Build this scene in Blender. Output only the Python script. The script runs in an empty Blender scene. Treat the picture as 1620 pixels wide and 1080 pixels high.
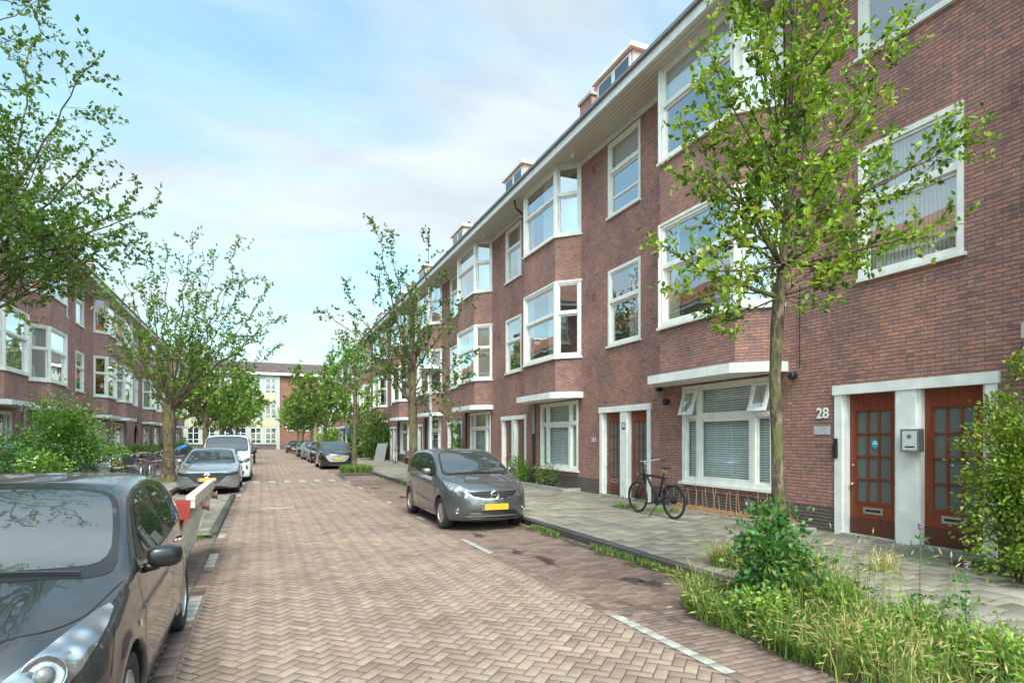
import bpy, bmesh, math, random
import numpy as np
from math import sin, cos, tan, atan, pi, radians, sqrt
from mathutils import Vector, Matrix

# ------------------------------------------------------------------ camera, sky, sun, exposure
SC = bpy.context.scene
COL = SC.collection
TH = math.atan(395/930)
cam_d = bpy.data.cameras.new("camera")
cam = bpy.data.objects.new("camera", cam_d); COL.objects.link(cam)
cam_d.sensor_width = 36; cam_d.lens = 930/1620*36
cam_d.shift_y = 154/1620; cam_d.clip_start = 0.05; cam_d.clip_end = 1500
cam.location = (0, 0, 1.75); cam.rotation_euler = (radians(90), 0, -TH)
SC.camera = cam
SC.view_settings.view_transform = 'Standard'; SC.view_settings.look = 'None'
SC.view_settings.exposure = 0.86; SC.view_settings.gamma = 1

SUN_EL, SUN_AZ = 50, 190      # azimuth clockwise from +Y
world = bpy.data.worlds.new("World"); SC.world = world; world.use_nodes = True
wt = world.node_tree; wn = wt.nodes; wl = wt.links
bg = wn["Background"]; bg.inputs[1].default_value = 0.12
sky = wn.new("ShaderNodeTexSky"); sky.sky_type = 'NISHITA'; sky.sun_disc = False
sky.sun_elevation = radians(SUN_EL); sky.sun_rotation = radians(SUN_AZ)
sky.air_density = 1.0; sky.dust_density = 2.0; sky.ozone_density = 1.2
tc = wn.new("ShaderNodeTexCoord"); sx = wn.new("ShaderNodeSeparateXYZ")
wl.new(tc.outputs["Generated"], sx.inputs[0])
ad = wn.new("ShaderNodeMath"); ad.operation = 'ADD'; ad.inputs[1].default_value = 0.22; wl.new(sx.outputs[2], ad.inputs[0])
mxz = wn.new("ShaderNodeMath"); mxz.operation = 'MAXIMUM'; mxz.inputs[1].default_value = 0.05; wl.new(ad.outputs[0], mxz.inputs[0])
dx = wn.new("ShaderNodeMath"); dx.operation = 'DIVIDE'; wl.new(sx.outputs[0], dx.inputs[0]); wl.new(mxz.outputs[0], dx.inputs[1])
dy = wn.new("ShaderNodeMath"); dy.operation = 'DIVIDE'; wl.new(sx.outputs[1], dy.inputs[0]); wl.new(mxz.outputs[0], dy.inputs[1])
cb = wn.new("ShaderNodeCombineXYZ"); wl.new(dx.outputs[0], cb.inputs[0]); wl.new(dy.outputs[0], cb.inputs[1])
nz = wn.new("ShaderNodeTexNoise"); nz.inputs["Scale"].default_value = 1.15; nz.inputs["Detail"].default_value = 5; nz.inputs["Roughness"].default_value = 0.5
nz.inputs["Distortion"].default_value = 0.35
mpn = wn.new("ShaderNodeMapping"); mpn.inputs["Location"].default_value = (3.3, 1.7, 0); mpn.inputs["Scale"].default_value = (0.75, 1.5, 1)
mpn.inputs["Rotation"].default_value = (0, 0, radians(20))
wl.new(cb.outputs[0], mpn.inputs[0]); wl.new(mpn.outputs[0], nz.inputs[0])
cr = wn.new("ShaderNodeValToRGB"); cr.color_ramp.elements[0].position = 0.40; cr.color_ramp.elements[1].position = 0.62
cr.color_ramp.elements[0].color = (0.22,)*3+(1,); cr.color_ramp.elements[1].color = (0.92,)*3+(1,)
wl.new(nz.outputs[0], cr.inputs[0])
mixs = wn.new("ShaderNodeMix"); mixs.data_type = 'RGBA'
tint = wn.new("ShaderNodeMix"); tint.data_type = 'RGBA'; tint.blend_type = 'MULTIPLY'; tint.inputs[0].default_value = 1.0
wl.new(sky.outputs[0], tint.inputs[6]); tint.inputs[7].default_value = (1.45, 2.02, 1.76, 1)
wl.new(cr.outputs[0], mixs.inputs[0]); wl.new(tint.outputs[2], mixs.inputs[6]); mixs.inputs[7].default_value = (3.85, 4.12, 4.3, 1)
# the cloud cover glows towards the (veiled) sun, which stands behind the camera
_sd = (math.sin(radians(SUN_AZ))*math.cos(radians(SUN_EL)), math.cos(radians(SUN_AZ))*math.cos(radians(SUN_EL)), math.sin(radians(SUN_EL)))
dt = wn.new("ShaderNodeVectorMath"); dt.operation = 'DOT_PRODUCT'; wl.new(tc.outputs["Generated"], dt.inputs[0]); dt.inputs[1].default_value = _sd
dm = wn.new("ShaderNodeMath"); dm.operation = 'MAXIMUM'; dm.inputs[1].default_value = 0; wl.new(dt.outputs["Value"], dm.inputs[0])
dp = wn.new("ShaderNodeMath"); dp.operation = 'POWER'; dp.inputs[1].default_value = 1.6; wl.new(dm.outputs[0], dp.inputs[0])
dg = wn.new("ShaderNodeMath"); dg.operation = 'MULTIPLY_ADD'; dg.inputs[1].default_value = 1.8; dg.inputs[2].default_value = 1.0; wl.new(dp.outputs[0], dg.inputs[0])
gl_ = wn.new("ShaderNodeVectorMath"); gl_.operation = 'SCALE'; nz2 = wn.new("ShaderNodeTexNoise"); nz2.inputs["Scale"].default_value = 3.1; nz2.inputs["Detail"].default_value = 6; nz2.inputs["Roughness"].default_value = 0.55; nz2.inputs["Distortion"].default_value = 0.5
wl.new(mpn.outputs[0], nz2.inputs[0])
cm = wn.new("ShaderNodeMapRange"); cm.inputs["From Min"].default_value = 0.35; cm.inputs["From Max"].default_value = 0.68; cm.inputs["To Min"].default_value = 0.93; cm.inputs["To Max"].default_value = 1.12; wl.new(nz2.outputs[0], cm.inputs[0])
mm = wn.new("ShaderNodeMath"); mm.operation = 'MULTIPLY'; wl.new(dg.outputs[0], mm.inputs[0]); wl.new(cm.outputs[0], mm.inputs[1])
wl.new(mixs.outputs[2], gl_.inputs[0]); wl.new(mm.outputs[0], gl_.inputs["Scale"])
wl.new(gl_.outputs[0], bg.inputs[0])

sun_d = bpy.data.lights.new("sun", 'SUN'); sun_d.energy = 2.4; sun_d.angle = radians(26); sun_d.color = (1, 0.95, 0.88)
sun = bpy.data.objects.new("sun", sun_d); COL.objects.link(sun)
_a, _e = radians(SUN_AZ), radians(SUN_EL)
sun.rotation_euler = Vector((sin(_a)*cos(_e), cos(_a)*cos(_e), sin(_e))).to_track_quat('Z', 'Y').to_euler()

# ------------------------------------------------------------------ helpers
def pix(px, py, d):
    """point seen at pixel (px,py) of the 1620x1080 photograph at depth d"""
    u = (px-810)*d/930; z = 1.75+(694-py)*d/930
    return Vector((u*cos(TH)+d*sin(TH), d*cos(TH)-u*sin(TH), z))

class MB:
    def __init__(s, fn=None, flip=False):
        s.v = []; s.f = []; s.m = []; s.fn = fn; s.flip = flip
    def add(s, vs, fs, m=0):
        o = len(s.v)
        if s.fn: vs = [s.fn(*p) for p in vs]
        s.v.extend([tuple(p) for p in vs])
        for f in fs:
            s.f.append(tuple(o+i for i in (reversed(f) if s.flip else f))); s.m.append(m)
    def box(s, x0, x1, y0, y1, z0, z1, m=0):
        s.add([(x0,y0,z0),(x1,y0,z0),(x1,y1,z0),(x0,y1,z0),(x0,y0,z1),(x1,y0,z1),(x1,y1,z1),(x0,y1,z1)],
              [(0,3,2,1),(4,5,6,7),(0,1,5,4),(1,2,6,5),(2,3,7,6),(3,0,4,7)], m)
    def quad(s, a, b, c, d, m=0): s.add([a,b,c,d], [(0,1,2,3)], m)
    def prism(s, poly, z0, z1, m=0, ztop=None):
        n = len(poly)
        vs = [(p[0],p[1],z0) for p in poly]+[(p[0],p[1],z1) for p in poly]
        fs = [tuple(range(n-1,-1,-1)), tuple(range(n,2*n))]+[(i,(i+1)%n,n+(i+1)%n,n+i) for i in range(n)]
        s.add(vs, fs, m)
    def tube(s, pts, r, n=8, m=0, cap=True):
        pts = [Vector(p) for p in pts]
        rs = r if isinstance(r, (list, tuple)) else [r]*len(pts)
        vs = []; fs = []
        up = Vector((0,0,1))
        t0 = (pts[1]-pts[0]).normalized()
        a = t0.cross(up)
        if a.length < 0.05: a = t0.cross(Vector((1,0,0)))
        a.normalize()
        for i, p in enumerate(pts):
            if i == 0: t = pts[1]-pts[0]
            elif i == len(pts)-1: t = pts[-1]-pts[-2]
            else: t = pts[i+1]-pts[i-1]
            t.normalize()
            a = (a - t*a.dot(t)); a.normalize()
            b = t.cross(a)
            for k in range(n):
                th = 2*pi*k/n
                vs.append(p+(a*cos(th)+b*sin(th))*rs[i])
        for i in range(len(pts)-1):
            for k in range(n):
                fs.append((i*n+k, i*n+(k+1)%n, (i+1)*n+(k+1)%n, (i+1)*n+k))
        if cap:
            fs.append(tuple(range(n-1,-1,-1))); fs.append(tuple((len(pts)-1)*n+k for k in range(n)))
        s.add(vs, fs, m)
    def lathe(s, prof, n=20, m=0, c=(0,0,0), axis='z'):
        vs = []; fs = []
        for (r, z) in prof:
            for k in range(n):
                a = 2*pi*k/n
                if axis == 'z': vs.append((c[0]+r*cos(a), c[1]+r*sin(a), c[2]+z))
                elif axis == 'y': vs.append((c[0]+r*cos(a), c[1]+z, c[2]+r*sin(a)))
                else: vs.append((c[0]+z, c[1]+r*cos(a), c[2]+r*sin(a)))
        for i in range(len(prof)-1):
            for k in range(n):
                fs.append((i*n+k, i*n+(k+1)%n, (i+1)*n+(k+1)%n, (i+1)*n+k))
        s.add(vs, fs, m)
    def sphere(s, c, r, n=10, m=0, sz=1):
        prof = [(max(r*sin(pi*i/n), 1e-4), -r*cos(pi*i/n)*sz) for i in range(n+1)]
        s.lathe(prof, n+2, m, c)
    def build(s, name, mats, parent=None, smooth=False, recalc=False):
        me = bpy.data.meshes.new(name)
        if not s.v: s.v = [(0,0,0)]
        me.from_pydata(s.v, [], s.f)
        if not isinstance(mats, (list, tuple)): mats = [mats]
        for m in mats: me.materials.append(m)
        if s.f:
            me.polygons.foreach_set('material_index', s.m)
            if smooth: me.polygons.foreach_set('use_smooth', [True]*len(s.f))
        if recalc:
            bm = bmesh.new(); bm.from_mesh(me); bmesh.ops.recalc_face_normals(bm, faces=bm.faces); bm.to_mesh(me); bm.free()
        boxuv(me)
        o = bpy.data.objects.new(name, me); COL.objects.link(o)
        if parent: o.parent = parent
        return o

def boxuv(me):
    nl = len(me.loops); npoly = len(me.polygons)
    if not nl: return
    co = np.empty(len(me.vertices)*3); me.vertices.foreach_get('co', co); co = co.reshape(-1,3)
    li = np.empty(nl, dtype=np.int32); me.loops.foreach_get('vertex_index', li)
    nn = np.empty(npoly*3); me.polygons.foreach_get('normal', nn); nn = nn.reshape(-1,3)
    lt = np.empty(npoly, dtype=np.int32); me.polygons.foreach_get('loop_total', lt)
    pn = np.repeat(nn, lt, axis=0); p = co[li]
    hor = np.stack([-pn[:,1], pn[:,0]], 1); ln = np.linalg.norm(hor, axis=1); ln[ln<1e-6] = 1
    hor /= ln[:,None]
    flip = np.where((hor[:,1]<-1e-3), -1, 1)
    u = (p[:,0]*hor[:,0]+p[:,1]*hor[:,1])*flip; v = p[:,2].copy()
    top = np.abs(pn[:,2])>0.72
    u[top] = p[top,0]; v[top] = p[top,1]
    uv = me.uv_layers.new(name="UVMap")
    uv.data.foreach_set('uv', np.stack([u,v],1).ravel())

def npmesh(name, V, Fq, mats, parent=None, rnd=None, smooth=False, uv=False, fmat=None):
    """mesh from numpy arrays; Fq (n,k) faces; rnd = per-vertex colour attribute"""
    me = bpy.data.meshes.new(name)
    V = np.asarray(V, dtype=np.float32); Fq = np.asarray(Fq, dtype=np.int32)
    k = Fq.shape[1]
    me.vertices.add(len(V)); me.vertices.foreach_set('co', V.ravel())
    me.loops.add(Fq.size); me.loops.foreach_set('vertex_index', Fq.ravel())
    me.polygons.add(len(Fq)); me.polygons.foreach_set('loop_start', np.arange(0, Fq.size, k, dtype=np.int32))
    me.polygons.foreach_set('loop_total', np.full(len(Fq), k, dtype=np.int32))
    if not isinstance(mats, (list, tuple)): mats = [mats]
    for m in mats: me.materials.append(m)
    if fmat is not None: me.polygons.foreach_set('material_index', np.asarray(fmat, dtype=np.int32))
    if smooth: me.polygons.foreach_set('use_smooth', np.ones(len(Fq), dtype=bool))
    me.update(calc_edges=True); me.validate()
    if rnd is not None:
        at = me.color_attributes.new('rnd', 'FLOAT_COLOR', 'POINT')
        c = np.ones((len(V),4), dtype=np.float32); c[:,:rnd.shape[1]] = rnd
        at.data.foreach_set('color', c.ravel())
    if uv: boxuv(me)
    o = bpy.data.objects.new(name, me); COL.objects.link(o)
    if parent: o.parent = parent
    return o

def tag(o, label=None, cat=None, group=None, kind=None):
    if label: o['label'] = label
    if cat: o['category'] = cat
    if group: o['group'] = group
    if kind: o['kind'] = kind
    return o
def thing(name, label, cat, loc=(0,0,0), rz=0, group=None):
    o = bpy.data.objects.new(name, None); COL.objects.link(o)
    o.location = loc; o.rotation_euler = (0,0,rz); o.empty_display_size = 0.3
    return tag(o, label, cat, group)
KIDS = {}
def copy_tree(o, parent=None):
    c = o.copy(); COL.objects.link(c)
    if parent: c.parent = parent
    for ch in [x for x in COL.objects if x.parent == o]: copy_tree(ch, c)
    return c

# ------------------------------------------------------------------ materials
def principled(name, col, rough=0.6, metal=0, spec=0.5):
    m = bpy.data.materials.new(name); m.use_nodes = True
    b = m.node_tree.nodes["Principled BSDF"]
    b.inputs["Base Color"].default_value = (*col, 1); b.inputs["Roughness"].default_value = rough
    b.inputs["Metallic"].default_value = metal; b.inputs["Specular IOR Level"].default_value = spec
    return m, m.node_tree.nodes, m.node_tree.links, b
def nd(N, t, **kw):
    n = N.new(t)
    for k, v in kw.items(): setattr(n, k, v)
    return n
def ramp(N, stops):
    r = N.new("ShaderNodeValToRGB"); e = r.color_ramp.elements
    while len(e) < len(stops): e.new(0.5)
    for i, (p, c) in enumerate(stops): e[i].position = p; e[i].color = (*c, 1)
    return r
def mix(N, L, a, b, f, mode='MIX'):
    n = N.new("ShaderNodeMix"); n.data_type = 'RGBA'; n.blend_type = mode
    for s, val in ((0, f), (6, a), (7, b)):
        if isinstance(val, (int, float)): n.inputs[s].default_value = val
        elif isinstance(val, tuple): n.inputs[s].default_value = (*val, 1)
        else: L.new(val, n.inputs[s])
    return n.outputs[2]
def noise(N, L, scale, detail=4, vec=None, rough=0.55):
    n = N.new("ShaderNodeTexNoise"); n.inputs["Scale"].default_value = scale; n.inputs["Detail"].default_value = detail
    n.inputs["Roughness"].default_value = rough
    if vec is not None: L.new(vec, n.inputs[0])
    return n.outputs[0]
def bump(N, L, b, h, strength=0.3, dist=0.01):
    n = N.new("ShaderNodeBump"); n.inputs["Strength"].default_value = strength; n.inputs["Distance"].default_value = dist
    L.new(h, n.inputs["Height"]); L.new(n.outputs[0], b.inputs["Normal"]); return n
def objcoord(N): return N.new("ShaderNodeTexCoord").outputs["Object"]

def simple(name, col, rough=0.6, var=0.12, scale=6, metal=0, bmp=0.0, spec=0.5, bscale=60):
    m, N, L, b = principled(name, col, rough, metal, spec)
    oc = objcoord(N)
    f = noise(N, L, scale, 5, oc)
    r = ramp(N, [(0.3, tuple(c*(1-var) for c in col)), (0.7, tuple(min(1, c*(1+var)) for c in col))])
    L.new(f, r.inputs[0]); L.new(r.outputs[0], b.inputs["Base Color"])
    if bmp: bump(N, L, b, noise(N, L, bscale, 3, oc), bmp, 0.004)
    return m

def brickmat(name, cols, mortar, bw=0.215, bh=0.0615, ms=0.0045, tint=(1,1,1)):
    m, N, L, b = principled(name, cols[0], 0.85)
    uv = N.new("ShaderNodeUVMap").outputs[0]
    # wavy courses: tiny distortion of the coordinate
    nv = nd(N, "ShaderNodeTexNoise"); nv.inputs["Scale"].default_value = 7; L.new(uv, nv.inputs[0])
    sb = nd(N, "ShaderNodeVectorMath", operation='MULTIPLY_ADD'); L.new(nv.outputs[1], sb.inputs[0]); sb.inputs[1].default_value = (0.012,0.007,0); L.new(uv, sb.inputs[2])
    t = nd(N, "ShaderNodeTexBrick"); L.new(sb.outputs[0], t.inputs[0])
    t.inputs["Color1"].default_value = (1,1,1,1); t.inputs["Color2"].default_value = (0,0,0,1); t.inputs["Mortar"].default_value = (0.5,0.5,0.5,1)
    t.inputs["Scale"].default_value = 1; t.inputs["Mortar Size"].default_value = ms; t.inputs["Mortar Smooth"].default_value = 0.35
    t.inputs["Brick Width"].default_value = bw; t.inputs["Row Height"].default_value = bh
    n = len(cols)
    t2 = nd(N, "ShaderNodeTexBrick"); L.new(sb.outputs[0], t2.inputs[0]); t2.offset = 0.37; t2.offset_frequency = 3
    t2.inputs["Color1"].default_value = (1,1,1,1); t2.inputs["Color2"].default_value = (0,0,0,1); t2.inputs["Mortar"].default_value = (0.5,0.5,0.5,1)
    t2.inputs["Scale"].default_value = 1; t2.inputs["Mortar Size"].default_value = 0.0; t2.inputs["Brick Width"].default_value = bw*0.63; t2.inputs["Row Height"].default_value = bh
    rv = mix(N, L, t.outputs[0], t2.outputs[0], 0.42)
    r = ramp(N, [((i+0.5)/n, c) for i, c in enumerate(cols)]); L.new(rv, r.inputs[0])
    big = noise(N, L, 0.9, 5, uv)
    rb = ramp(N, [(0.34, (0.76,0.76,0.80)), (0.66, (1.18,1.12,1.08))]); L.new(big, rb.inputs[0])
    c1 = mix(N, L, r.outputs[0], rb.outputs[0], 1.0, 'MULTIPLY')
    mpf = nd(N, "ShaderNodeMapping"); mpf.inputs["Scale"].default_value = (0.55, 1.6, 1); L.new(uv, mpf.inputs[0]); fine = noise(N, L, 32, 5, mpf.outputs[0], 0.65)
    rf = ramp(N, [(0.3, (0.66,)*3), (0.7, (1.30,)*3)]); L.new(fine, rf.inputs[0])
    c2 = mix(N, L, c1, rf.outputs[0], 1.0, 'MULTIPLY')
    # vertical streaks of dirt / lime
    mp = nd(N, "ShaderNodeMapping"); mp.inputs["Scale"].default_value = (2.2, 0.25, 1); L.new(uv, mp.inputs[0])
    st = noise(N, L, 1.4, 5, mp.outputs[0])
    rs = ramp(N, [(0.55, (0,0,0)), (0.8, (0.35,)*3)]); L.new(st, rs.inputs[0])
    c3 = mix(N, L, c2, (0.20,0.155,0.14), rs.outputs[0])
    # deep dark bed joints
    sy = nd(N, "ShaderNodeSeparateXYZ"); L.new(sb.outputs[0], sy.inputs[0])
    dv = nd(N, "ShaderNodeMath", operation='DIVIDE'); L.new(sy.outputs[1], dv.inputs[0]); dv.inputs[1].default_value = bh
    frc = nd(N, "ShaderNodeMath", operation='FRACT'); L.new(dv.outputs[0], frc.inputs[0])
    rj = ramp(N, [(0.0,(1,1,1)),(0.10,(0.75,)*3),(0.17,(0,0,0)),(0.97,(0,0,0)),(1.0,(1,1,1))]); L.new(frc.outputs[0], rj.inputs[0])
    mj = nd(N, "ShaderNodeMath", operation='MAXIMUM'); hj = nd(N, "ShaderNodeMath", operation='MULTIPLY'); L.new(t.outputs[1], hj.inputs[0]); hj.inputs[1].default_value = 0.7
    L.new(hj.outputs[0], mj.inputs[0]); L.new(rj.outputs[0], mj.inputs[1])
    c4 = mix(N, L, c3, mortar, mj.outputs[0])
    c5 = mix(N, L, c4, tint, 1.0, 'MULTIPLY')
    L.new(c5, b.inputs["Base Color"])
    inv = nd(N, "ShaderNodeMath", operation='MULTIPLY_ADD'); L.new(t.outputs[1], inv.inputs[0]); inv.inputs[1].default_value = -1.0; 
    L.new(fine, inv.inputs[2])
    bump(N, L, b, inv.outputs[0], 0.55, 0.012)
    return m

BR = [(0.217,0.124,0.108),(0.324,0.167,0.136),(0.400,0.190,0.146),(0.335,0.187,0.154),(0.255,0.144,0.125),(0.465,0.219,0.156),(0.314,0.167,0.139),(0.378,0.198,0.156)]
M = {}
M['brick'] = brickmat('wall_brick', BR, (0.045,0.034,0.030))
M['brick_plinth'] = brickmat('plinth_brick', [(0.075,0.05,0.046),(0.10,0.062,0.055),(0.085,0.055,0.052),(0.12,0.07,0.06)], (0.22,0.2,0.18))
M['brick_left'] = brickmat('wall_brick_shade_lifted', [(c[0]*1.2,c[1]*1.25,c[2]*1.28) for c in BR], (0.10,0.078,0.066))  # same brick, colour lightened to offset the shade on the left terrace
M['brick_orange'] = brickmat('orange_brick', [(0.21,0.085,0.052),(0.245,0.10,0.06),(0.185,0.075,0.046)], (0.17,0.12,0.10))
M['white'] = simple('white_paint', (0.72,0.70,0.64), 0.42, 0.10, 5)
M['white2'] = simple('white_paint_cool', (0.72,0.71,0.67), 0.45, 0.12, 4)
M['cream'] = simple('cream_paint', (0.68,0.62,0.48), 0.5, 0.06, 3)
M['concrete'] = simple('concrete', (0.30,0.28,0.25), 0.9, 0.25, 8, bmp=0.4)
M['black'] = simple('black_plastic', (0.018,0.018,0.02), 0.45, 0.1, 5)
M['blackmetal'] = simple('black_paint', (0.02,0.02,0.022), 0.35, 0.1, 5)
M['rubber'] = simple('tyre_rubber', (0.022,0.022,0.023), 0.8, 0.2, 8)
M['grey'] = simple('grey_paint', (0.30,0.31,0.31), 0.5, 0.08, 4)
M['steel'] = simple('brushed_steel', (0.50,0.51,0.52), 0.32, 0.06, 8, metal=0.9)
M['chrome'] = simple('chrome', (0.75,0.76,0.78), 0.12, 0.02, 8, metal=1.0)
M['brass'] = simple('brass', (0.55,0.42,0.22), 0.35, 0.1, 8, metal=0.8)
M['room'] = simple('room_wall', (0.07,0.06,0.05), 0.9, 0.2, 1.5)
M['tile'] = brickmat('roof_tile', [(0.30,0.10,0.055),(0.36,0.13,0.07),(0.26,0.09,0.05)], (0.08,0.04,0.03), bw=0.22, bh=0.30, ms=0.02)
M['tile_dark'] = brickmat('roof_tile_brown', [(0.075,0.052,0.048),(0.095,0.062,0.055),(0.065,0.046,0.044)], (0.03,0.024,0.022), bw=0.25, bh=0.35, ms=0.02)
M['lead'] = simple('lead_grey', (0.17,0.17,0.18), 0.6, 0.15, 2)

def soffit_mat():
    m, N, L, b = principled('soffit_board', (0.5,0.45,0.36), 0.6)
    uv = N.new("ShaderNodeUVMap").outputs[0]
    w = nd(N, "ShaderNodeTexWave"); w.wave_type = 'BANDS'; w.bands_direction = 'X'; w.inputs["Scale"].default_value = 2.6; w.inputs["Distortion"].default_value = 0
    L.new(uv, w.inputs[0])
    r = ramp(N, [(0.0, (0.20,0.18,0.14)), (0.07, (0.56,0.52,0.44)), (1, (0.60,0.56,0.47))]); L.new(w.outputs[1], r.inputs[0])
    L.new(r.outputs[0], b.inputs["Base Color"]); return m
M['soffit'] = soffit_mat()

def wood_mat(name, c0, c1, rough=0.28, sc=(14, 14, 1.2)):
    m, N, L, b = principled(name, c0, rough)
    mp = nd(N, "ShaderNodeMapping"); mp.inputs["Scale"].default_value = sc; L.new(objcoord(N), mp.inputs[0])
    f = noise(N, L, 2.5, 6, mp.outputs[0], 0.6)
    r = ramp(N, [(0.3, c0), (0.7, c1)]); L.new(f, r.inputs[0]); L.new(r.outputs[0], b.inputs["Base Color"])
    b.inputs["Coat Weight"].default_value = 0.25; b.inputs["Coat Roughness"].default_value = 0.15
    return m
M['door_wood'] = wood_mat('varnished_door', (0.12,0.022,0.008), (0.25,0.050,0.014))
M['door_wood2'] = wood_mat('varnished_door_orange', (0.17,0.035,0.009), (0.33,0.085,0.022))
M['door_kick'] = wood_mat('kick_board', (0.07,0.018,0.011), (0.12,0.032,0.018))
M['plank'] = wood_mat('weathered_plank', (0.16,0.10,0.06), (0.26,0.17,0.11), 0.8)
M['bamboo'] = simple('bamboo', (0.42,0.24,0.12), 0.6, 0.3, 30)

def glass_mat(name, tint=(0.8,0.85,0.85), refl=0.18, rough=0.0, wob=True):
    m = bpy.data.materials.new(name); m.use_nodes = True; N = m.node_tree.nodes; L = m.node_tree.links
    for n in list(N):
        if n.type == 'BSDF_PRINCIPLED': N.remove(n)
    out = [n for n in N if n.type == 'OUTPUT_MATERIAL'][0]
    tr = nd(N, "ShaderNodeBsdfTransparent"); tr.inputs[0].default_value = (*tint, 1)
    gl = nd(N, "ShaderNodeBsdfGlossy"); gl.inputs["Roughness"].default_value = rough; gl.inputs[0].default_value = (1,1,1,1)
    fr = nd(N, "ShaderNodeLayerWeight"); fr.inputs[0].default_value = 0.5
    pw = nd(N, "ShaderNodeMath", operation='POWER'); L.new(fr.outputs[1], pw.inputs[0]); pw.inputs[1].default_value = 3.5
    ma = nd(N, "ShaderNodeMath", operation='MULTIPLY_ADD'); ma.use_clamp = True
    L.new(pw.outputs[0], ma.inputs[0]); ma.inputs[1].default_value = 0.85; ma.inputs[2].default_value = refl
    mx = nd(N, "ShaderNodeMixShader"); L.new(ma.outputs[0], mx.inputs[0]); L.new(tr.outputs[0], mx.inputs[1]); L.new(gl.outputs[0], mx.inputs[2])
    if wob:
        bn = nd(N, "ShaderNodeBump"); bn.inputs["Strength"].default_value = 0.06; bn.inputs["Distance"].default_value = 0.05
        f = noise(N, L, 1.1, 1, objcoord(N)); L.new(f, bn.inputs["Height"]); L.new(bn.outputs[0], gl.inputs["Normal"])
    L.new(mx.outputs[0], out.inputs[0]); return m
M['pane'] = glass_mat('window_glass', refl=0.36)
M['pane_dim'] = glass_mat('window_glass_dim', refl=0.10)
def frosted():
    m, N, L, b = principled('frosted_glass', (0.11,0.125,0.115), 0.32)
    bump(N, L, b, noise(N, L, 180, 2, objcoord(N)), 0.3, 0.002); return m
M['frosted'] = frosted()

def curtain_mat(name, c, folds=34, trans=0.3):
    m, N, L, b = principled(name, c, 0.9)
    w = nd(N, "ShaderNodeTexWave"); w.wave_type = 'BANDS'; w.bands_direction = 'X'; w.inputs["Scale"].default_value = folds/6.28*0.9; w.inputs["Distortion"].default_value = 1.6
    w.inputs["Detail Scale"].default_value = 0.5
    L.new(N.new("ShaderNodeUVMap").outputs[0], w.inputs[0])
    bump(N, L, b, w.outputs[1], 1.0, 0.05)
    return m
M['curtain'] = curtain_mat('net_curtain', (0.85,0.84,0.80))
M['curtain_dim'] = curtain_mat('linen_curtain', (0.78,0.70,0.57))
M['curtain_red'] = curtain_mat('red_curtain', (0.30,0.03,0.03))
def blind_mat():
    m, N, L, b = principled('slat_blind', (0.5,0.52,0.5), 0.6)
    mp = nd(N, "ShaderNodeMapping"); mp.inputs["Rotation"].default_value = (0,0,radians(90)); L.new(N.new("ShaderNodeUVMap").outputs[0], mp.inputs[0])
    w = nd(N, "ShaderNodeTexWave"); w.wave_type = 'BANDS'; w.bands_direction = 'X'; w.inputs["Scale"].default_value = 6.2; w.inputs["Distortion"].default_value = 0
    L.new(mp.outputs[0], w.inputs[0])
    r = ramp(N, [(0.10, (0.08,0.08,0.08)), (0.3, (0.80,0.82,0.80))]); L.new(w.outputs[1], r.inputs[0]); L.new(r.outputs[0], b.inputs["Base Color"]); return m
M['blind'] = blind_mat()
M['roller'] = simple('roller_blind', (0.72,0.72,0.70), 0.8, 0.03, 2)
# ------------------------------------------------------------------ ground
def attr_mat(name, stops, rough=0.9, fine=120, fineamt=0.3, big=None, bumpd=0.002):
    """colour from per-brick random value (attribute rnd.r) through a ramp, mottled; rnd.g = wear"""
    m, N, L, b = principled(name, stops[0][1], rough, 0, 0.25)
    a = nd(N, "ShaderNodeAttribute"); a.attribute_name = 'rnd'
    sp = nd(N, "ShaderNodeSeparateColor"); L.new(a.outputs[0], sp.inputs[0])
    r = ramp(N, stops); L.new(sp.outputs[0], r.inputs[0])
    oc = objcoord(N)
    f = noise(N, L, fine, 3, oc, 0.7)
    rf = ramp(N, [(0.3, (1-fineamt,)*3), (0.7, (1+fineamt,)*3)]); L.new(f, rf.inputs[0])
    c = mix(N, L, r.outputs[0], rf.outputs[0], 1.0, 'MULTIPLY')
    f2 = noise(N, L, 0.55, 6, oc, 0.6)
    r2 = ramp(N, [(0.3, (0.74,0.73,0.72)), (0.5, (1,1,1)), (0.72, (1.16,1.13,1.06))]); L.new(f2, r2.inputs[0])
    c = mix(N, L, c, r2.outputs[0], 1.0, 'MULTIPLY')
    if big:
        f3 = noise(N, L, 0.9, 5, oc, 0.65); r3 = ramp(N, [(0.57, (0,0,0)), (0.66, (0.8,)*3)]); L.new(f3, r3.inputs[0])
        c = mix(N, L, c, big, r3.outputs[0])
    L.new(c, b.inputs["Base Color"])
    bump(N, L, b, f, 0.5, bumpd)
    return m
M['klinker'] = attr_mat('paving_brick', [(0,(0.222,0.155,0.125)),(0.3,(0.236,0.166,0.133)),(0.55,(0.244,0.175,0.141)),(0.8,(0.236,0.172,0.140)),(1,(0.254,0.185,0.149))], fine=150, fineamt=0.35)
M['klinker_red'] = attr_mat('parking_brick', [(0,(0.130,0.085,0.073)),(0.5,(0.17,0.115,0.098)),(1,(0.215,0.148,0.126))], fine=120, big=(0.06,0.045,0.04))
M['slab'] = attr_mat('pavement_slab', [(0,(0.155,0.135,0.110)),(0.5,(0.195,0.172,0.143)),(1,(0.25,0.222,0.186))], fine=90, big=(0.15,0.14,0.085))
M['kerb'] = attr_mat('kerb_stone', [(0,(0.11,0.105,0.10)),(1,(0.19,0.18,0.17))], fine=70)
M['mark'] = simple('road_paint', (0.29,0.27,0.24), 0.85, 0.35, 11, bmp=0.4)
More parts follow.
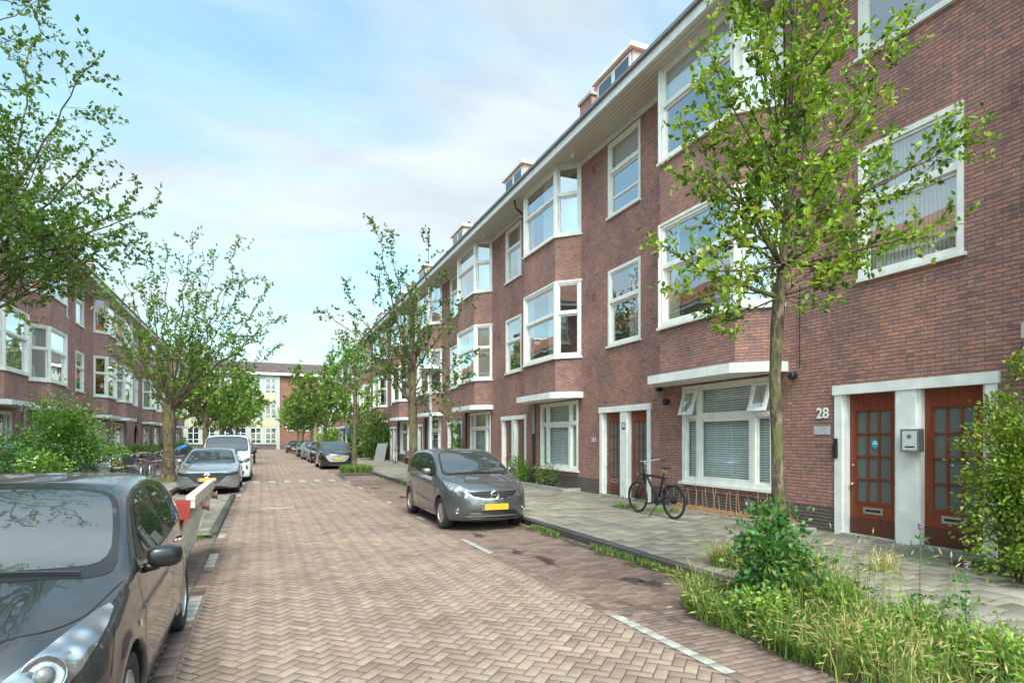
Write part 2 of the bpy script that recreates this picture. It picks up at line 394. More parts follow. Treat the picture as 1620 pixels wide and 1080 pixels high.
def joint_mat():
    m, N, L, b = principled('joint_sand', (0.07,0.055,0.045), 0.95)
    f = noise(N, L, 0.8, 6, objcoord(N)); f2 = noise(N, L, 25, 3, objcoord(N))
    r = ramp(N, [(0.40, (0.040,0.030,0.024)), (0.54, (0.062,0.050,0.030)), (0.66, (0.070,0.078,0.022))]); L.new(f, r.inputs[0])
    c = mix(N, L, r.outputs[0], (0.06,0.052,0.04), f2); L.new(c, b.inputs["Base Color"]); return m
M['joint'] = joint_mat()

RX0, RX1 = -0.6, 3.16           # carriageway
PR, PL = 4.95, -2.55            # kerb lines right and left
FX, FL = 9.2, -9.4              # facades
YA, YB = -6.0, 84.0

def herring(x0, x1, y0, y1, L=0.2, W=0.1, gap=0.0045, rot=pi/4, seed=1):
    """centres and axes of a 45 degree herringbone bond (pairs of 2:1 bricks)"""
    out = []
    c, s = cos(rot), sin(rot)
    # herringbone of 2:1 bricks: cell (i,j) on grid W; horizontal brick at (i,j) if (i-j)%4==0, vertical if (i-j)%4==3 etc.
    R = int(max(abs(x1-x0), abs(y1-y0))*1.5/W)+4
    cx, cy = (x0+x1)/2, (y0+y1)/2
    I, J = np.meshgrid(np.arange(-R, R), np.arange(-R, R), indexing='ij'); I = I.ravel(); J = J.ravel()
    k = np.mod(I-J, 4)
    res = []
    for kk, hor in ((0, True), (3, False)):
        sel = k == kk
        i, j = I[sel], J[sel]
        if hor: u = (i+1.0)*W; v = (j+0.5)*W
        else: u = (i+0.5)*W; v = (j+1.0)*W
        X = cx+u*c-v*s; Y = cy+u*s+v*c
        ok = (X > x0-0.10) & (X < x1+0.10) & (Y > y0) & (Y < y1)
        res.append((X[ok], Y[ok], np.full(ok.sum(), rot if hor else rot+pi/2)))
    return tuple(np.concatenate([r[q] for r in res]) for q in range(3))

def bricks_mesh(name, X, Y, A, hl, hw, mat, z=0.0, h=0.005, bev=0.0015, seed=0, tilt=0.0004, clip=None, zf=None, col=None):
    rs = np.random.RandomState(seed); n = len(X)
    hl = np.broadcast_to(hl, (n,)); hw = np.broadcast_to(hw, (n,))
    base = np.array([(-1,-1),(1,-1),(1,1),(-1,1)], float)
    V = np.empty((n, 8, 3)); 
    jit = rs.normal(0, 0.0004, (n,))
    for q in range(2):
        off = 0 if q == 0 else bev
        u = base[None,:,0]*(hl-off)[:,None]; v = base[None,:,1]*(hw-off)[:,None]
        c, s = np.cos(A)[:,None], np.sin(A)[:,None]
        xx = X[:,None]+u*c-v*s; yy = Y[:,None]+u*s+v*c
        V[:, q*4:q*4+4, 0] = xx; V[:, q*4:q*4+4, 1] = yy
        zz = z+(h if q else h-bev)
        V[:, q*4:q*4+4, 2] = zz + jit[:,None] + (rs.normal(0, tilt, (n,1))*base[None,:,0]+rs.normal(0, tilt, (n,1))*base[None,:,1])*(1 if q else 1)
    if clip: V[:,:,0] = np.clip(V[:,:,0], clip[0], clip[1])
    if zf is not None: V[:,:,2] += zf(V[:,:,0], V[:,:,1])
    F0 = np.array([(4,5,6,7),(0,1,5,4),(1,2,6,5),(2,3,7,6),(3,0,4,7)])
    F = (F0[None]+np.arange(n)[:,None,None]*8).reshape(-1,4)
    rn = rs.rand(n) if col is None else col
    R = np.zeros((n*8, 3), np.float32); R[:,0] = np.repeat(rn, 8); R[:,1] = np.repeat(rs.rand(n), 8)
    return npmesh(name, V.reshape(-1,3), F, mat, rnd=R)

def sheet(name, x0, x1, y0, y1, z, mat):
    b = MB(); b.quad((x0,y0,z),(x1,y0,z),(x1,y1,z),(x0,y1,z)); return b.build(name, mat)

def bumpz(x, y):       # the raised table across the road and the slight camber
    h = 0.07*np.clip((y-26.2)/1.0, 0, 1)*np.clip((29.8-y)/1.0, 0, 1)
    return h*(x > RX0-0.01)*(x < RX1+0.01)

tag(sheet('ground', -400, 400, -300, 500, -0.03, M['joint']), kind='structure')
# road bed (joint sand) then bricks
def bed(name, x0, x1, y0, y1, z, zf=None):
    ys = sorted(set([y0, y1]+[v for v in (26.2,27.2,28.8,29.8) if y0 < v < y1])); b = MB()
    for a, c in zip(ys[:-1], ys[1:]):
        za = z+(0.07 if 27.1 < a < 28.9 and zf else 0); zc = z+(0.07 if 27.1 < c < 28.9 and zf else 0)
        b.quad((x0,a,za),(x1,a,za),(x1,c,zc),(x0,c,zc))
    return tag(b.build(name, M['joint']), kind='structure')
bed('road_bed', RX0-0.2, RX1+0.2, YA, YB+14, 0.0015, True)
bed('parking_bed', RX1+0.2, PR, YA, YB, 0.002)
bed('parking_bed', PL, RX0-0.2, YA, YB, 0.002)
X, Y, A = herring(RX0, RX1, YA, 52.0)
tag(bricks_mesh('road', X, Y, A, 0.0955, 0.0455, M['klinker'], clip=(RX0, RX1), zf=bumpz, seed=2, h=0.004, bev=0.001, tilt=0.0004), kind='structure')
X, Y, A = herring(RX0, RX1, 52.0, YB+14, W=0.2)
tag(bricks_mesh('road', X, Y, A, 0.195, 0.095, M['klinker'], clip=(RX0, RX1), seed=3), kind='structure')
# edge strip between road and parking: a soldier row, white blocks in dashes
def strip(x0, x1, seed, phase):
    ys = np.arange(YA, YB, 0.2); n = len(ys); rs = np.random.RandomState(seed)
    isw = ((np.mod(ys+phase, 2.6) < 0.95) if seed == 6 else (((ys > 3.3) & (ys < 4.9)) | ((ys > 8.3) & (ys < 9.7)) | ((ys > 12.4) & (ys < 13)) | ((ys > 16) & (ys < 16.6)) | ((ys > 18.5) & (np.mod(ys, 3.0) < 1.0)))) & ~((seed == 6) & (ys > 12) & (ys < 19.7))
    X = np.full(n, (x0+x1)/2)
    keep = ~isw
    tag(bricks_mesh('edge_strip', X[keep], ys[keep]+0.1, np.full(keep.sum(), pi/2), 0.097, (x1-x0)/2-0.003, M['klinker_red'], seed=seed), kind='structure')
    isw2 = isw
    o = bricks_mesh('road_marking', X[isw2], ys[isw2]+0.1, np.full(isw2.sum(), pi/2), 0.097, (x1-x0)/2-0.006, M['mark'], z=0.001, seed=seed+1); tag(o, kind='structure')
strip(RX1, RX1+0.12, 5, 0.1); strip(RX0-0.14, RX0, 6, 1.5)
# parking bays: stretchers running across the street
def stretcher(x0, x1, y0, y1, bl, bw, mat, seed, name, z=0.0, h=0.005, along='y', offs=0.5):
    xs, ys, hl = [], [], []
    rs = np.random.RandomState(seed); row = 0
    if along == 'x':
        y = y0
        while y < y1-0.01:
            x = x0-(bl*offs if row % 2 else 0)
            while x < x1-0.02:
                a, c = max(x, x0), min(x+bl, x1)
                if c-a > 0.04: xs.append((a+c)/2); ys.append(y+bw/2); hl.append((c-a)/2-0.003)
                x += bl
            y += bw; row += 1
        return tag(bricks_mesh(name, np.array(xs), np.array(ys), np.zeros(len(xs)), np.array(hl), bw/2-0.003, mat, z=z, h=h, seed=seed), kind='structure')
    x = x0
    while x < x1-0.02:
        y = y0-(bl*offs if row % 2 else 0)
        while y < y1:
            xs.append(x+min(bw, x1-x)/2); ys.append(y+bl/2); hl.append(bl/2-0.003); y += bl
        x += bw; row += 1
    return tag(bricks_mesh(name, np.array(xs), np.array(ys), np.full(len(xs), pi/2), np.array(hl), bw/2-0.003, mat, z=z, h=h, seed=seed), kind='structure')
stretcher(RX1+0.12, PR, YA, 46, 0.21, 0.075, M['klinker_red'], 7, 'parking_lane', along='x')
stretcher(RX1+0.12, PR, 46, YB, 0.42, 0.2, M['klinker_red'], 8, 'parking_lane', along='x')
stretcher(PL, RX0-0.14, YA, 11.6, 0.21, 0.075, M['klinker_red'], 9, 'parking_lane', along='x')
stretcher(PL, RX0-0.14, 19.7, YB, 0.3, 0.1, M['klinker_red'], 10, 'parking_lane', along='x')
# paved build-out on the left between the skip and the silver car
KH = 0.11
b = MB(); b.box(PL, RX0-0.30, 11.75, 19.6, -0.02, 0.06); tag(b.build('pavement_bed', M['joint']), kind='structure')
stretcher(PL, RX0-0.30, 11.75, 19.6, 0.3, 0.3, M['slab'], 11, 'pavement', z=0.06)
# pavements
b = MB(); b.box(PR, FX+0.3, YA, YB, -0.03, KH); tag(b.build('pavement_bed', M['joint']), kind='structure')
b = MB(); b.box(FL-0.3, PL, YA, YB+6, -0.03, KH); tag(b.build('pavement_bed', M['joint']), kind='structure')
stretcher(PR+0.14, FX-0.02, YA, YB, 0.3, 0.3, M['slab'], 12, 'pavement', z=KH)
stretcher(FL+2.6, PL-0.14, YA, YB+6, 0.3, 0.3, M['slab'], 13, 'pavement', z=KH)
def kerb(x, y0, y1, seed, top=KH+0.012, w=0.14, side=1, mat='kerb'):
    ys = np.arange(y0, y1, 1.0); rs = np.random.RandomState(seed); b = MB(); V = []
    n = len(ys)
    prof = [(0,-0.03),(0.0,top-0.03),(0.012,top-0.008),(0.03,top),(w,top),(w,-0.03)]
    VV, FF, RR = [], [], []
    for i, y in enumerate(ys):
        o = len(VV); dz = rs.normal(0, 0.003); dxx = rs.normal(0, 0.003)
        for yy in (y+0.004, y+0.996):
            for (px, pz) in prof: VV.append((x+side*px+dxx, yy, pz+(dz if pz > 0 else 0)))
        m = len(prof)
        for k in range(m-1): FF.append((o+k, o+k+1, o+m+k+1, o+m+k))
        for _ in range(2*m): RR.append(rs.rand())
        for e in (0, m):
            FF.append((o+e, o+e+1, o+e+2, o+e+3)); FF.append((o+e, o+e+3, o+e+4, o+e+5))
    R = np.zeros((len(VV),3)); 
    # same random per stone
    R[:,0] = np.repeat(rs.rand(n), 2*len(prof))
    return tag(npmesh('kerb', VV, FF, M[mat], rnd=R), kind='structure')
kerb(PR, YA, YB, 21); kerb(PL, YA, YB, 22, side=-1)
kerb(RX0-0.30, 11.75, 19.5, 23, top=0.074, side=1, mat='slab')
# cross street at the far end, its pavements
tag(sheet('cross_street', -90, 90, YB, 98.0, 0.002, M['klinker_far'] if 'klinker_far' in M else simple('far_paving', (0.18,0.148,0.128), 0.9, 0.2, 0.6)), kind='structure')
b = MB(); b.box(-90, 90, 97.8, 100, -0.02, 0.1); tag(b.build('pavement_far', simple('far_slab', (0.17,0.155,0.125), 0.9, 0.2, 0.6)), kind='structure')
# white teeth of the speed table
b = MB()
for i in range(6):
    x = RX0+0.25+i*0.58
    b.add([(x,24.95,0.018),(x+0.26,24.95,0.018),(x+0.26,26.1,0.018),(x,26.1,0.018)], [(0,1,2,3)])
b.add([(RX0+0.1,26.1,0.0182),(RX1-0.1,26.1,0.0182),(RX1-0.1,26.3,0.0187),(RX0+0.1,26.3,0.0187)], [(0,1,2,3)])
tag(b.build('road_marking', M['mark']), kind='structure')
b = MB(); b.box(RX0+0.55, RX0+1.35, 15.9, 16.1, 0, 0.0085); tag(b.build('road_marking', M['mark']), kind='structure')
# soil strip of the left front gardens and the right planting pocket
soil = simple('soil', (0.055,0.040,0.028), 0.95, 0.35, 12, bmp=0.8)
M['soil'] = soil
b = MB(); b.box(FL, FL+2.55, YA, YB, 0, KH+0.02); tag(b.build('garden_soil', soil), kind='structure')
# ------------------------------------------------------------------ terraced houses
def rnd_for(*k): return random.Random(hash(k) & 0xffffff)

class Panel:
    """builds boxes in (u along wall, w outward, z) on a vertical plane through P0->P1 (house coords n,y)"""
    def __init__(s, P0, P1):
        s.P0 = P0; dn, dy = P1[0]-P0[0], P1[1]-P0[1]; s.W = sqrt(dn*dn+dy*dy); s.t = (dn/s.W, dy/s.W); s.o = (s.t[1], -s.t[0])
        if s.o[0] < 0 or (abs(s.o[0]) < 1e-6 and False): s.o = (-s.o[0], -s.o[1])
    def pt(s, u, w, z): return (s.P0[0]+s.t[0]*u+s.o[0]*w, s.P0[1]+s.t[1]*u+s.o[1]*w, z)
    def box(s, mb, u0, u1, w0, w1, z0, z1, m=0, shear=0):
        c = [s.pt(u0,w0,z0), s.pt(u1,w0,z0), s.pt(u1,w1,z0), s.pt(u0,w1,z0), s.pt(u0,w0+shear,z1), s.pt(u1,w0+shear,z1), s.pt(u1,w1+shear,z1), s.pt(u0,w1+shear,z1)]
        mb.add(c, [(0,3,2,1),(4,5,6,7),(0,1,5,4),(1,2,6,5),(2,3,7,6),(3,0,4,7)], m)
    def q(s, mb, u0, u1, w, z0, z1, m=0):
        mb.add([s.pt(u0,w,z0), s.pt(u1,w,z0), s.pt(u1,w,z1), s.pt(u0,w,z1)], [(0,1,2,3)], m)

def sash(P, fr, gl, u0, u1, z0, z1, w, t=0.055, d=0.05):
    """one glazed sash, frame thickness t, glass inside"""
    P.box(fr, u0, u0+t, w-d, w, z0, z1); P.box(fr, u1-t, u1, w-d, w, z0, z1)
    P.box(fr, u0+t, u1-t, w-d, w, z0, z0+t); P.box(fr, u0+t, u1-t, w-d, w, z1-t, z1)
    P.q(gl, u0+t*0.8, u1-t*0.8, w-d*0.6, z0+t*0.8, z1-t*0.8)

def two_light(P, fr, gl, u0, u1, z0, z1, cas=0.09, back=-0.13, face=0.015, tr=0.40, sill=True):
    """casing with upper light and deeper lower sash"""
    P.box(fr, u0, u0+cas, back, face, z0, z1); P.box(fr, u1-cas, u1, back, face, z0, z1)
    P.box(fr, u0+cas, u1-cas, back, face, z1-cas, z1); P.box(fr, u0+cas, u1-cas, back, face, z0, z0+cas*0.8)
    zt = z1-(z1-z0)*tr
    P.box(fr, u0+cas, u1-cas, back, face-0.01, zt-0.04, zt+0.035)
    sash(P, fr, gl, u0+cas, u1-cas, zt+0.035, z1-cas, face-0.03, 0.045)
    sash(P, fr, gl, u0+cas, u1-cas, z0+cas*0.8, zt-0.04, face-0.065, 0.055)
    if sill: P.box(fr, u0-0.04, u1+0.04, back, face+0.055, z0-0.055, z0-0.002)

def dressing(P, mb, u0, u1, z0, z1, w, style, rr):
    """curtains and blinds behind the glass: material slots 0 net, 1 linen, 2 red, 3 blind, 4 roller"""
    if style == 'net2':
        a = (u1-u0)*0.27
        P.q(mb, u0, u0+a, w, z0, z1, 1); P.q(mb, u1-a*0.8, u1, w, z0, z1, 1)
    elif style == 'net': P.q(mb, u0, u1, w, z0, z1, 0)
    elif style == 'linen': P.q(mb, u0, u1, w, z0, z1, 1)
    elif style == 'half': P.q(mb, u0, u0+(u1-u0)*0.45, w, z0, z1, 0)
    elif style == 'red': P.q(mb, u0, u1, w, z0, z1, 2)
    elif style == 'blind': P.q(mb, u0, u1, w, z0, z1, 3)
    elif style == 'roller': P.q(mb, u0, u1, w, z0+(z1-z0)*0.62, z1, 4)
CURT = ['curtain','curtain_dim','curtain_red','blind','roller']

def wall_with_holes(mb, W, z0, z1, holes, plinth=0.55, depth=0.13, y0=0):
    ys = sorted(set([y0, W]+[h[0] for h in holes]+[h[1] for h in holes]))
    zs = sorted(set([z0, plinth, z1]+[h[2] for h in holes]+[h[3] for h in holes]))
    for a, b in zip(ys[:-1], ys[1:]):
        for c, d in zip(zs[:-1], zs[1:]):
            my, mz = (a+b)/2, (c+d)/2
            if any(h[0] < my < h[1] and h[2] < mz < h[3] for h in holes): continue
            mb.quad((0,a,c),(0,b,c),(0,b,d),(0,a,d), 1 if mz < plinth else 0)
    for h in holes:
        a, b, c, d = h[:4]
        mb.quad((0,a,c),(0,a,d),(-depth,a,d),(-depth,a,c)); mb.quad((0,b,d),(0,b,c),(-depth,b,c),(-depth,b,d))
        mb.quad((0,a,d),(0,b,d),(-depth,b,d),(-depth,a,d)); mb.quad((0,b,c),(0,a,c),(-depth,a,c),(-depth,b,c))

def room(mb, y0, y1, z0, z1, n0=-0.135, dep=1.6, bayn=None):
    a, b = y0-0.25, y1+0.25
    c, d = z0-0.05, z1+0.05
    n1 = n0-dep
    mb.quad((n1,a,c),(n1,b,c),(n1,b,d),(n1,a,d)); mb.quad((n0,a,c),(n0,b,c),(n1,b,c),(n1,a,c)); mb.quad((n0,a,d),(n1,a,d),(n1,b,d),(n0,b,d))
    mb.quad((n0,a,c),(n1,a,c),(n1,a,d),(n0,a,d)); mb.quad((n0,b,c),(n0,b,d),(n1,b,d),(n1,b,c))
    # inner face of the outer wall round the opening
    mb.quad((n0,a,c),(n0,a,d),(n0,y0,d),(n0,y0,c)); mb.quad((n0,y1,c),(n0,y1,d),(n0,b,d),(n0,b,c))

def make_door(P, root, u0, u1, zt, w, wood, plate=True, letter=True, knob_right=False, stained=False, mk=None):
    W = u1-u0; d0, d1 = w-0.045, w
    mb = mk(); st = 0.13 if W > 0.8 else 0.1
    gz0, gz1 = 0.70, zt-0.29
    P.box(mb, u0, u0+st, d0, d1, 0.04, zt, 0); P.box(mb, u1-st, u1, d0, d1, 0.04, zt, 0)
    P.box(mb, u0+st, u1-st, d0, d1, gz1, zt, 0); P.box(mb, u0+st, u1-st, d0, d1, 0.04, gz0, 0)
    P.box(mb, u0+0.01, u1-0.01, d1, d1+0.012, 0.05, 0.43, 1)
    nx, nzz = 3, 4; gu0, gu1 = u0+st, u1-st; cw = (gu1-gu0)/nx; ch = (gz1-gz0)/nzz
    for i in range(1, nx): P.box(mb, gu0+i*cw-0.015, gu0+i*cw+0.015, d0+0.004, d1-0.004, gz0, gz1)
    for j in range(1, nzz): P.box(mb, gu0, gu1, d0+0.006, d1-0.002, gz0+j*ch-0.013, gz0+j*ch+0.013)
    P.box(mb, gu0-0.02, gu1+0.02, d1-0.004, d1+0.010, gz0-0.03, gz0)
    P.box(mb, gu0-0.02, gu1+0.02, d1-0.004, d1+0.010, gz1, gz1+0.02)
    door = mb.build('door', [M[wood], M['door_kick']], root, recalc=True)
    g = mk(); P.q(g, gu0, gu1, d0+0.02, gz0, gz1); g.build('glass', M['frosted'], door)
    if letter:
        l = mk(); c = (u0+u1)/2
        P.box(l, c-0.17, c+0.17, d1, d1+0.012, 0.50, 0.61, 0); P.box(l, c-0.13, c+0.13, d1+0.012, d1+0.015, 0.535, 0.575, 1)
        l.build('letter_plate', [M['steel'], M['black']], door, recalc=True)
    ku = (u1-0.07) if knob_right else (u0+0.06)
    k = mk(); k.sphere(P.pt(ku, d1+0.035, 0.98), 0.032, 6); k.build('door_knob', M['brass'], door, smooth=True)
    k = mk(); k.sphere(P.pt(ku, d1+0.01, 1.30), 0.022, 5); k.build('door_lock', M['brass'], door, smooth=True)
    return door

def bay_pts(y0, y1, dep=0.6, c=0.62): return [(0,y0),(dep,y0+c),(dep,y1-c),(0,y1)]

def bay(mk, root, y0, y1, mats, storeys, styles, rr, side, far):
    """canted brick bay with three-sided windows on each storey"""
    pts = bay_pts(y0, y1)
    zb = 3.22; zt = 10.42
    segs = []
    z = zb
    for (a, b) in storeys: segs.append((z, a)); z = b
    if z < zt-0.05: segs.append((z, zt))
    for (a, b) in segs:
        if b <= a+0.01: continue
        br = mk()
        for p, q in zip(pts[:-1], pts[1:]):
            br.quad((p[0],p[1],a),(q[0],q[1],a),(q[0],q[1],b),(p[0],p[1],b))
        br.add([(p[0],p[1],b) for p in pts]+[(-0.13,y1,b),(-0.13,y0,b)], [(0,1,2,3,4,5)])
        br.build('bay_brick', mats[0], root, recalc=True)
    for si, (a, b) in enumerate(storeys):
        fr, gl, cu = mk(), mk(), mk()
        for i, (p, q) in enumerate(zip(pts[:-1], pts[1:])):
            P = Panel(p, q); e = 0.0
            two_light(P, fr, gl, 0.0, P.W, a, b, cas=0.12 if i == 1 else 0.10, back=-0.09, face=0.012, tr=0.42, sill=False)
            st = styles[(si*3+i) % len(styles)]
            dressing(P, cu, 0.1, P.W-0.1, a+0.1, b-0.1, -0.115, st, rr)
        # corner posts, sill ring and head
        for p in pts[1:3]: fr.tube([(p[0]-0.035, p[1], a), (p[0]-0.035, p[1], b)], 0.075, 8)
        for (zz0, zz1, o) in ((a-0.06, a-0.003, 0.075), (b-0.05, b+0.01, 0.035)):
            pp = [(0, y0-0.03-o*0.5), (0.6+o, y0+0.62-o*0.45), (0.6+o, y1-0.62+o*0.45), (0, y1+0.03+o*0.5)]
            fr.prism(pp, zz0, zz1)
        f = fr.build('bay_window', M['white'], root, recalc=True)
        gl.build('pane', M['pane'], f); 
        if cu.f: cu.build('curtain', [M[c] for c in CURT], f)
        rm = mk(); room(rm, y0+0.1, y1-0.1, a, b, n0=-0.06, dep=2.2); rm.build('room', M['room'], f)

def canopy(mk, root, y0, y1, rounded, pr=0.86):
    c = mk()
    a, b = y0-0.12, y1+0.12
    if rounded:
        n = 14; pts = [(0,a)]+[(pr*sin(pi*i/n)**0.5, (a+b)/2-(b-a)/2*cos(pi*i/n)) for i in range(1, n)]+[(0,b)]
    else: pts = [(0,a),(0.32,a),(pr,a+0.62),(pr,b-0.62),(0.32,b),(0,b)]
    c.prism(pts, 3.03, 3.22)
    inn = [(max(p[0]-0.05,0), (p[1]-(a+b)/2)*0.965+(a+b)/2) for p in pts]
    c.prism(inn, 3.22, 3.245, 1)
    c.build('canopy', [M['white2'], M['lead']], root, recalc=True)

def eave(mk, root, W, ext=(0,0)):
    e = mk(); a, b = -ext[0], W+ext[1]
    e.add([(0,a,10.44),(1.0,a,10.41),(1.0,b,10.41),(0,b,10.44)], [(0,1,2,3)], 1)
    e.box(0.97, 1.02, a, b, 10.38, 10.62, 0)
    e.box(0.99, 1.10, a, b, 10.60, 10.68, 2)
    e.box(-0.02, 0.03, a, b, 10.27, 10.43, 0)
    return e.build('eave', [M['white2'], M['soffit'], M['lead']], root, recalc=True)

def roof(mk, root, W, tile='tile', gable=None):
    r = mk()
    prof = [(1.0,10.66),(-0.4,11.7),(-1.9,12.7),(-5.0,13.9),(-10.0,10.6)]
    for p, q in zip(prof[:-1], prof[1:]): r.quad((p[0],0,p[1]),(p[0],W,p[1]),(q[0],W,q[1]),(q[0],0,q[1]))
    o = r.build('roof', M[tile], root, recalc=False)
    w = mk(); w.quad((-10,0,0),(-10,W,0),(-10,W,10.6),(-10,0,10.6))
    for g, yy in ((0, 0.0), (1, W)):
        if gable and gable[g]: w.add([(0,yy,0),(-10,yy,0),(-10,yy,10.6),(-5,yy,13.9),(-1.9,yy,12.7),(-0.4,yy,11.7),(0,yy,10.6)], [(0,1,2,3,4,5,6)])
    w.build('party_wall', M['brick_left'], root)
    return o

def dormer(mk, root, y0, y1, n=-0.55, zt=13.0, back=-3.2, pink=False):
    d = mk(); z0 = 11.6
    d.box(back, n, y0, y1, z0, zt-0.14, 1)
    d.box(back-0.1, n+0.14, y0-0.12, y1+0.12, zt-0.14, zt, 0)
    d.box(back-0.08, n+0.12, y0-0.1, y1+0.1, zt, zt+0.025, 2)
    P = Panel((n, y0), (n, y1)); W = y1-y0; g = mk()
    nwin = 2
    for i in range(nwin):
        a = 0.12+i*(W-0.12)/nwin; b = a+(W-0.12)/nwin-0.12
        P.box(d, a-0.05, b+0.05, 0, 0.03, z0+0.25, zt-0.2, 0)
        P.q(g, a+0.04, b-0.04, 0.034, z0+0.32, zt-0.27)
    o = d.build('dormer', [M['white'], M['dormer_side'], M['lead']], root, recalc=True)
    g.build('pane', M['darkglass'], o)
M['dormer_side'] = simple('dormer_cladding', (0.36,0.28,0.25), 0.6, 0.15, 2)
def dark_glass(name, c=(0.02,0.025,0.03)):
    m, N, L, b = principled(name, c, 0.04); b.inputs["IOR"].default_value = 1.9; b.inputs["Specular IOR Level"].default_value = 0.7; return m
M['darkglass'] = dark_glass('dark_glass')

def chimney(mk, root, y, n=-4.6, w=0.9, h=15.2):
    c = mk(); c.box(n-0.35, n+0.35, y-w/2, y+w/2, 12.8, h, 0); c.box(n-0.42, n+0.42, y-w/2-0.07, y+w/2+0.07, h, h+0.12, 1)
    for k in (-0.22, 0.22): c.tube([(n, y+k, h+0.1),(n, y+k, h+0.42)], 0.09, 8, 2)
    c.build('chimney', [M['brick'], M['concrete'], M['tile']], root, recalc=True)

def gf_window(mk, root, y0, y1, z0, z1, style, opened=False, arch=False):
    P = Panel((0, y0), (0, y1)); W = y1-y0; fr, gl = mk(), mk()
    cas = 0.10; back = -0.13
    P.box(fr, 0, cas, back, 0.02, z0, z1); P.box(fr, W-cas, W, back, 0.02, z0, z1)
    P.box(fr, cas, W-cas, back, 0.02, z1-cas*0.9, z1); P.box(fr, cas, W-cas, back, 0.02, z0, z0+0.08)
    P.box(fr, -0.06, W+0.06, back, 0.08, z0-0.06, z0-0.002)
    sw = 0.54; zt = z1-0.72
    us = [cas, cas+sw-0.1, W-cas-sw+0.1, W-cas]
    for u in us[1:3]: P.box(fr, u-0.05, u+0.05, back, 0.012, z0+0.08, z1-cas*0.9)
    P.box(fr, cas, W-cas, back, 0.014, zt-0.05, zt+0.04)
    ops = []
    for i in range(3):
        a = us[i]+(0.05 if i else 0); b = us[i+1]-(0.05 if i < 2 else 0)
        if opened and i != 1:
            s2 = mk()
            # awning sash tilted out at the bottom
            zz0, zz1 = zt+0.05, z1-0.1; t = 0.065
            def tb(u0,u1,za,zb):
                def off(z): return 0.035+(zz1-z)*0.30
                c = [P.pt(u0,off(za)-0.05,za),P.pt(u1,off(za)-0.05,za),P.pt(u1,off(za),za),P.pt(u0,off(za),za),P.pt(u0,off(zb)-0.05,zb),P.pt(u1,off(zb)-0.05,zb),P.pt(u1,off(zb),zb),P.pt(u0,off(zb),zb)]
                s2.add(c, [(0,3,2,1),(4,5,6,7),(0,1,5,4),(1,2,6,5),(2,3,7,6),(3,0,4,7)])
                return off
            off = tb(a-0.03,a-0.03+t,zz0,zz1); tb(b+0.03-t,b+0.03,zz0,zz1); tb(a-0.03+t,b+0.03-t,zz0,zz0+t); tb(a-0.03+t,b+0.03-t,zz1-t,zz1)
            g2 = mk(); g2.add([P.pt(a+0.03,off(zz0+t)-0.025,zz0+t),P.pt(b-0.03,off(zz0+t)-0.025,zz0+t),P.pt(b-0.03,off(zz1-t)-0.025,zz1-t),P.pt(a+0.03,off(zz1-t)-0.025,zz1-t)], [(0,1,2,3)])
            ops.append((s2, g2))
        else: sash(P, fr, gl, a, b, zt+0.04, z1-cas*0.9, -0.02, 0.035)
        sash(P, fr, gl, a, b, z0+0.08, zt-0.05, -0.0 if i == 1 else -0.03, 0.075 if i == 1 else 0.045)
    f = fr.build('window', M['white'], root, recalc=True)
    gl.build('pane', M['pane_dim'], f)
    for s2, g2 in ops:
        o = s2.build('open_sash', M['white'], f, recalc=True); g2.build('pane', M['pane'], f)
    cu = mk(); dressing(P, cu, 0.1, W-0.1, z0+0.05, z1-0.05, -0.15, style, None)
    if cu.f:
        if style == 'blind':
            for u in (0.36, 0.9, 1.3, 1.75, 2.3):
                if u < W-0.2: P.box(cu, u-0.012, u+0.012, -0.147, -0.145, z0+0.05, z1-0.05, 4)
        cu.build('curtain', [M[c] for c in CURT], f)
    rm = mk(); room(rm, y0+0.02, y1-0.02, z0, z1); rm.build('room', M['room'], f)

def single(mk, root, y0, y1, z0, z1, style, tr=0.40, opened=False):
    P = Panel((0, y0), (0, y1)); fr, gl, cu = mk(), mk(), mk()
    two_light(P, fr, gl, 0, y1-y0, z0, z1, cas=0.085, tr=tr)
    if opened: P.box(fr, 0.14, y1-y0-0.14, -0.10, -0.055, z0+0.5, z0+0.57)
    f = fr.build('window', M['white'], root, recalc=True); gl.build('pane', M['pane'], f)
    dressing(P, cu, 0.08, y1-y0-0.08, z0+0.06, z1-0.06, -0.15, style, None)
    if cu.f: cu.build('curtain', [M[c] for c in CURT], f)
    rm = mk(); room(rm, y0+0.02, y1-0.02, z0, z1); rm.build('room', M['room'], f)

def text_mesh(txt, size, name, mat, parent, loc, rot, ext=0.004, bold=0):
    cu = bpy.data.curves.new(name, 'FONT'); cu.body = txt; cu.size = size; cu.extrude = ext; cu.align_x = 'CENTER'; cu.align_y = 'CENTER'; cu.offset = bold
    ob = bpy.data.objects.new(name+'_tmp', cu); COL.objects.link(ob)
    dg = bpy.context.evaluated_depsgraph_get(); me = bpy.data.meshes.new_from_object(ob.evaluated_get(dg))
    bpy.data.objects.remove(ob); bpy.data.curves.remove(cu)
    me.materials.clear(); me.materials.append(mat); me.name = name
    o = bpy.data.objects.new(name, me); COL.objects.link(o)
    if parent: o.parent = parent
    o.location = loc; o.rotation_euler = rot
    return o

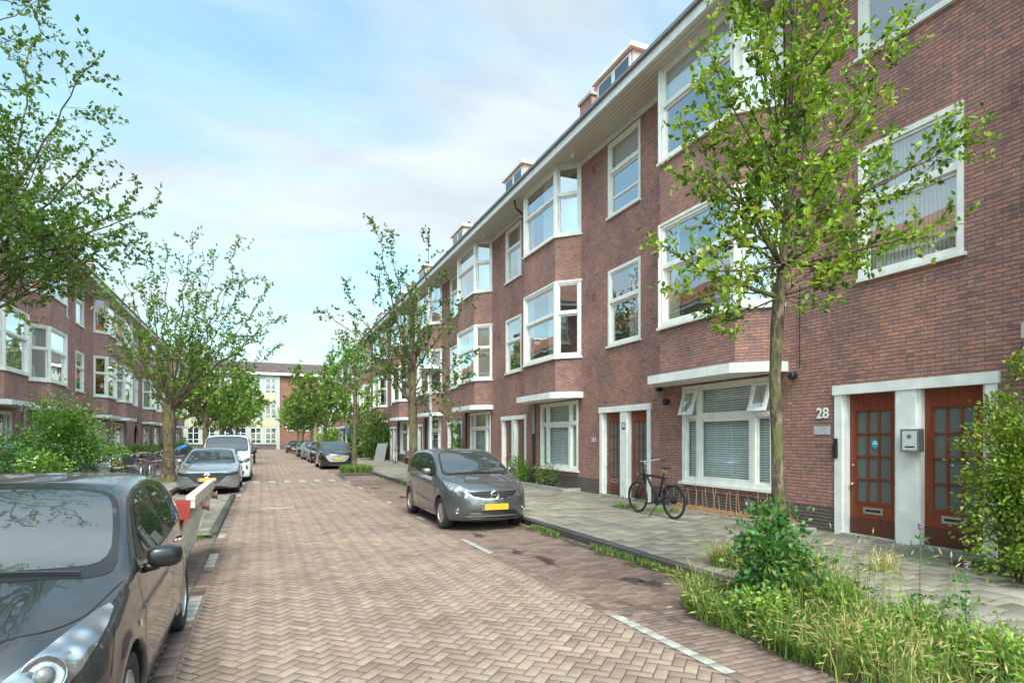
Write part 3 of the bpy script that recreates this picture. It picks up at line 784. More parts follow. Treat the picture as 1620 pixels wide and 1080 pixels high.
RW = 7.75
def right_house(k, label):
    rr = random.Random(100+k)
    root = thing('brick_house', label, 'house', (FX, 4.4+RW*k, 0), 0, 'terraced houses on the right side of the street')
    fn = lambda n, y, z: (-n, y, z)
    mk = lambda: MB(fn)
    dz0, dz1, gz0, gz1 = 0.0, 2.67, 0.75, 2.98
    D0, D1 = 0.37, 2.83
    G0, G1 = 4.15, 6.88
    S0, S1 = (0.79, 2.40) if k == 0 else (0.82, 2.40)
    B0, B1 = 3.95, 7.58
    st = [(4.35, 6.75), (8.2, 10.42)]
    holes = [(D0,D1,0.0,dz1), (G0,G1,gz0,gz1), (S0,S1,4.41,6.58), (S0,S1,8.10,10.22), (B0,B1,4.35,6.75), (B0,B1,8.2,10.42)]
    w = mk(); wall_with_holes(w, RW, 0.0, 10.45, holes); w.build('wall', [M['brick'], M['brick_plinth']], root, recalc=False)
    # soldier-course vent grates
    for (yy, zz) in ((3.1, 9.75), (3.1, 5.9)):
        v = mk()
        for i in range(3): v.box(0.001, 0.006, yy+i*0.07, yy+i*0.07+0.05, zz, zz+0.22)
        v.box(0.0005, 0.002, yy-0.01, yy+0.20, zz-0.01, zz+0.23); v.build('air_brick', M['vent'], root, recalc=True)
    # door surround
    s = mk(); P = Panel((0, D0), (0, D1)); W = D1-D0; jw = 0.14; c0, c1 = W/2-0.15, W/2+0.15
    P.box(s, -0.03, W+0.03, -0.16, 0.05, 2.51, 2.67); P.box(s, 0, jw, -0.16, 0.03, 0, 2.508); P.box(s, W-jw, W, -0.16, 0.03, 0, 2.508); P.box(s, c0, c1, -0.16, 0.03, 0, 2.508)
    for (a, b) in ((jw, jw+0.05), (c0-0.05, c0), (c1, c1+0.05), (W-jw-0.05, W-jw)): P.box(s, a, b, -0.16, -0.02, 0, 2.508)
    s.build('door_surround', M['white2'], root, recalc=True)
    stp = mk(); P.box(stp, jw, c0, -0.3, 0.06, 0.0, 0.145); P.box(stp, c1, W-jw, -0.3, 0.06, 0.0, 0.145); stp.build('door_step', M['concrete'], root, recalc=True)
    wood = 'door_wood' if k in (0, 1) else ('door_wood2' if k in (2, 5) else rr.choice(['door_wood','door_wood2','door_dark']))
    if k == 3: wood = 'door_dark'
    make_door(P, root, jw+0.05, c0-0.05, 2.51, -0.11, wood, mk=mk)
    make_door(P, root, c1+0.05, W-jw-0.05, 2.51, -0.11, wood if k else 'door_wood', mk=mk, knob_right=True)
    bk = mk(); P.q(bk, jw, W-jw, -0.20, 0, 2.51); bk.build('hall_backing', M['room'], root)
    gf_window(mk, root, G0, G1, gz0, gz1, {0:'blind',1:'blind',2:'net'}.get(k, rr.choice(['net','linen','blind','net2'])), opened=(k == 0))
    sty = {0: ('net2','none'), 1: ('half','roller')}.get(k, (rr.choice(['net','half','none','linen']), rr.choice(['net','half','roller','none'])))
    single(mk, root, S0, S1, 4.41, 6.58, 'linen' if k == 0 else sty[0], tr=0.42)
    single(mk, root, S0, S1, 8.10, 10.22, sty[1], opened=(k == 1))
    styles = {0: ['net2','net2','none','none','roller','none'], 1: ['none','net2','none','none','half','none'], 2: ['linen','half','none','net','roller','roller']}.get(k, [rr.choice(['none','net','half','none','roller','net2']) for _ in range(6)])
    bay(mk, root, B0, B1, [M['brick']], st, styles, rr, 1, k > 4)
    canopy(mk, root, B0, B1, k >= 3)
    eave(mk, root, RW, (0.0, 0.6 if k == 9 else 0))
    roof(mk, root, RW, gable=(k == -1, k == 9))
    return root, mk

M['vent'] = simple('vent_brick', (0.22,0.07,0.05), 0.9, 0.2, 8)
M['door_dark'] = wood_mat('dark_door', (0.03,0.015,0.014), (0.05,0.026,0.022))
rl = {-1: "brick terraced house nearest the camera, right of house number 28, wall mostly out of view",
 0: "brick terraced house with two red wooden doors numbered 28 and opened white window with blinds",
 1: "brick terraced house number 30 behind the black bicycle, slat blinds in its ground floor window",
 2: "brick terraced house with orange wooden doors behind the grey hatchback, net curtain downstairs",
 3: "brick terraced house with dark doors, beyond the orange-doored one, behind the tall sparse tree",
 4: "brick terraced house behind the wooden bench and leaning white bicycle",
 5: "brick terraced house whose ground floor is covered by two large climbing shrubs",
 6: "brick terraced house just beyond the climbing shrubs on the right terrace",
 7: "brick terraced house on the right, third from its far corner",
 8: "brick terraced house on the right, next to the far corner house",
 9: "brick corner house at the far end of the right-hand terrace"}
RH = {}
for k in range(-1, 10):
    root, mk = right_house(k, rl[k]); RH[k] = (root, mk)
    dl = (2.17, 4.13, -0.68)
    dormer(mk, root, dl[0], dl[1], n=dl[2], zt=13.2)
    if k in (2, 4, 6, 8): chimney(mk, root, 0.5, n=-3.0)
# details on single houses
root, mk = RH[0]
def rx(n): return -n
M['sign_white'] = simple('sign_white', (0.78,0.76,0.72), 0.5, 0.03, 5)
M['sign_grey'] = simple('sign_grey', (0.42,0.40,0.43), 0.6, 0.2, 12)
RZ = (radians(90), 0, radians(-90))
def wall_text(txt, size, k, yw, z, mat, name, n=0.012, ext=0.004, bold=0.0):
    """text on the right-hand facade facing the street (-x)"""
    root = RH[k][0]
    return text_mesh(txt, size, name, mat, root, (-n, yw-(4.4+RW*k), z), RZ, ext, bold)
hn = wall_text("28", 0.26, 0, 7.48, 2.20, M['sign_white'], 'house_number', bold=0.004)
b = mk(); b.box(0, 0.012, 7.33-4.4, 7.66-4.4, 1.83, 1.98); b.build('name_plate', M['sign_grey'], root, recalc=True)
b = mk(); b.box(0.03, 0.075, 7.16-4.4, 7.23-4.4, 1.42, 1.66); b.box(0.03, 0.05, 7.165-4.4, 7.225-4.4, 1.66, 1.76); b.build('key_safe', M['black'], root, recalc=True)
b = mk(); b.box(0.03, 0.15, 5.72-4.4, 6.0-4.4, 1.55, 1.90, 0); b.box(0.15, 0.156, 5.755-4.4, 5.965-4.4, 1.58, 1.87, 1); b.box(0.156, 0.16, 5.78-4.4, 5.92-4.4, 1.62, 1.64, 2)
b.lathe([(0.035,0),(0.034,0.006),(0.0001,0.007)], 12, 0, (0.156, 5.86-4.4, 1.79), axis='x')
mbx = b.build('mail_box', [M['steel'], M['grey_light'] if 'grey_light' in M else simple('light_grey_paint',(0.55,0.56,0.56),0.5,0.05,6), M['black']], root, recalc=True)
# blue shield sticker on left door glass
b = mk(); yc, zc = 6.60-4.4, 1.66
b.add([(-0.125, yc+a*0.06, zc+c*0.07) for a, c in ((-1,0.9),(-1,-0.1),(-0.75,-0.6),(0,-1.1),(0.75,-0.6),(1,-0.1),(1,0.9),(0,1.05))], [tuple(range(8))], 0)
b.add([(-0.122, yc+a*0.045, zc+c*0.035-0.005) for a, c in ((-1,0.5),(-1,0.1),(1,0.1),(1,0.5))], [(0,1,2,3)], 1)
b.add([(-0.122, yc+a*0.03, zc+0.035+c*0.02) for a, c in ((-1,-0.6),(1,-0.6),(0.6,0.5),(0,1),(-0.6,0.5))], [tuple(range(5))], 1)
b.build('sticker', [simple('sticker_blue',(0.03,0.32,0.42),0.5,0.02,5), M['sign_white']], root)
# black round wall vents beside the canopy of 28
for (yy, zz) in ((12.08, 3.00), (11.80, 2.66), (8.06, 2.93)):
    b = mk(); b.lathe([(0.045,0),(0.045,0.05),(0.075,0.055),(0.08,0.13),(0.06,0.15),(0.0001,0.152)], 14, 0, (0, yy-4.4, zz), axis='x'); b.build('vent_cowl', M['black'], root, smooth=False)
b = mk(); b.tube([(0.03,7.95-4.4,3.05),(0.03,7.95-4.4,4.6)], 0.008, 5); b.build('cable', M['black'], root)
root, mk = RH[1]
b = mk(); b.box(0.031, 0.04, 13.62-12.15, 13.80-12.15, 2.02, 2.20); b.build('number_plate', M['darkblue'] if 'darkblue' in M else simple('dark_enamel',(0.03,0.03,0.06),0.4,0.02,5), root, recalc=True)
wall_text("30", 0.17, 1, 13.71, 2.11, M['sign_white'], 'house_number', n=0.044, ext=0.002, bold=0.002)
wall_text("101", 0.20, 1, 15.35, 1.72, M['sign_white'], 'painted_number', n=0.004, ext=0.001)
b = mk(); b.tube([(0.06,7.35,3.03),(0.06,7.35,1.9)], 0.042, 10, 0); b.tube([(0.06,7.35,1.95),(0.06,7.35,0.2)], 0.05, 10, 1); b.build('downpipe', [M['grey'], M['black']], root)
for k in (2, 3, 4, 6, 7, 8):
    root, mk = RH[k]; b = mk(); b.tube([(0.06,7.66,10.3),(0.06,7.66,3.3)], 0.035, 8) if False else None
    b = mk(); b.tube([(0.06,7.35,3.03),(0.06,7.35,0.2)], 0.045, 8); b.build('downpipe', M['black'], root)
# swan-neck pipe under the eave, hoist hooks
root, mk = RH[1]
b = mk(); b.tube([(0.75,7.5,10.4),(0.7,7.5,10.15),(0.3,7.62,9.95),(0.06,7.66,9.8)], 0.035, 8); b.build('drain_elbow', M['blackmetal'], root)
for k in range(0, 8):
    root, mk = RH[k]; b = mk()
    for yy in (3.4,):
        ring = [(0.62+0.0*0, yy+0.06*cos(a), 10.27+0.07*sin(a)) for a in np.linspace(pi/2, pi/2+2*pi*0.85, 9)]
        b.tube([(0.62,yy,10.42),(0.62,yy,10.36)]+ring, 0.014, 6)
    b.build('hoist_hook', M['sign_white'], root)

# ---------------- left terrace
def left_house(m, part, label):
    U0 = 26.5+15.8*m
    y0, y1 = (U0-4.05, U0+4.7) if part == 'a' else (U0+4.7, U0+11.75)
    W = y1-y0; rr = random.Random(500+m*2+(part == 'b'))
    root = thing('brick_house', label, 'house', (FL, y0, 0), 0, 'terraced houses on the left side of the street')
    mk = lambda: MB(lambda n, y, z: (n, y, z), flip=True)
    o = U0-y0
    if part == 'a': bays = [(0.3+o, 3.95+o)]; sing = [(-3.4+o, -1.75+o)]; gfw = [(0.75+o, 3.5+o)]
    else: bays = [(5.4+o, 9.05+o)]; sing = [(9.75+o, 10.95+o)]; gfw = [(5.85+o, 8.6+o)]
    st = [(4.35, 6.8), (8.25, 10.42)]
    holes = [(a,b,4.35,6.8) for a,b in bays]+[(a,b,8.25,10.42) for a,b in bays]
    for a, b in sing: holes += [(a,b,4.41,6.6),(a,b,8.1,10.22)]
    for a, b in gfw: holes.append((a,b,0.55,2.85))
    arch = (part == 'a' and m == 2)
    dr = None
    if part == 'a' and not arch: dr = (sing[0][0]-0.1, sing[0][1]+0.15); holes.append((dr[0], dr[1], 0, 2.6))
    if arch: holes.append((sing[0][0]+0.1, sing[0][1]+0.1, 0, 2.9))
    w = mk(); wall_with_holes(w, W, 0, 10.45, holes)
    if arch:     # brick spandrels make the opening a pointed arch
        a, b = sing[0][0]+0.1, sing[0][1]+0.1; c = (a+b)/2; n = 8
        L = [(-0.0+0.001, a, 2.9)]+[(0.001, a+(c-a)*(1-cos(pi/2*i/n)), 1.5+1.4*sin(pi/2*i/n)) for i in range(n+1)]
        w.add([(0.001,a,2.9)]+L[1:], [tuple(range(len(L)))])
        w.add([(0.001,b,2.9)]+[(0.001, a+b-p[1], p[2]) for p in reversed(L[1:])], [tuple(range(len(L)))])
        for i in range(4): w.box(0.001, 0.02, a-0.4, b+0.4, 3.02+i*0.1, 3.06+i*0.1, 1)
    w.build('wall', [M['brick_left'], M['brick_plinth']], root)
    if arch:
        rm = mk(); room(rm, a, b, 0, 2.9, n0=-0.13, dep=1.2); rm.build('porch', M['room'], root)
    styles = {(0,'b'): ['net','net','half','red','none','none'], (1,'a'): ['red','none','none','red','none','none']}.get((m,part), [rr.choice(['none','net','half','net','linen']) for _ in range(6)])
    for a, b in bays:
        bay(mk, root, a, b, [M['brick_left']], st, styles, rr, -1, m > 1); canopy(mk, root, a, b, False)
    for a, b in gfw: gf_window(mk, root, a, b, 0.55, 2.85, rr.choice(['net','none','net2','none']))
    for a, b in sing:
        single(mk, root, a, b, 4.41, 6.6, rr.choice(['net','none','half'])); single(mk, root, a, b, 8.1, 10.22, rr.choice(['net','none','half']))
    if dr:
        P = Panel((0, dr[0]), (0, dr[1])); s = mk(); Wd = dr[1]-dr[0]
        P.box(s, 0, 0.12, -0.16, 0.03, 0, 2.45); P.box(s, Wd-0.12, Wd, -0.16, 0.03, 0, 2.45); P.box(s, -0.02, Wd+0.02, -0.16, 0.04, 2.452, 2.6); P.box(s, Wd/2-0.08, Wd/2+0.08, -0.16, 0.03, 0, 2.45)
        s.build('door_surround', M['white2'], root, recalc=True)
        wd = rr.choice(['door_wood','door_dark','door_wood2'])
        make_door(P, root, 0.12, Wd/2-0.08, 2.45, -0.1, wd, mk=mk, letter=False); make_door(P, root, Wd/2+0.08, Wd-0.12, 2.45, -0.1, wd, mk=mk, letter=False)
        bk = mk(); P.q(bk, 0.1, Wd-0.1, -0.2, 0, 2.45); bk.build('hall_backing', M['room'], root)
    eave(mk, root, W); roof(mk, root, W, gable=(m == -2 and part == 'a', m == 3 and part == 'b'))
    p = mk(); yy = (4.65+o) if part == 'a' else 9.35+o
    p.tube([(0.07,yy,10.3),(0.07,yy,0.2)] if part == 'a' else [(0.07,yy,3.0),(0.07,yy,0.2)], 0.045, 8); p.build('downpipe', M['grey'], root)
    if part == 'a': dormer(mk, root, 0.8+o, 3.2+o, n=-1.0, zt=12.9)
    if part == 'a': chimney(mk, root, 0.6, n=-3.0)
    return root
ll = {(-2,'a'): "brick terraced house on the left behind the camera", (-2,'b'): "brick terraced house on the left beside the camera",
 (-1,'a'): "brick terraced house on the left, first beyond the camera, outside the view", (-1,'b'): "brick terraced house on the left, out of view before the picture edge",
 (0,'a'): "brick terraced house at the left picture edge, white canted bay cut by the edge",
 (0,'b'): "brick terraced house behind the big green garden bush, pale curtains in its first floor bay",
 (1,'a'): "brick terraced house with red curtains in both canted bays",
 (1,'b'): "brick terraced house joined to the red-curtained house, nearer the brick arch",
 (2,'a'): "brick terraced house with the dark arched porch at street level",
 (2,'b'): "brick terraced house just beyond the arched porch house, behind the thick left tree trunk",
 (3,'a'): "brick terraced house on the left, second from the far corner", (3,'b'): "brick corner house at the far end of the left-hand terrace"}
left_house(-2, 'b', ll[(-2, 'b')])
for m in range(-1, 4):
    for part in 'ab': left_house(m, part, ll[(m, part)])

# ---------------- school at the end of the street
M['school_white'] = simple('school_white_paint', (0.34,0.34,0.33), 0.6, 0.06, 2)
def school():
    root = thing('school_building', 'long orange brick school with white windows and yellow panels across the street end', 'building', (0, 100, 0))
    w = MB(); w.box(-34, 40, 0, 12, 0.8, 12.1, 0); w.box(-34, 40, -0.03, 0.0, 0, 0.85, 1); w.build('wall', [M['brick_orange'], M['brick_plinth']], root)
    r = MB(); r.add([(-34.5,-0.7,12.1),(40.5,-0.7,12.1),(40.5,3.0,14.1),(-34.5,3.0,14.1),(40.5,9,14.1),(-34.5,9,14.1)], [(0,1,2,3),(3,2,4,5)], 0)
    r.box(-34.5, 40.5, -0.75, 0.0, 11.75, 12.09, 1); r.build('roof', [M['tile_dark'], M['white2']], root)
    yel = simple('yellow_panel', (0.40,0.35,0.22), 0.7, 0.05, 2)
    for (bx0, bx1) in ((-10.6, 2.3), (8.6, 18)):
        p = MB(); p.box(bx0, bx1, -0.12, -0.035, 0.9, 11.7, 0)
        for z0 in (3.6, 7.6): p.box(bx0+0.2, bx1-0.2, -0.16, -0.121, z0, z0+1.25, 1)
        n = int(round((bx1-bx0)/2.1)); s = (bx1-bx0)/n
        for i in range(n+1):
            if i % 2 == 0: p.box(bx0+i*s-0.24, bx0+i*s+0.24, -0.3, -0.121, 0, 11.6, 0)
        fp = p.build('window_front', [M['school_white'], yel], root)
        for i in range(n):
            for z0 in (1.1, 5.0, 8.9):
                a, b = bx0+i*s+0.30, bx0+(i+1)*s-0.30
                g = MB(); g.box(a, b, -0.15, -0.121, z0, z0+2.4, 0)
                mm = (a+b)/2
                for (q0,q1,z1,z2) in ((a,b,z0+0.55,z0+0.62),(a,b,z0+1.5,z0+1.56),(mm-0.05,mm+0.05,z0,z0+2.4),(a,a+0.07,z0,z0+2.4),(b-0.07,b,z0,z0+2.4),(a,b,z0,z0+0.07),(a,b,z0+2.33,z0+2.4)):
                    g.box(q0,q1,-0.18,-0.151,z1,z2,1)
                g.build('window', [M['darkglass'], M['white2']], root)
    for x in (4.0, 6.3, 21, 24, 27, -14, -17, -20):
        for z0 in (3.0,):
            g = MB(); g.box(x-0.6, x+0.6, -0.10, -0.035, z0, z0+1.3, 1); g.box(x-0.42, x+0.42, -0.12, -0.101, z0+0.18, z0+1.12, 0); g.build('window', [M['darkglass'], M['white2']], root)
school()
# ------------------------------------------------------------------ vegetation
def leaf_material(name, stops, trans=0.35, rough=0.45):
    m, N, L, b = principled(name, stops[0][1], rough, 0, 0.4)
    a = nd(N, "ShaderNodeAttribute"); a.attribute_name = 'rnd'
    sp = nd(N, "ShaderNodeSeparateColor"); L.new(a.outputs[0], sp.inputs[0])
    r = ramp(N, stops); L.new(sp.outputs[0], r.inputs[0])
    L.new(r.outputs[0], b.inputs["Base Color"])
    t = nd(N, "ShaderNodeBsdfTranslucent")
    c = mix(N, L, r.outputs[0], (1.3,1.5,0.5), 1.0, 'MULTIPLY'); L.new(c, t.inputs[0])
    mx = nd(N, "ShaderNodeMixShader"); mx.inputs[0].default_value = trans
    out = [n for n in N if n.type == 'OUTPUT_MATERIAL'][0]
    L.new(b.outputs[0], mx.inputs[1]); L.new(t.outputs[0], mx.inputs[2]); L.new(mx.outputs[0], out.inputs[0])
    return m
M['leaf_bright'] = leaf_material('leaf_bright', [(0,(0.040,0.075,0.010)),(0.28,(0.095,0.165,0.018)),(0.6,(0.215,0.30,0.028)),(0.9,(0.37,0.43,0.05)),(1,(0.34,0.22,0.07))], 0.38)
M['leaf_mid'] = leaf_material('leaf_mid', [(0,(0.058,0.105,0.020)),(0.5,(0.109,0.175,0.030)),(0.85,(0.174,0.245,0.041)),(1,(0.246,0.280,0.054))], 0.35)
M['leaf_dark'] = leaf_material('leaf_dark', [(0,(0.041,0.077,0.019)),(0.5,(0.072,0.126,0.027)),(0.85,(0.123,0.189,0.038)),(1,(0.189,0.224,0.054))], 0.25)
M['leaf_ivy'] = leaf_material('leaf_ivy', [(0,(0.043,0.105,0.030)),(0.5,(0.072,0.168,0.041)),(0.9,(0.145,0.280,0.054)),(1,(0.290,0.364,0.068))], 0.2, 0.35)
M['leaf_yellow'] = leaf_material('leaf_yellow_edge', [(0,(0.07,0.13,0.015)),(0.35,(0.15,0.22,0.025)),(0.7,(0.30,0.34,0.05)),(1,(0.50,0.48,0.14))], 0.3)
M['leaf_shrub'] = leaf_material('leaf_shrub', [(0,(0.058,0.119,0.020)),(0.5,(0.109,0.210,0.030)),(0.85,(0.189,0.308,0.041)),(1,(0.290,0.392,0.068))], 0.3)
M['grassm'] = leaf_material('grass_blade', [(0,(0.07,0.13,0.02)),(0.4,(0.13,0.20,0.035)),(0.62,(0.22,0.26,0.06)),(0.8,(0.38,0.32,0.13)),(1,(0.52,0.42,0.22))], 0.3, 0.6)
M['petal_w'] = simple('white_petal', (0.75,0.73,0.62), 0.6, 0.05, 8)
M['petal_p'] = simple('purple_petal', (0.33,0.07,0.42), 0.6, 0.1, 8)
def bark_mat():
    m, N, L, b = principled('bark', (0.13,0.10,0.075), 0.95)
    oc = objcoord(N)
    mp = nd(N, "ShaderNodeMapping"); mp.inputs["Scale"].default_value = (1,1,0.28); L.new(oc, mp.inputs[0])
    f = noise(N, L, 26, 7, mp.outputs[0], 0.72)
    r = ramp(N, [(0.38,(0.018,0.012,0.008)),(0.5,(0.085,0.058,0.036)),(0.60,(0.19,0.135,0.09)),(0.70,(0.30,0.25,0.19))]); L.new(f, r.inputs[0])
    g = noise(N, L, 2.2, 5, oc); rg = ramp(N, [(0.48,(0,0,0)),(0.6,(0.75,)*3)]); L.new(g, rg.inputs[0])
    c = mix(N, L, r.outputs[0], (0.11,0.115,0.03), rg.outputs[0]); L.new(c, b.inputs["Base Color"])
    bump(N, L, b, f, 0.9, 0.03); return m
M['bark'] = bark_mat()

def tubes_np(brs, kmin=3):
    """brs: list of (pts (n,3), radii (n,)) -> V,F"""
    V, F = [], []; o = 0
    for pts, rad in brs:
        n = len(pts)
        k = 9 if rad[0] > 0.06 else (6 if rad[0] > 0.02 else (4 if rad[0] > 0.007 else 3))
        t = np.gradient(pts, axis=0); t /= np.linalg.norm(t, axis=1)[:,None]+1e-9
        ref = np.array([0.31,0.95,0.05]) if abs(t[0,2]) > 0.5 else np.array([0,0,1.0])
        a = np.cross(t, ref); a /= np.linalg.norm(a, axis=1)[:,None]+1e-9
        b = np.cross(t, a)
        th = np.arange(k)*2*pi/k
        ring = a[:,None,:]*np.cos(th)[None,:,None]+b[:,None,:]*np.sin(th)[None,:,None]
        rr = rad[:,None]*np.ones(k)
        if rad[0] > 0.05: rr = rr*(1+0.10*np.sin(th*2+pts[:,2:3]*3)+0.06*np.sin(th*3-pts[:,2:3]*7))
        v = pts[:,None,:]+ring*rr[:,:,None]
        V.append(v.reshape(-1,3))
        i = np.arange(n-1)[:,None]*k; j = np.arange(k)[None,:]; j2 = (j+1)%k
        f = np.stack([i+j, i+j2, i+k+j2, i+k+j], -1).reshape(-1,4)+o
        F.append(f); o += n*k
    return np.concatenate(V), np.concatenate(F)

def leaves_np(P, D, size, rs, near=True, flat=0.55, aspect=0.55, tone=None):
    """leaf faces at positions P growing along D"""
    n = len(P)
    D = D+rs.normal(0, 0.55, (n,3)); D[:,2] += 0.05; D /= np.linalg.norm(D, axis=1)[:,None]
    up = np.array([0,0,1.0])*flat+rs.normal(0, 0.5, (n,3))
    S = np.cross(D, up); S /= np.linalg.norm(S, axis=1)[:,None]+1e-9
    Nn = np.cross(S, D)
    L = size*rs.uniform(0.6, 1.25, n)[:,None]; W = L*aspect*0.5
    st = 0.12*L
    if near:
        pts = [P+D*st, P+D*(st+L*0.35)+S*W+Nn*L*0.06, P+D*(st+L*0.72)+S*W*0.75+Nn*L*0.05, P+D*(st+L)-Nn*L*0.08,
               P+D*(st+L*0.72)-S*W*0.75+Nn*L*0.05, P+D*(st+L*0.35)-S*W+Nn*L*0.06]
        V = np.stack(pts, 1).reshape(-1,3); F0 = np.array([(0,1,2,3),(0,3,4,5)])
        F = (F0[None]+np.arange(n)[:,None,None]*6).reshape(-1,4); q = 6
    else:
        pts = [P, P+D*L*0.5+S*W, P+D*L, P+D*L*0.5-S*W]
        V = np.stack(pts, 1).reshape(-1,3); F = np.arange(n*4).reshape(-1,4); q = 4
    t = rs.rand(n) if tone is None else np.clip(tone+rs.normal(0, 0.20, n), 0, 1)
    R = np.zeros((n*q,3)); R[:,0] = np.repeat(t, q)
    return V, F, R

def bez(p0, p1, p2, n):
    t = np.linspace(0, 1, n)[:,None]; return (1-t)**2*p0+2*t*(1-t)*p1+t*t*p2
def wobble(pts, amp, rs):
    n = len(pts); w = rs.normal(0, 1, (n,3)); 
    w = (w+np.roll(w,1,0)+np.roll(w,-1,0))/2; w[0] = 0; f = np.linspace(0, 1, n)[:,None]**0.5
    return pts+w*amp*f

def grow_tree(trunk, limbs, rs, sec=0.28, slen=(0.9,0.35), twig=0.16, tl=0.42, leafstep=0.075, leaf=0.075, near=True, start=0.22, perstep=2, keep=1.0, tone0=0.45):
    """trunk: (pts, radii); limbs: list of (start point, end point, radius). returns trunk branches, wood, leaves"""
    wood = []; P, D, T = [], [], []
    def leafy(pts, tone):
        seg = np.linalg.norm(np.diff(pts, axis=0), axis=1); L = seg.sum(); n = max(2, int(L/leafstep))
        cum = np.concatenate([[0], np.cumsum(seg)]); s = np.linspace(L*0.2, L, n)
        q = np.stack([np.interp(s, cum, pts[:,i]) for i in range(3)], 1)
        d = np.gradient(pts, axis=0); d /= np.linalg.norm(d, axis=1)[:,None]+1e-9
        dd = np.stack([np.interp(s, cum, d[:,i]) for i in range(3)], 1)
        for _ in range(perstep):
            m = rs.rand(n) < keep
            P.append(q[m]); D.append((dd+rs.normal(0,0.7,(n,3)))[m]); T.append(np.full(m.sum(), tone))
    def child(p, d, L, r, amp=0.05, n=6, upw=0.25):
        d = d/np.linalg.norm(d); e = p+d*L; e[2] += upw*L*0.5
        mid = p+d*L*0.5; mid[2] -= 0.02*L
        pts = wobble(bez(p, mid, e, n), amp*L, rs)
        rad = np.linspace(r*0.8, r*0.25, n); wood.append((pts, rad)); return pts
    def rdir(t, ang):
        v = rs.normal(0, 1, 3); v -= t*np.dot(v, t); v /= np.linalg.norm(v)+1e-9
        return t*cos(ang)+v*sin(ang)
    for (s, e, r) in limbs:
        s, e = np.array(s, float), np.array(e, float); L = np.linalg.norm(e-s)
        hor = e-s; mid = s+hor*0.45; mid[2] += (0.06*L if abs(hor[2]) > 0.5*L else -0.04*L); mid[:2] += hor[:2]*0.10
        n = max(7, int(L/0.22)); pts = wobble(bez(s, mid, e, n), 0.016*L, rs)
        rad = r*0.8*(1-np.linspace(0,1,n)**0.7*0.9)+0.002; wood.append((pts, rad))
        d = np.gradient(pts, axis=0); d /= np.linalg.norm(d, axis=1)[:,None]
        k = int(L*(1-start)/sec)+1
        for f in np.linspace(start, 0.97, k):
            i = f*(n-1); i0 = min(int(i), n-2); p = pts[i0]+(pts[i0+1]-pts[i0])*(i-i0); t = d[i0]
            l2 = (slen[0]*(1-f)**0.7+slen[1])*rs.uniform(0.55, 1.15)
            sp = child(p, rdir(t, rs.uniform(0.55, 1.15)), l2, max(0.0035, rad[i0]*0.45), 0.06, 6)
            tone = tone0+rs.normal(0, 0.13)
            sd = np.gradient(sp, axis=0); sd /= np.linalg.norm(sd, axis=1)[:,None]
            k2 = max(1, int(l2/twig))
            for g in np.linspace(0.25, 1.0, k2+1):
                j = g*5; j0 = min(int(j), 4); pp = sp[j0]+(sp[j0+1]-sp[j0])*(j-j0)
                tp = child(pp, rdir(sd[j0], rs.uniform(0.3, 1.1)), tl*rs.uniform(0.4, 1.1), 0.0022, 0.07, 4)
                leafy(tp, tone+rs.normal(0, 0.08))
            leafy(sp[3:], tone)
        leafy(pts[-4:], tone0)
    V, F = tubes_np(wood)
    lv = leaves_np(np.concatenate(P), np.concatenate(D), leaf, rs, near, tone=np.concatenate(T))
    return tubes_np([trunk]), (V, F), lv

def trunk_pts(base, top, r0, r1, rs, n=14, sway=0.03, flare=1.35):
    base, top = np.array(base, float), np.array(top, float)
    t = np.linspace(0, 1, n)[:,None]; p = base+(top-base)*t
    p[:,:2] += np.cumsum(rs.normal(0, sway/3, (n,2)), axis=0)*np.minimum(1, t*3)*(1-t)
    r = r0+(r1-r0)*t[:,0]; r *= 1+0.04*np.sin(np.arange(n)*2.1); r[0] *= flare; r[1] *= 1+(flare-1)*0.3; r *= 1+rs.normal(0, 0.03, n)
    return p, r

def make_tree(name, label, base, trunk, limbs, seed, leafmat='leaf_mid', group=None, **kw):
    rs = np.random.RandomState(seed)
    base = np.array(base, float)
    tp = (trunk[0]-base, trunk[1]); lm = [(np.array(s)-base, np.array(e)-base, r) for s, e, r in limbs]
    tr, wd, lv = grow_tree(tp, lm, rs, **kw)
    root = thing(name, label, 'tree', tuple(base), 0, group)
    npmesh('trunk', tr[0], tr[1], M['bark'], root, smooth=True)
    cr = npmesh('crown', lv[0], lv[1], M[leafmat], root, rnd=lv[2])
    npmesh('branches', wd[0], wd[1], M['bark'], root, smooth=True)
    return root

def px3(px, py, d): return np.array(pix(px, py, d))
TG = 'street trees along both kerbs'
def on_trunk(tp, z):
    p = tp[0]; i = np.argmin(abs(p[:,2]-z)); return p[i]
def vase_limbs(tp, base, zf, H, R, n, seed, r=0.06, n2=0):
    rs = np.random.RandomState(seed); out = []
    for i in range(n):
        a = 2*pi*(i+rs.uniform(-0.3,0.3))/n*(1.618 if n > 6 else 1); el = rs.uniform(0.15, 1.0)
        hr = R*rs.uniform(0.75,1.1)*sqrt(max(0.05, 1-(el*0.97)**2)); hz = zf+0.4+(H-zf-0.4)*el*rs.uniform(0.88,1.0)
        s = on_trunk(tp, zf+rs.uniform(-0.2, 0.9)); out.append((s, np.array([base[0]+hr*cos(a), base[1]+hr*sin(a), hz]), r*rs.uniform(0.6,1.1)))
    return out

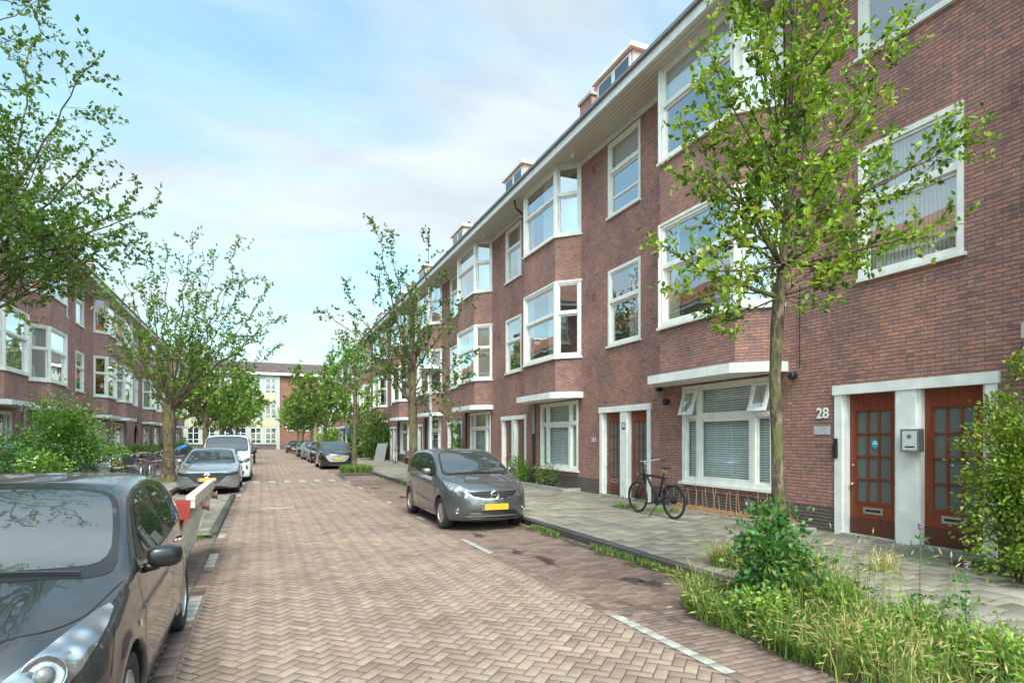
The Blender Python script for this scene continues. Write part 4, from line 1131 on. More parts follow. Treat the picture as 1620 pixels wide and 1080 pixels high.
# --- foreground slender tree
B1 = px3(1234, 963, 6.05); B1[2] = 0.05
rs = np.random.RandomState(5)
t1 = [px3(1234,963,6.05), px3(1236,900,6.05), px3(1232,800,6.04), px3(1229,700,6.03), px3(1226,600,6.02), px3(1229,520,6.03), px3(1233,470,6.05), px3(1238,420,6.05), px3(1243,350,6.08), px3(1247,290,6.1), px3(1246,220,6.1), px3(1252,140,6.08), px3(1255,40,6.05), px3(1262,-60,6.05), px3(1268,-170,6.0)]
r1 = 0.74*np.array([0.115,0.098,0.088,0.083,0.080,0.078,0.080,0.058,0.048,0.040,0.034,0.028,0.022,0.016,0.008])
t1 = np.array(t1); tp1 = (t1, r1)
def T(py): return t1[np.argmin([abs(p[2]-(1.75+(694-py)*6.05/930)) for p in t1])]
L1 = [(T(470), px3(1030,380,5.9), .032), (T(440), px3(1075,425,5.3), .024), (T(420), px3(1090,195,6.4), .036), (T(350), px3(1118,62,5.9), .026), (T(350), px3(1090,270,5.6), .024),
      (T(290), px3(1165,-40,6.3), .026), (T(290), px3(1150,110,5.4), .02), (T(420), px3(1500,352,6.0), .036), (T(440), px3(1405,395,6.7), .026), (T(350), px3(1530,202,6.2), .032), (T(350), px3(1572,190,6.0), .022),
      (T(350), px3(1452,8,5.9), .032), (T(290), px3(1395,60,6.9), .026), (T(220), px3(1340,-70,6.0), .026), (T(220), px3(1235,-60,5.2), .024), (T(420), px3(1290,380,4.9), .024),
      (T(350), px3(1330,250,5.0), .024), (T(290), px3(1200,250,7.1), .024), (T(420), px3(1170,330,7.2), .024), (T(420), px3(1330,330,7.3), .024), (T(140), px3(1330,30,5.6), .02), (T(140), px3(1180,20,6.6), .02),
      (T(470), px3(1130,520,5.7), .014), (T(470), px3(1330,430,5.7), .018), (T(470), px3(1290,470,6.2), .014), (T(40), px3(1260,-230,6.0), .02), (T(40), px3(1330,-150,6.3), .02), (T(40), px3(1180,-150,5.9), .02)]+[(T(a), px3(b, c, d), .018) for a, b, c, d in ((440,1190,300,5.6),(420,1150,250,5.9),(420,1320,300,6.4),(350,1290,150,5.6),(290,1210,60,5.6),(290,1370,180,6.0),(440,1380,290,5.7),(440,1120,350,6.2),(470,1380,350,6.3),(350,1110,150,6.0),(220,1200,0,6.1),(220,1290,20,5.8))]
make_tree('tree', 'slender young tree with bright green leaves rising from the dark ivy clump', B1, tp1, L1, 11, 'leaf_bright', TG,
          sec=0.15, slen=(0.45,0.14), twig=0.13, tl=0.20, leafstep=0.05, leaf=0.068, start=0.12, perstep=3, keep=0.92, tone0=0.45)
# --- tall sparse tree behind the grey hatchback
B2 = px3(655, 776, 19.8); B2[2] = 0.05
tp2 = trunk_pts(B2, px3(652, 590, 19.8), 0.165, 0.13, np.random.RandomState(3))
top2 = tp2[0][-1]
e2 = [(592,345,19.8,.06),(618,372,20.6,.05),(678,372,19.6,.05),(697,430,20.4,.035),(514,490,19.4,.05),(545,452,20.4,.04),(737,478,19.6,.05),(748,560,19.0,.035),(620,455,18.9,.04),(572,583,19.6,.03),
      (718,500,20.9,.035),(600,520,18.8,.03),(640,430,21.0,.04),(715,668,19.2,.02),(690,560,18.6,.03),(610,600,20.4,.03),(566,520,20.9,.035),(730,590,20.2,.03),(655,480,18.4,.03),(590,440,19.4,.03),(700,610,20.5,.03)]
L2 = [(on_trunk(tp2, top2[2]-0.15-0.5*(i % 3)), px3(a,b,d), r) for i, (a,b,d,r) in enumerate(e2)]
make_tree('tree', 'tall sparse tree with long upright branches, trunk directly behind the grey hatchback', B2, tp2, L2, 12, 'leaf_dark', TG,
          sec=0.34, slen=(0.62,0.22), twig=0.22, tl=0.30, leafstep=0.10, leaf=0.125, near=False, start=0.2, perstep=4, keep=0.9, tone0=0.45)
# --- small tree with grass tuft
B3 = px3(560, 745, 32.2); B3[2] = 0.05
tp3 = trunk_pts(B3, px3(563, 590, 32.2), 0.13, 0.09, np.random.RandomState(4))
e3 = [(548,540,31.8,.03),(577,545,32.8,.03),(602,590,32.2,.03),(598,630,32.8,.02),(520,600,32.0,.03),(535,566,33.2,.03),(561,522,32.6,.03),(588,566,31.4,.03),(515,640,32.2,.02),(545,620,31.0,.02),(580,640,31.2,.02),(565,560,33.8,.03),(540,645,33.4,.02)]
L3 = [(on_trunk(tp3, tp3[0][-1][2]-0.3*(i % 5)), px3(a,b,d), r) for i, (a,b,d,r) in enumerate(e3)]
make_tree('tree', 'thin tree standing in a grass tuft in front of the dark suv', B3, tp3, L3, 13, 'leaf_shrub', TG,
          sec=0.34, slen=(0.6,0.3), twig=0.26, tl=0.4, leafstep=0.12, leaf=0.17, near=False, perstep=5, start=0.2, tone0=0.55)
# --- left foreground tree (trunk just outside the frame)
B4 = px3(-30, 896, 8.0); B4[2] = 0.05
tp4 = trunk_pts(B4, px3(-50, 400, 8.0), 0.17, 0.13, np.random.RandomState(6))
tz = tp4[0][-1][2]
e4 = [(162,88,8.0,.035),(152,245,7.6,.04),(240,322,8.3,.035),(62,5,8.6,.04),(190,330,7.4,.04),(215,355,9.0,.03),(120,420,7.8,.025),(160,395,8.8,.03),(60,300,6.9,.03),(90,200,9.4,.03),(-150,100,8.0,.05),(-200,300,8.2,.05),(-60,250,10.0,.04),
      (40,380,7.1,.03),(30,180,8.0,.03),(110,340,9.6,.03),(200,380,8.2,.028),(10,405,8.6,.025),(150,300,9.2,.03),(70,400,9.2,.03),(100,290,8.6,.03),(150,360,8.0,.03),(60,425,8.4,.02),(130,400,8.4,.025),(20,360,8.8,.03),(25,300,9.6,.03),(60,345,7.7,.03),(5,240,7.2,.03)]
L4 = [(on_trunk(tp4, tz-0.1-0.25*(i % 4)), px3(a,b,d), r) for i, (a,b,d,r) in enumerate(e4)]
L4 += [(on_trunk(tp4, tz-0.1), np.array(q), .05) for q in ((-2.6,5.6,6.2),(-3.5,5.0,6.8),(-1.9,6.0,7.4),(-4.4,5.6,7.4),(-3.0,6.6,8.0),(-5.0,7.0,6.4))]
make_tree('tree', 'leafy tree overhanging the dark car, its crown filling the upper left corner', B4, tp4, L4, 14, 'leaf_mid', TG,
          sec=0.21, slen=(0.62,0.2), twig=0.16, tl=0.26, leafstep=0.06, leaf=0.066, near=True, start=0.25, perstep=4, keep=0.9, tone0=0.4)
# --- big tree by the silver car
B5 = px3(265, 766, 22.3); B5[2] = 0.08
tp5 = trunk_pts(B5, px3(268, 640, 22.3), 0.23, 0.2, np.random.RandomState(7))
tz = tp5[0][-1][2]
e5 = [(444,492,22.3,.09),(442,548,21.4,.05),(425,455,23.4,.06),(383,378,22.0,.07),(340,400,24.0,.05),(302,372,21.4,.07),(262,392,23.0,.06),(232,398,21.6,.06),(195,425,22.6,.07),(172,455,21.2,.05),(150,430,23.2,.05),(170,500,20.6,.04),(330,470,20.2,.05),(290,460,20.0,.05),
      (410,520,20.6,.04),(365,440,20.6,.05),(240,470,24.6,.05),(400,430,21.0,.05),(350,540,20.0,.03),(200,540,23.6,.03),(180,560,21.6,.03),(310,430,24.4,.05),(225,440,20.2,.04),(385,500,23.6,.04)]
L5 = [(on_trunk(tp5, tz-0.12*(i % 4)), px3(a,b,d), r) for i, (a,b,d,r) in enumerate(e5)]
make_tree('tree', 'broad spreading tree with a thick trunk between the parked bicycles and the silver hatchback', B5, tp5, L5, 15, 'leaf_mid', TG,
          sec=0.33, slen=(0.8,0.28), twig=0.24, tl=0.34, leafstep=0.10, leaf=0.12, near=False, start=0.3, perstep=4, keep=0.95, tone0=0.5)
# --- the rest: vase shapes
far = [(4.8,'r',49,'leaf_mid',.15,9.3,3.4,"tree rising behind the black car on the right, fourth tree from the foreground"),(4.8,'r',63,'leaf_dark',.16,8.6,2.8,"tree on the right whose trunk stands beside the far lamp post"),
       (4.8,'r',77,'leaf_shrub',.16,8.0,3.2,"yellow-green tree on the right, second from the school"),(4.8,'r',86,'leaf_mid',.16,7.2,3.2,"last tree on the right, in front of the orange school wall"),
       (-3.3,'l',36.6,'leaf_mid',.2,9.0,3.4,"tree on the left behind the white van, beside the left lamp post"),(-3.3,'l',51,'leaf_shrub',.2,9.2,4.4,"bushy tree on the left hiding the school's middle windows"),
       (-3.3,'l',65,'leaf_mid',.18,9.0,4.4,"fourth tree on the left, in front of the yellow school panels"),(-3.3,'l',79,'leaf_mid',.18,7.4,3.2,"farthest tree on the left, its crown against the school")]
for i, (X, sd, d, lm, r, H, R, lab) in enumerate(far):
    Yv = (d-X*sin(TH))/cos(TH); base = np.array([X, Yv, 0.05]); zf = 2.6
    tp = trunk_pts(base, base+np.array([0.1,0.1,zf+0.6]), r, r*0.75, np.random.RandomState(30+i))
    Ls = vase_limbs(tp, base, zf, H, R, 17, 40+i, 0.06)
    make_tree('tree', lab, base, tp, Ls, 50+i, lm, TG, sec=0.42, slen=(1.0,0.4), twig=0.34, tl=0.5, leafstep=0.16, leaf=0.27, near=False, perstep=5, start=0.22, tone0=0.55)

# ---------------- shrubs
def bush(name, label, c, rad, n, leaf, mat, seed, clumps=40, stems=8, near=False, base=None, cat='shrub', group=None, tone=0.5, shell=0.45, aspect=0.6, flowers=None, sig=0.16):
    rs = np.random.RandomState(seed); c = np.array(c, float); rad = np.array(rad, float)
    bs = c.copy() if base is None else np.array(base, float)
    if base is None: bs[2] = max(0.0, c[2]-rad[2])
    d = rs.normal(0, 1, (clumps,3)); d /= np.linalg.norm(d, axis=1)[:,None]
    rr = shell+(1-shell)*rs.rand(clumps); C = c+d*rr[:,None]*rad*rs.uniform(0.75,1.12,(clumps,1)); C[:,2] = np.maximum(C[:,2], 0.12)
    w = rs.uniform(0.4, 1.0, clumps); w /= w.sum(); idx = rs.choice(clumps, n, p=w)
    sg = sig*rad.mean()*rs.uniform(0.6, 1.5, clumps)
    P = C[idx]+rs.normal(0, 1, (n,3))*sg[idx][:,None]; P[:,2] = np.maximum(P[:,2], 0.1+rs.rand(n)*0.05)
    D = P-c; D /= np.linalg.norm(D, axis=1)[:,None]+1e-6
    tn = tone+rs.normal(0, 0.15, clumps); lv = leaves_np(P-bs, D, leaf, rs, near, aspect=aspect, tone=tn[idx])
    root = thing(name, label, cat, tuple(bs), 0, group)
    npmesh('foliage', lv[0], lv[1], M[mat], root, rnd=lv[2])
    br = []
    for i in rs.choice(clumps, min(stems, clumps), replace=False):
        e = C[i]-bs; s = rs.normal(0, 0.06, 3)*[1,1,0]; br.append((wobble(bez(s, s+e*np.array([0.3,0.3,0.6]), e, 7), 0.02, rs), np.linspace(0.018, 0.004, 7)))
    V, F = tubes_np(br); npmesh('stems', V, F, M['bark'], root, smooth=True)
    if flowers:
        fm, fn, fs = flowers
        for q in range(fn):
            dd = rs.normal(0,1,3); dd[2] = abs(dd[2]); dd /= np.linalg.norm(dd); p = c+dd*rad*rs.uniform(0.85,1.1)-bs
            b = MB(); 
            for a in range(5):
                an = a*2*pi/5+rs.rand(); u = np.array([cos(an), sin(an), 0.35]); v = np.array([-sin(an), cos(an), 0])*0.45
                b.add([tuple(p), tuple(p+(u*0.6+v)*fs), tuple(p+u*fs*1.1), tuple(p+(u*0.6-v)*fs)], [(0,1,2,3)])
            b.build('flower', M[fm], root)
    return root

# right side planting
bush('euonymus_shrub', 'yellow-green variegated shrub climbing the wall at the right picture edge, beside the second red door', (8.42, 4.15, 1.35), (0.62, 0.66, 1.45), 12500, 0.055, 'leaf_yellow', 61, 110, 12, True, base=(8.75,3.7,0.1), tone=0.40, shell=0.25, sig=0.10)
bush('euonymus_shrub', 'low sprawling part-yellow shrub at the foot of the climbing one by the right picture edge', (7.95, 3.85, 0.42), (0.65, 0.55, 0.38), 1700, 0.055, 'leaf_yellow', 62, 40, 8, True, tone=0.3, shell=0.2)
bush('ivy_clump', 'dark green leafy clump wrapped round the foot of the slender foreground tree', (4.74, 4.5, 0.50), (0.52, 0.50, 0.62), 3600, 0.058, 'leaf_ivy', 63, 100, 26, True, tone=0.4, shell=0.0, aspect=0.85, sig=0.13, cat='ivy')
bush('wall_shrub', 'green shrub against the wall left of the cream-blind window, behind the grey hatchback', (8.75, 20.0, 0.55), (0.4, 0.9, 0.5), 1500, 0.085, 'leaf_shrub', 64, 30, 8, tone=0.6, shell=0.2)
bush('wall_shrub', 'brownish heather-like shrub under the window of house number 30', (8.85, 17.9, 0.55), (0.3, 0.95, 0.42), 1300, 0.06, 'leaf_dark', 65, 30, 10, tone=0.7, shell=0.2)
bush('climbing_shrub', 'dark climbing shrub on the right terrace beside the leaning board', (8.2, 46.5, 2.0), (1.1, 1.6, 2.0), 4200, 0.19, 'leaf_dark', 66, 60, 10, tone=0.5, shell=0.3)
bush('climbing_shrub', 'lighter green climbing shrub on the right terrace, beyond the dark one', (8.1, 53.5, 2.0), (1.1, 2.2, 2.0), 4200, 0.2, 'leaf_shrub', 67, 60, 10, tone=0.55, shell=0.3)
bush('climbing_shrub', 'green vine growing up between door and window behind the grey hatchback', (8.9, 28.0, 1.3), (0.25, 0.55, 1.3), 1100, 0.10, 'leaf_shrub', 68, 30, 6, tone=0.6, shell=0.2)
bush('round_shrub', 'bright rounded shrub on the right pavement near the far corner', (7.6, 76, 1.6), (1.5, 3, 1.6), 2600, 0.26, 'leaf_shrub', 69, 40, 6, tone=0.75, shell=0.3)
# left gardens
bush('garden_bush', 'large green garden bush in front of the left houses, beside the dark car roof', px3(98, 702, 15.5), (0.95, 1.3, 1.2), 12000, 0.08, 'leaf_shrub', 71, 110, 22, tone=0.22, shell=0.35, flowers=None)
bush('garden_bush', 'grey-green bush at the left picture edge below the big bush', px3(30, 735, 13.5), (0.7, 0.9, 0.6), 2600, 0.075, 'leaf_ivy', 72, 40, 8, tone=0.3, shell=0.3)
bush('rose_bush', 'white flowering bush behind the bicycles, right of the big garden bush', px3(168, 722, 19.5), (0.55, 1.0, 0.6), 1900, 0.085, 'leaf_shrub', 73, 50, 10, tone=0.6, shell=0.3, flowers=('petal_w', 26, 0.07))
bush('hydrangea_bush', 'hydrangea with white flower heads just above the dark car roof', px3(62, 748, 11.5), (0.5, 0.5, 0.32), 1100, 0.08, 'leaf_shrub', 74, 30, 8, True, tone=0.6, shell=0.3, flowers=('petal_w', 12, 0.06))
for i, (y, zc) in enumerate(((47, 0.7),(54,0.6),(62, 0.8),(70,0.7),(78,0.7))):
    bush('garden_bush', ['low garden bush in front of the arched porch','low bush in the left garden just past the arched porch','low bush in the left gardens, third past the arch','low bush near the far end of the left gardens','last low bush of the left gardens'][i], (FL+1.3, y, zc), (1.0, 1.5, zc), 1500, 0.16, 'leaf_mid', 80+i, 30, 6, tone=0.5, shell=0.3)
for i, (x, y, R, H) in enumerate(((-12, 92, 2.6, 3.0),(-18, 94, 2.6, 3.4),(12, 92.5, 2.6, 2.8),(18, 94, 3, 3.4))):
    bush('corner_bush', ['green bush at the far left corner of the cross street','farther green bush in the cross street on the left','green bush at the far right corner of the cross street','farther green bush in the cross street on the right'][i], (x, y, H/2), (R, 2, H/2), 1500, 0.34, 'leaf_mid', 90+i, 30, 6, tone=0.6)

# ---------------- grass and weeds
def grass(name, label, pts, hmin, hmax, seed, w=0.006, tone=0.4, heads=0.0, spread=0.35, kind='stuff'):
    rs = np.random.RandomState(seed); n = len(pts); P = np.array(pts, float)
    h = rs.uniform(hmin, hmax, n); a = rs.rand(n)*2*pi; lean = rs.uniform(0.05, spread, n)*2
    d = np.stack([np.cos(a), np.sin(a)], 1); s = np.stack([-d[:,1], d[:,0]], 1)*w*rs.uniform(0.6,1.4,(n,1))
    V = []; 
    for f, wf in ((0,1),(0.4,0.9),(0.75,0.6),(1.0,0.08)):
        q = np.zeros((n,3)); q[:,:2] = P[:,:2]+d*(lean*h*f**2)[:,None]; q[:,2] = P[:,2]+h*f*(1-0.25*lean*f)
        l = q.copy(); l[:,:2] += s*wf; r = q.copy(); r[:,:2] -= s*wf; V += [l, r]
    V = np.stack(V, 1); F0 = np.array([(0,1,3,2),(2,3,5,4),(4,5,7,6)])
    F = (F0[None]+np.arange(n)[:,None,None]*8).reshape(-1,4); V2 = V.reshape(-1,3)
    tn = np.clip(tone+rs.normal(0, 0.22, n), 0, 1); R = np.zeros((n*8,3)); R[:,0] = np.repeat(tn, 8)
    if heads:
        m = rs.rand(n) < heads; k = m.sum(); tip = (V[m,6]+V[m,7])/2; pr = (V[m,4]+V[m,5])/2; dd = tip-pr; dd /= np.linalg.norm(dd, axis=1)[:,None]+1e-9
        dd[:,2] -= 0.25; hv = []
        for ax in range(2):
            sd = np.cross(dd, np.array([[0,0,1.0],[1.0,0,0]][ax])); sd /= np.linalg.norm(sd, axis=1)[:,None]+1e-9
            hv.append(np.stack([tip-dd*0.01, tip+dd*0.035+sd*0.007, tip+dd*0.085, tip+dd*0.035-sd*0.007], 1).reshape(-1,3))
        HV = np.concatenate(hv); HF = np.arange(len(HV)).reshape(-1,4)+len(V2)
        V2 = np.concatenate([V2, HV]); F = np.concatenate([F, HF]); RR = np.zeros((len(HV),3)); RR[:,0] = 0.88; R = np.concatenate([R, RR])
    o = npmesh(name, V2, F, M['grassm'], rnd=R)
    return tag(o, label, 'grass', None, kind)
rs = np.random.RandomState(77)
def scatter(n, x0, x1, y0, y1, z=0.03, edge=0.0):
    P = np.stack([rs.uniform(x0,x1,n), rs.uniform(y0,y1,n), np.full(n, z)], 1); return P
def blob(n, x, y, rx_, ry, z=0.03):
    a = rs.rand(n)*2*pi; r = np.sqrt(rs.rand(n)); return np.stack([x+rx_*r*np.cos(a), y+ry*r*np.sin(a), np.full(n, z)], 1)
# bed of the foreground tree
bm_ = MB(); bm_.prism([(3.85,1.0),(5.45,1.0),(5.5,4.4),(5.2,5.15),(4.6,5.35),(4.15,4.9),(3.9,4.2)], -0.02, 0.025, 0); tag(bm_.build('tree_bed_soil', M['soil']), kind='structure')
PP = np.concatenate([scatter(10500, 3.92, 5.5, 1.2, 4.3), blob(4200, 4.55, 4.3, 0.72, 0.95), blob(900, 4.4, 3.6, 0.5, 0.8)]); PP = np.concatenate([PP, np.stack([3.90+rs.normal(0,0.06,1500)+0.25*np.clip((np.linspace(0,1,1500)-0.75)*4,0,1), 1.0+3.9*np.linspace(0,1,1500), np.zeros(1500)], 1)]); PP[:,2] = 0.02
# clumpy distribution
cl = rs.rand(60,2)*[1.9,4.2]+[3.65,1.2]; cd = np.min(np.hypot(PP[:,None,0]-cl[None,:,0], PP[:,None,1]-cl[None,:,1]), axis=1)
PP = PP[rs.rand(len(PP)) < np.clip(1.15-cd*2.2, 0.15, 1)]
straw = 0.62+0.30*np.sin(PP[:,0]*3.1+1)*np.cos(PP[:,1]*2.3)
hh = 0.5+0.5*np.sin(PP[:,0]*5.3+2)*np.sin(PP[:,1]*3.7)
sel = straw > 0.7
grass('grass', 'long wild grass with straw-coloured seed heads filling the tree bed in the foreground', PP[sel & (hh > 0.45)], 0.14, 0.44, 1, 0.0035, 0.45, 0.36, 0.6)
grass('grass', 'short dry grass lying flat in the foreground tree bed', PP[sel & (hh <= 0.45)], 0.06, 0.24, 21, 0.004, 0.66, 0.15, 1.1)
grass('grass', 'green weeds mixed through the long grass of the foreground tree bed', PP[~sel], 0.08, 0.32, 2, 0.0055, 0.26, 0.12, 0.75)
for i_, (x_, y_, r_, h_) in enumerate(((4.35,2.9,0.35,0.12),(4.9,2.5,0.4,0.16),(5.2,3.3,0.3,0.15),(4.2,4.0,0.25,0.16),(4.6,2.0,0.4,0.14),(5.0,3.9,0.3,0.2))):
    bush('leafy_weed', ['bright green low weed in the bottom middle of the tree bed','spreading green weed near the bottom right of the tree bed','leafy weed at the pavement side of the tree bed, below the tall thistle','leafy weed at the street-side corner of the tree bed','lush pale green weed at the bottom edge of the tree bed','leafy weed just right of the dark ivy clump'][i_], (x_, y_, 0.06+h_), (r_, r_*1.2, h_), 650, 0.045, 'leaf_shrub', 120+i_, 26, 5, True, tone=0.75, shell=0.1, cat='weed')
def weed(label, x, y, r, n, hmin, hmax, seed, tone=0.3, heads=0.1, z=0.02, name='grass_tuft', w=0.005):
    o = grass(name, label, blob(n, x, y, r, r*1.2, z), hmin, hmax, seed, w, tone, heads, 0.55); del o['kind']; o['category'] = 'weed'; return o
weed('pale grass tuft on the pavement edge beside the kerb, left of the tree bed', 5.55, 5.9, 0.22, 420, 0.12, 0.34, 3, 0.62, 0.4, KH+0.01)
weed('dry straw tuft on the pavement in front of the second red door', 7.1, 4.9, 0.14, 130, 0.08, 0.30, 4, 0.85, 0.3, KH+0.01)
weed('tiny green weed by the front wheel of the black bicycle', 8.0, 11.9, 0.3, 420, 0.04, 0.12, 5, 0.2, 0, KH+0.01)
weed('green weed strip below the rear wheel of the black bicycle', 8.3, 10.9, 0.35, 320, 0.04, 0.12, 6, 0.35, 0, KH+0.01)
weed('green grass tuft round the foot of the thin tree in front of the dark suv', 4.45, 30.9, 0.8, 1800, 0.15, 0.5, 7, 0.25, 0.05, 0.06, w=0.012)
weed('grass at the corner of the left paved build-out', -1.3, 11.62, 0.38, 700, 0.04, 0.11, 8, 0.25, 0, 0.01)
kp = []
for i in range(26):
    yy = rs.uniform(5.6, 10.8); kp.append(blob(int(rs.uniform(40,150)), PR-0.06-rs.rand()*0.05, yy, 0.06, 0.25, 0.01))
grass('grass', 'low weeds growing in the gutter along the right kerb', np.concatenate(kp), 0.03, 0.11, 9, 0.006, 0.3, 0.0, 0.5)
kp = [blob(int(rs.uniform(30,90)), RX0-0.27, yy, 0.05, 0.3, 0.01) for yy in np.arange(11.8, 17, 0.45)]
grass('grass', 'narrow weed line along the kerb of the left paved build-out', np.concatenate(kp), 0.03, 0.10, 10, 0.006, 0.25, 0, 0.5)
kp = [blob(int(rs.uniform(10,50)), FX-0.06, yy, 0.05, 0.3, KH) for yy in np.arange(5, 60, 0.8)]+[blob(int(rs.uniform(30,90)), PR-0.08, yy, 0.07, 0.4, 0.01) for yy in np.arange(14.5, 27, 1.3)]
grass('grass', 'scattered weeds at the foot of the right facades', np.concatenate(kp), 0.03, 0.12, 16, 0.007, 0.35, 0, 0.5)
bm_ = MB(); bm_.prism([(3.3,28.6),(4.95,28.4),(4.95,33.2),(3.9,33.2)], -0.02, 0.06, 0); tag(bm_.build('tree_bed_soil', M['soil']), kind='structure')
grass('grass', 'tall thin green stalks with seed heads at the pavement side of the foreground tree bed', np.concatenate([blob(260, 5.05, 4.2, 0.35, 0.6, 0.03), blob(160, 4.6, 3.4, 0.6, 0.9, 0.03)]), 0.40, 0.85, 33, 0.0035, 0.35, 0.5, 0.35)
# thistles
def thistle(label, x, y, H, seed, heads=1):
    rs = np.random.RandomState(seed); root = thing('thistle', label, 'plant', (x, y, 0.05))
    pts = np.array([[0,0,0],[0.01,0.01,H*0.3],[-0.01,0.02,H*0.6],[0.015,0,H]]); pts = bez(pts[0], pts[1]+[0.03,0,H*0.2], pts[3], 10)
    V, F = tubes_np([(pts, np.linspace(0.008,0.004,10))]); npmesh('stem', V, F, M['leaf_stem'], root)
    P, D = [], []
    for i in range(26):
        f = rs.uniform(0.05, 0.95); a = rs.rand()*2*pi; p = pts[int(f*9)]; dd = np.array([cos(a), sin(a), 0.35]); L = 0.16*(1-f)+0.05
        for t in np.linspace(0.15, 1, 5):
            P.append(p+dd*L*t); D.append(dd+np.array([-dd[1],dd[0],0])*0.9); P.append(p+dd*L*t); D.append(dd-np.array([-dd[1],dd[0],0])*0.9)
    lv = leaves_np(np.array(P), np.array(D), 0.055, rs, False, aspect=0.35, tone=np.full(len(P), 0.35)); npmesh('leaves', lv[0], lv[1], M['leaf_ivy'], root, rnd=lv[2])
    for q in range(heads):
        b = MB(); off = (0,0) if q == 0 else (0.05,0.03)
        c = (pts[-1][0]+off[0], pts[-1][1]+off[1], pts[-1][2]-q*0.05)
        b.sphere(c, 0.016, 6, 1); b.lathe([(0.010,0.008),(0.020,0.035),(0.0001,0.03)], 9, 0, c); b.build('flower_head', [M['petal_p'], M['leaf_stem']], root)
M['leaf_stem'] = simple('green_stem', (0.08,0.13,0.05), 0.7, 0.2, 10)
thistle('tall thistle with a purple flower head standing in the right of the tree bed', 5.3, 3.35, 0.92, 1)
thistle('shorter thistle with a purple bud, right of the tall thistle', 5.42, 3.05, 0.62, 2)
thistle('small thistle-like weed at the back of the tree bed nearest the doors', 5.25, 3.9, 0.55, 3, 0)
# ------------------------------------------------------------------ cars: smooth bodies extracted from a distance field
def pch(pts):
    """monotone cubic interpolation"""
    x = np.array([p[0] for p in pts], float); y = np.array([p[1] for p in pts], float)
    h = np.diff(x); dl = np.diff(y)/h; n = len(x); m = np.zeros(n)
    m[0], m[-1] = dl[0], dl[-1]
    for i in range(1, n-1):
        if dl[i-1]*dl[i] > 0:
            w1, w2 = 2*h[i]+h[i-1], h[i]+2*h[i-1]; m[i] = (w1+w2)/(w1/dl[i-1]+w2/dl[i])
    def f(q):
        q = np.clip(q, x[0], x[-1]); i = np.clip(np.searchsorted(x, q)-1, 0, n-2)
        t = (q-x[i])/h[i]; t2 = t*t; t3 = t2*t
        return y[i]*(2*t3-3*t2+1)+h[i]*m[i]*(t3-2*t2+t)+y[i+1]*(-2*t3+3*t2)+h[i]*m[i+1]*(t3-t2)
    return f
def smax(a, b, k):
    h = np.maximum(k-np.abs(a-b), 0)/k; return np.maximum(a, b)+h*h*k*0.25

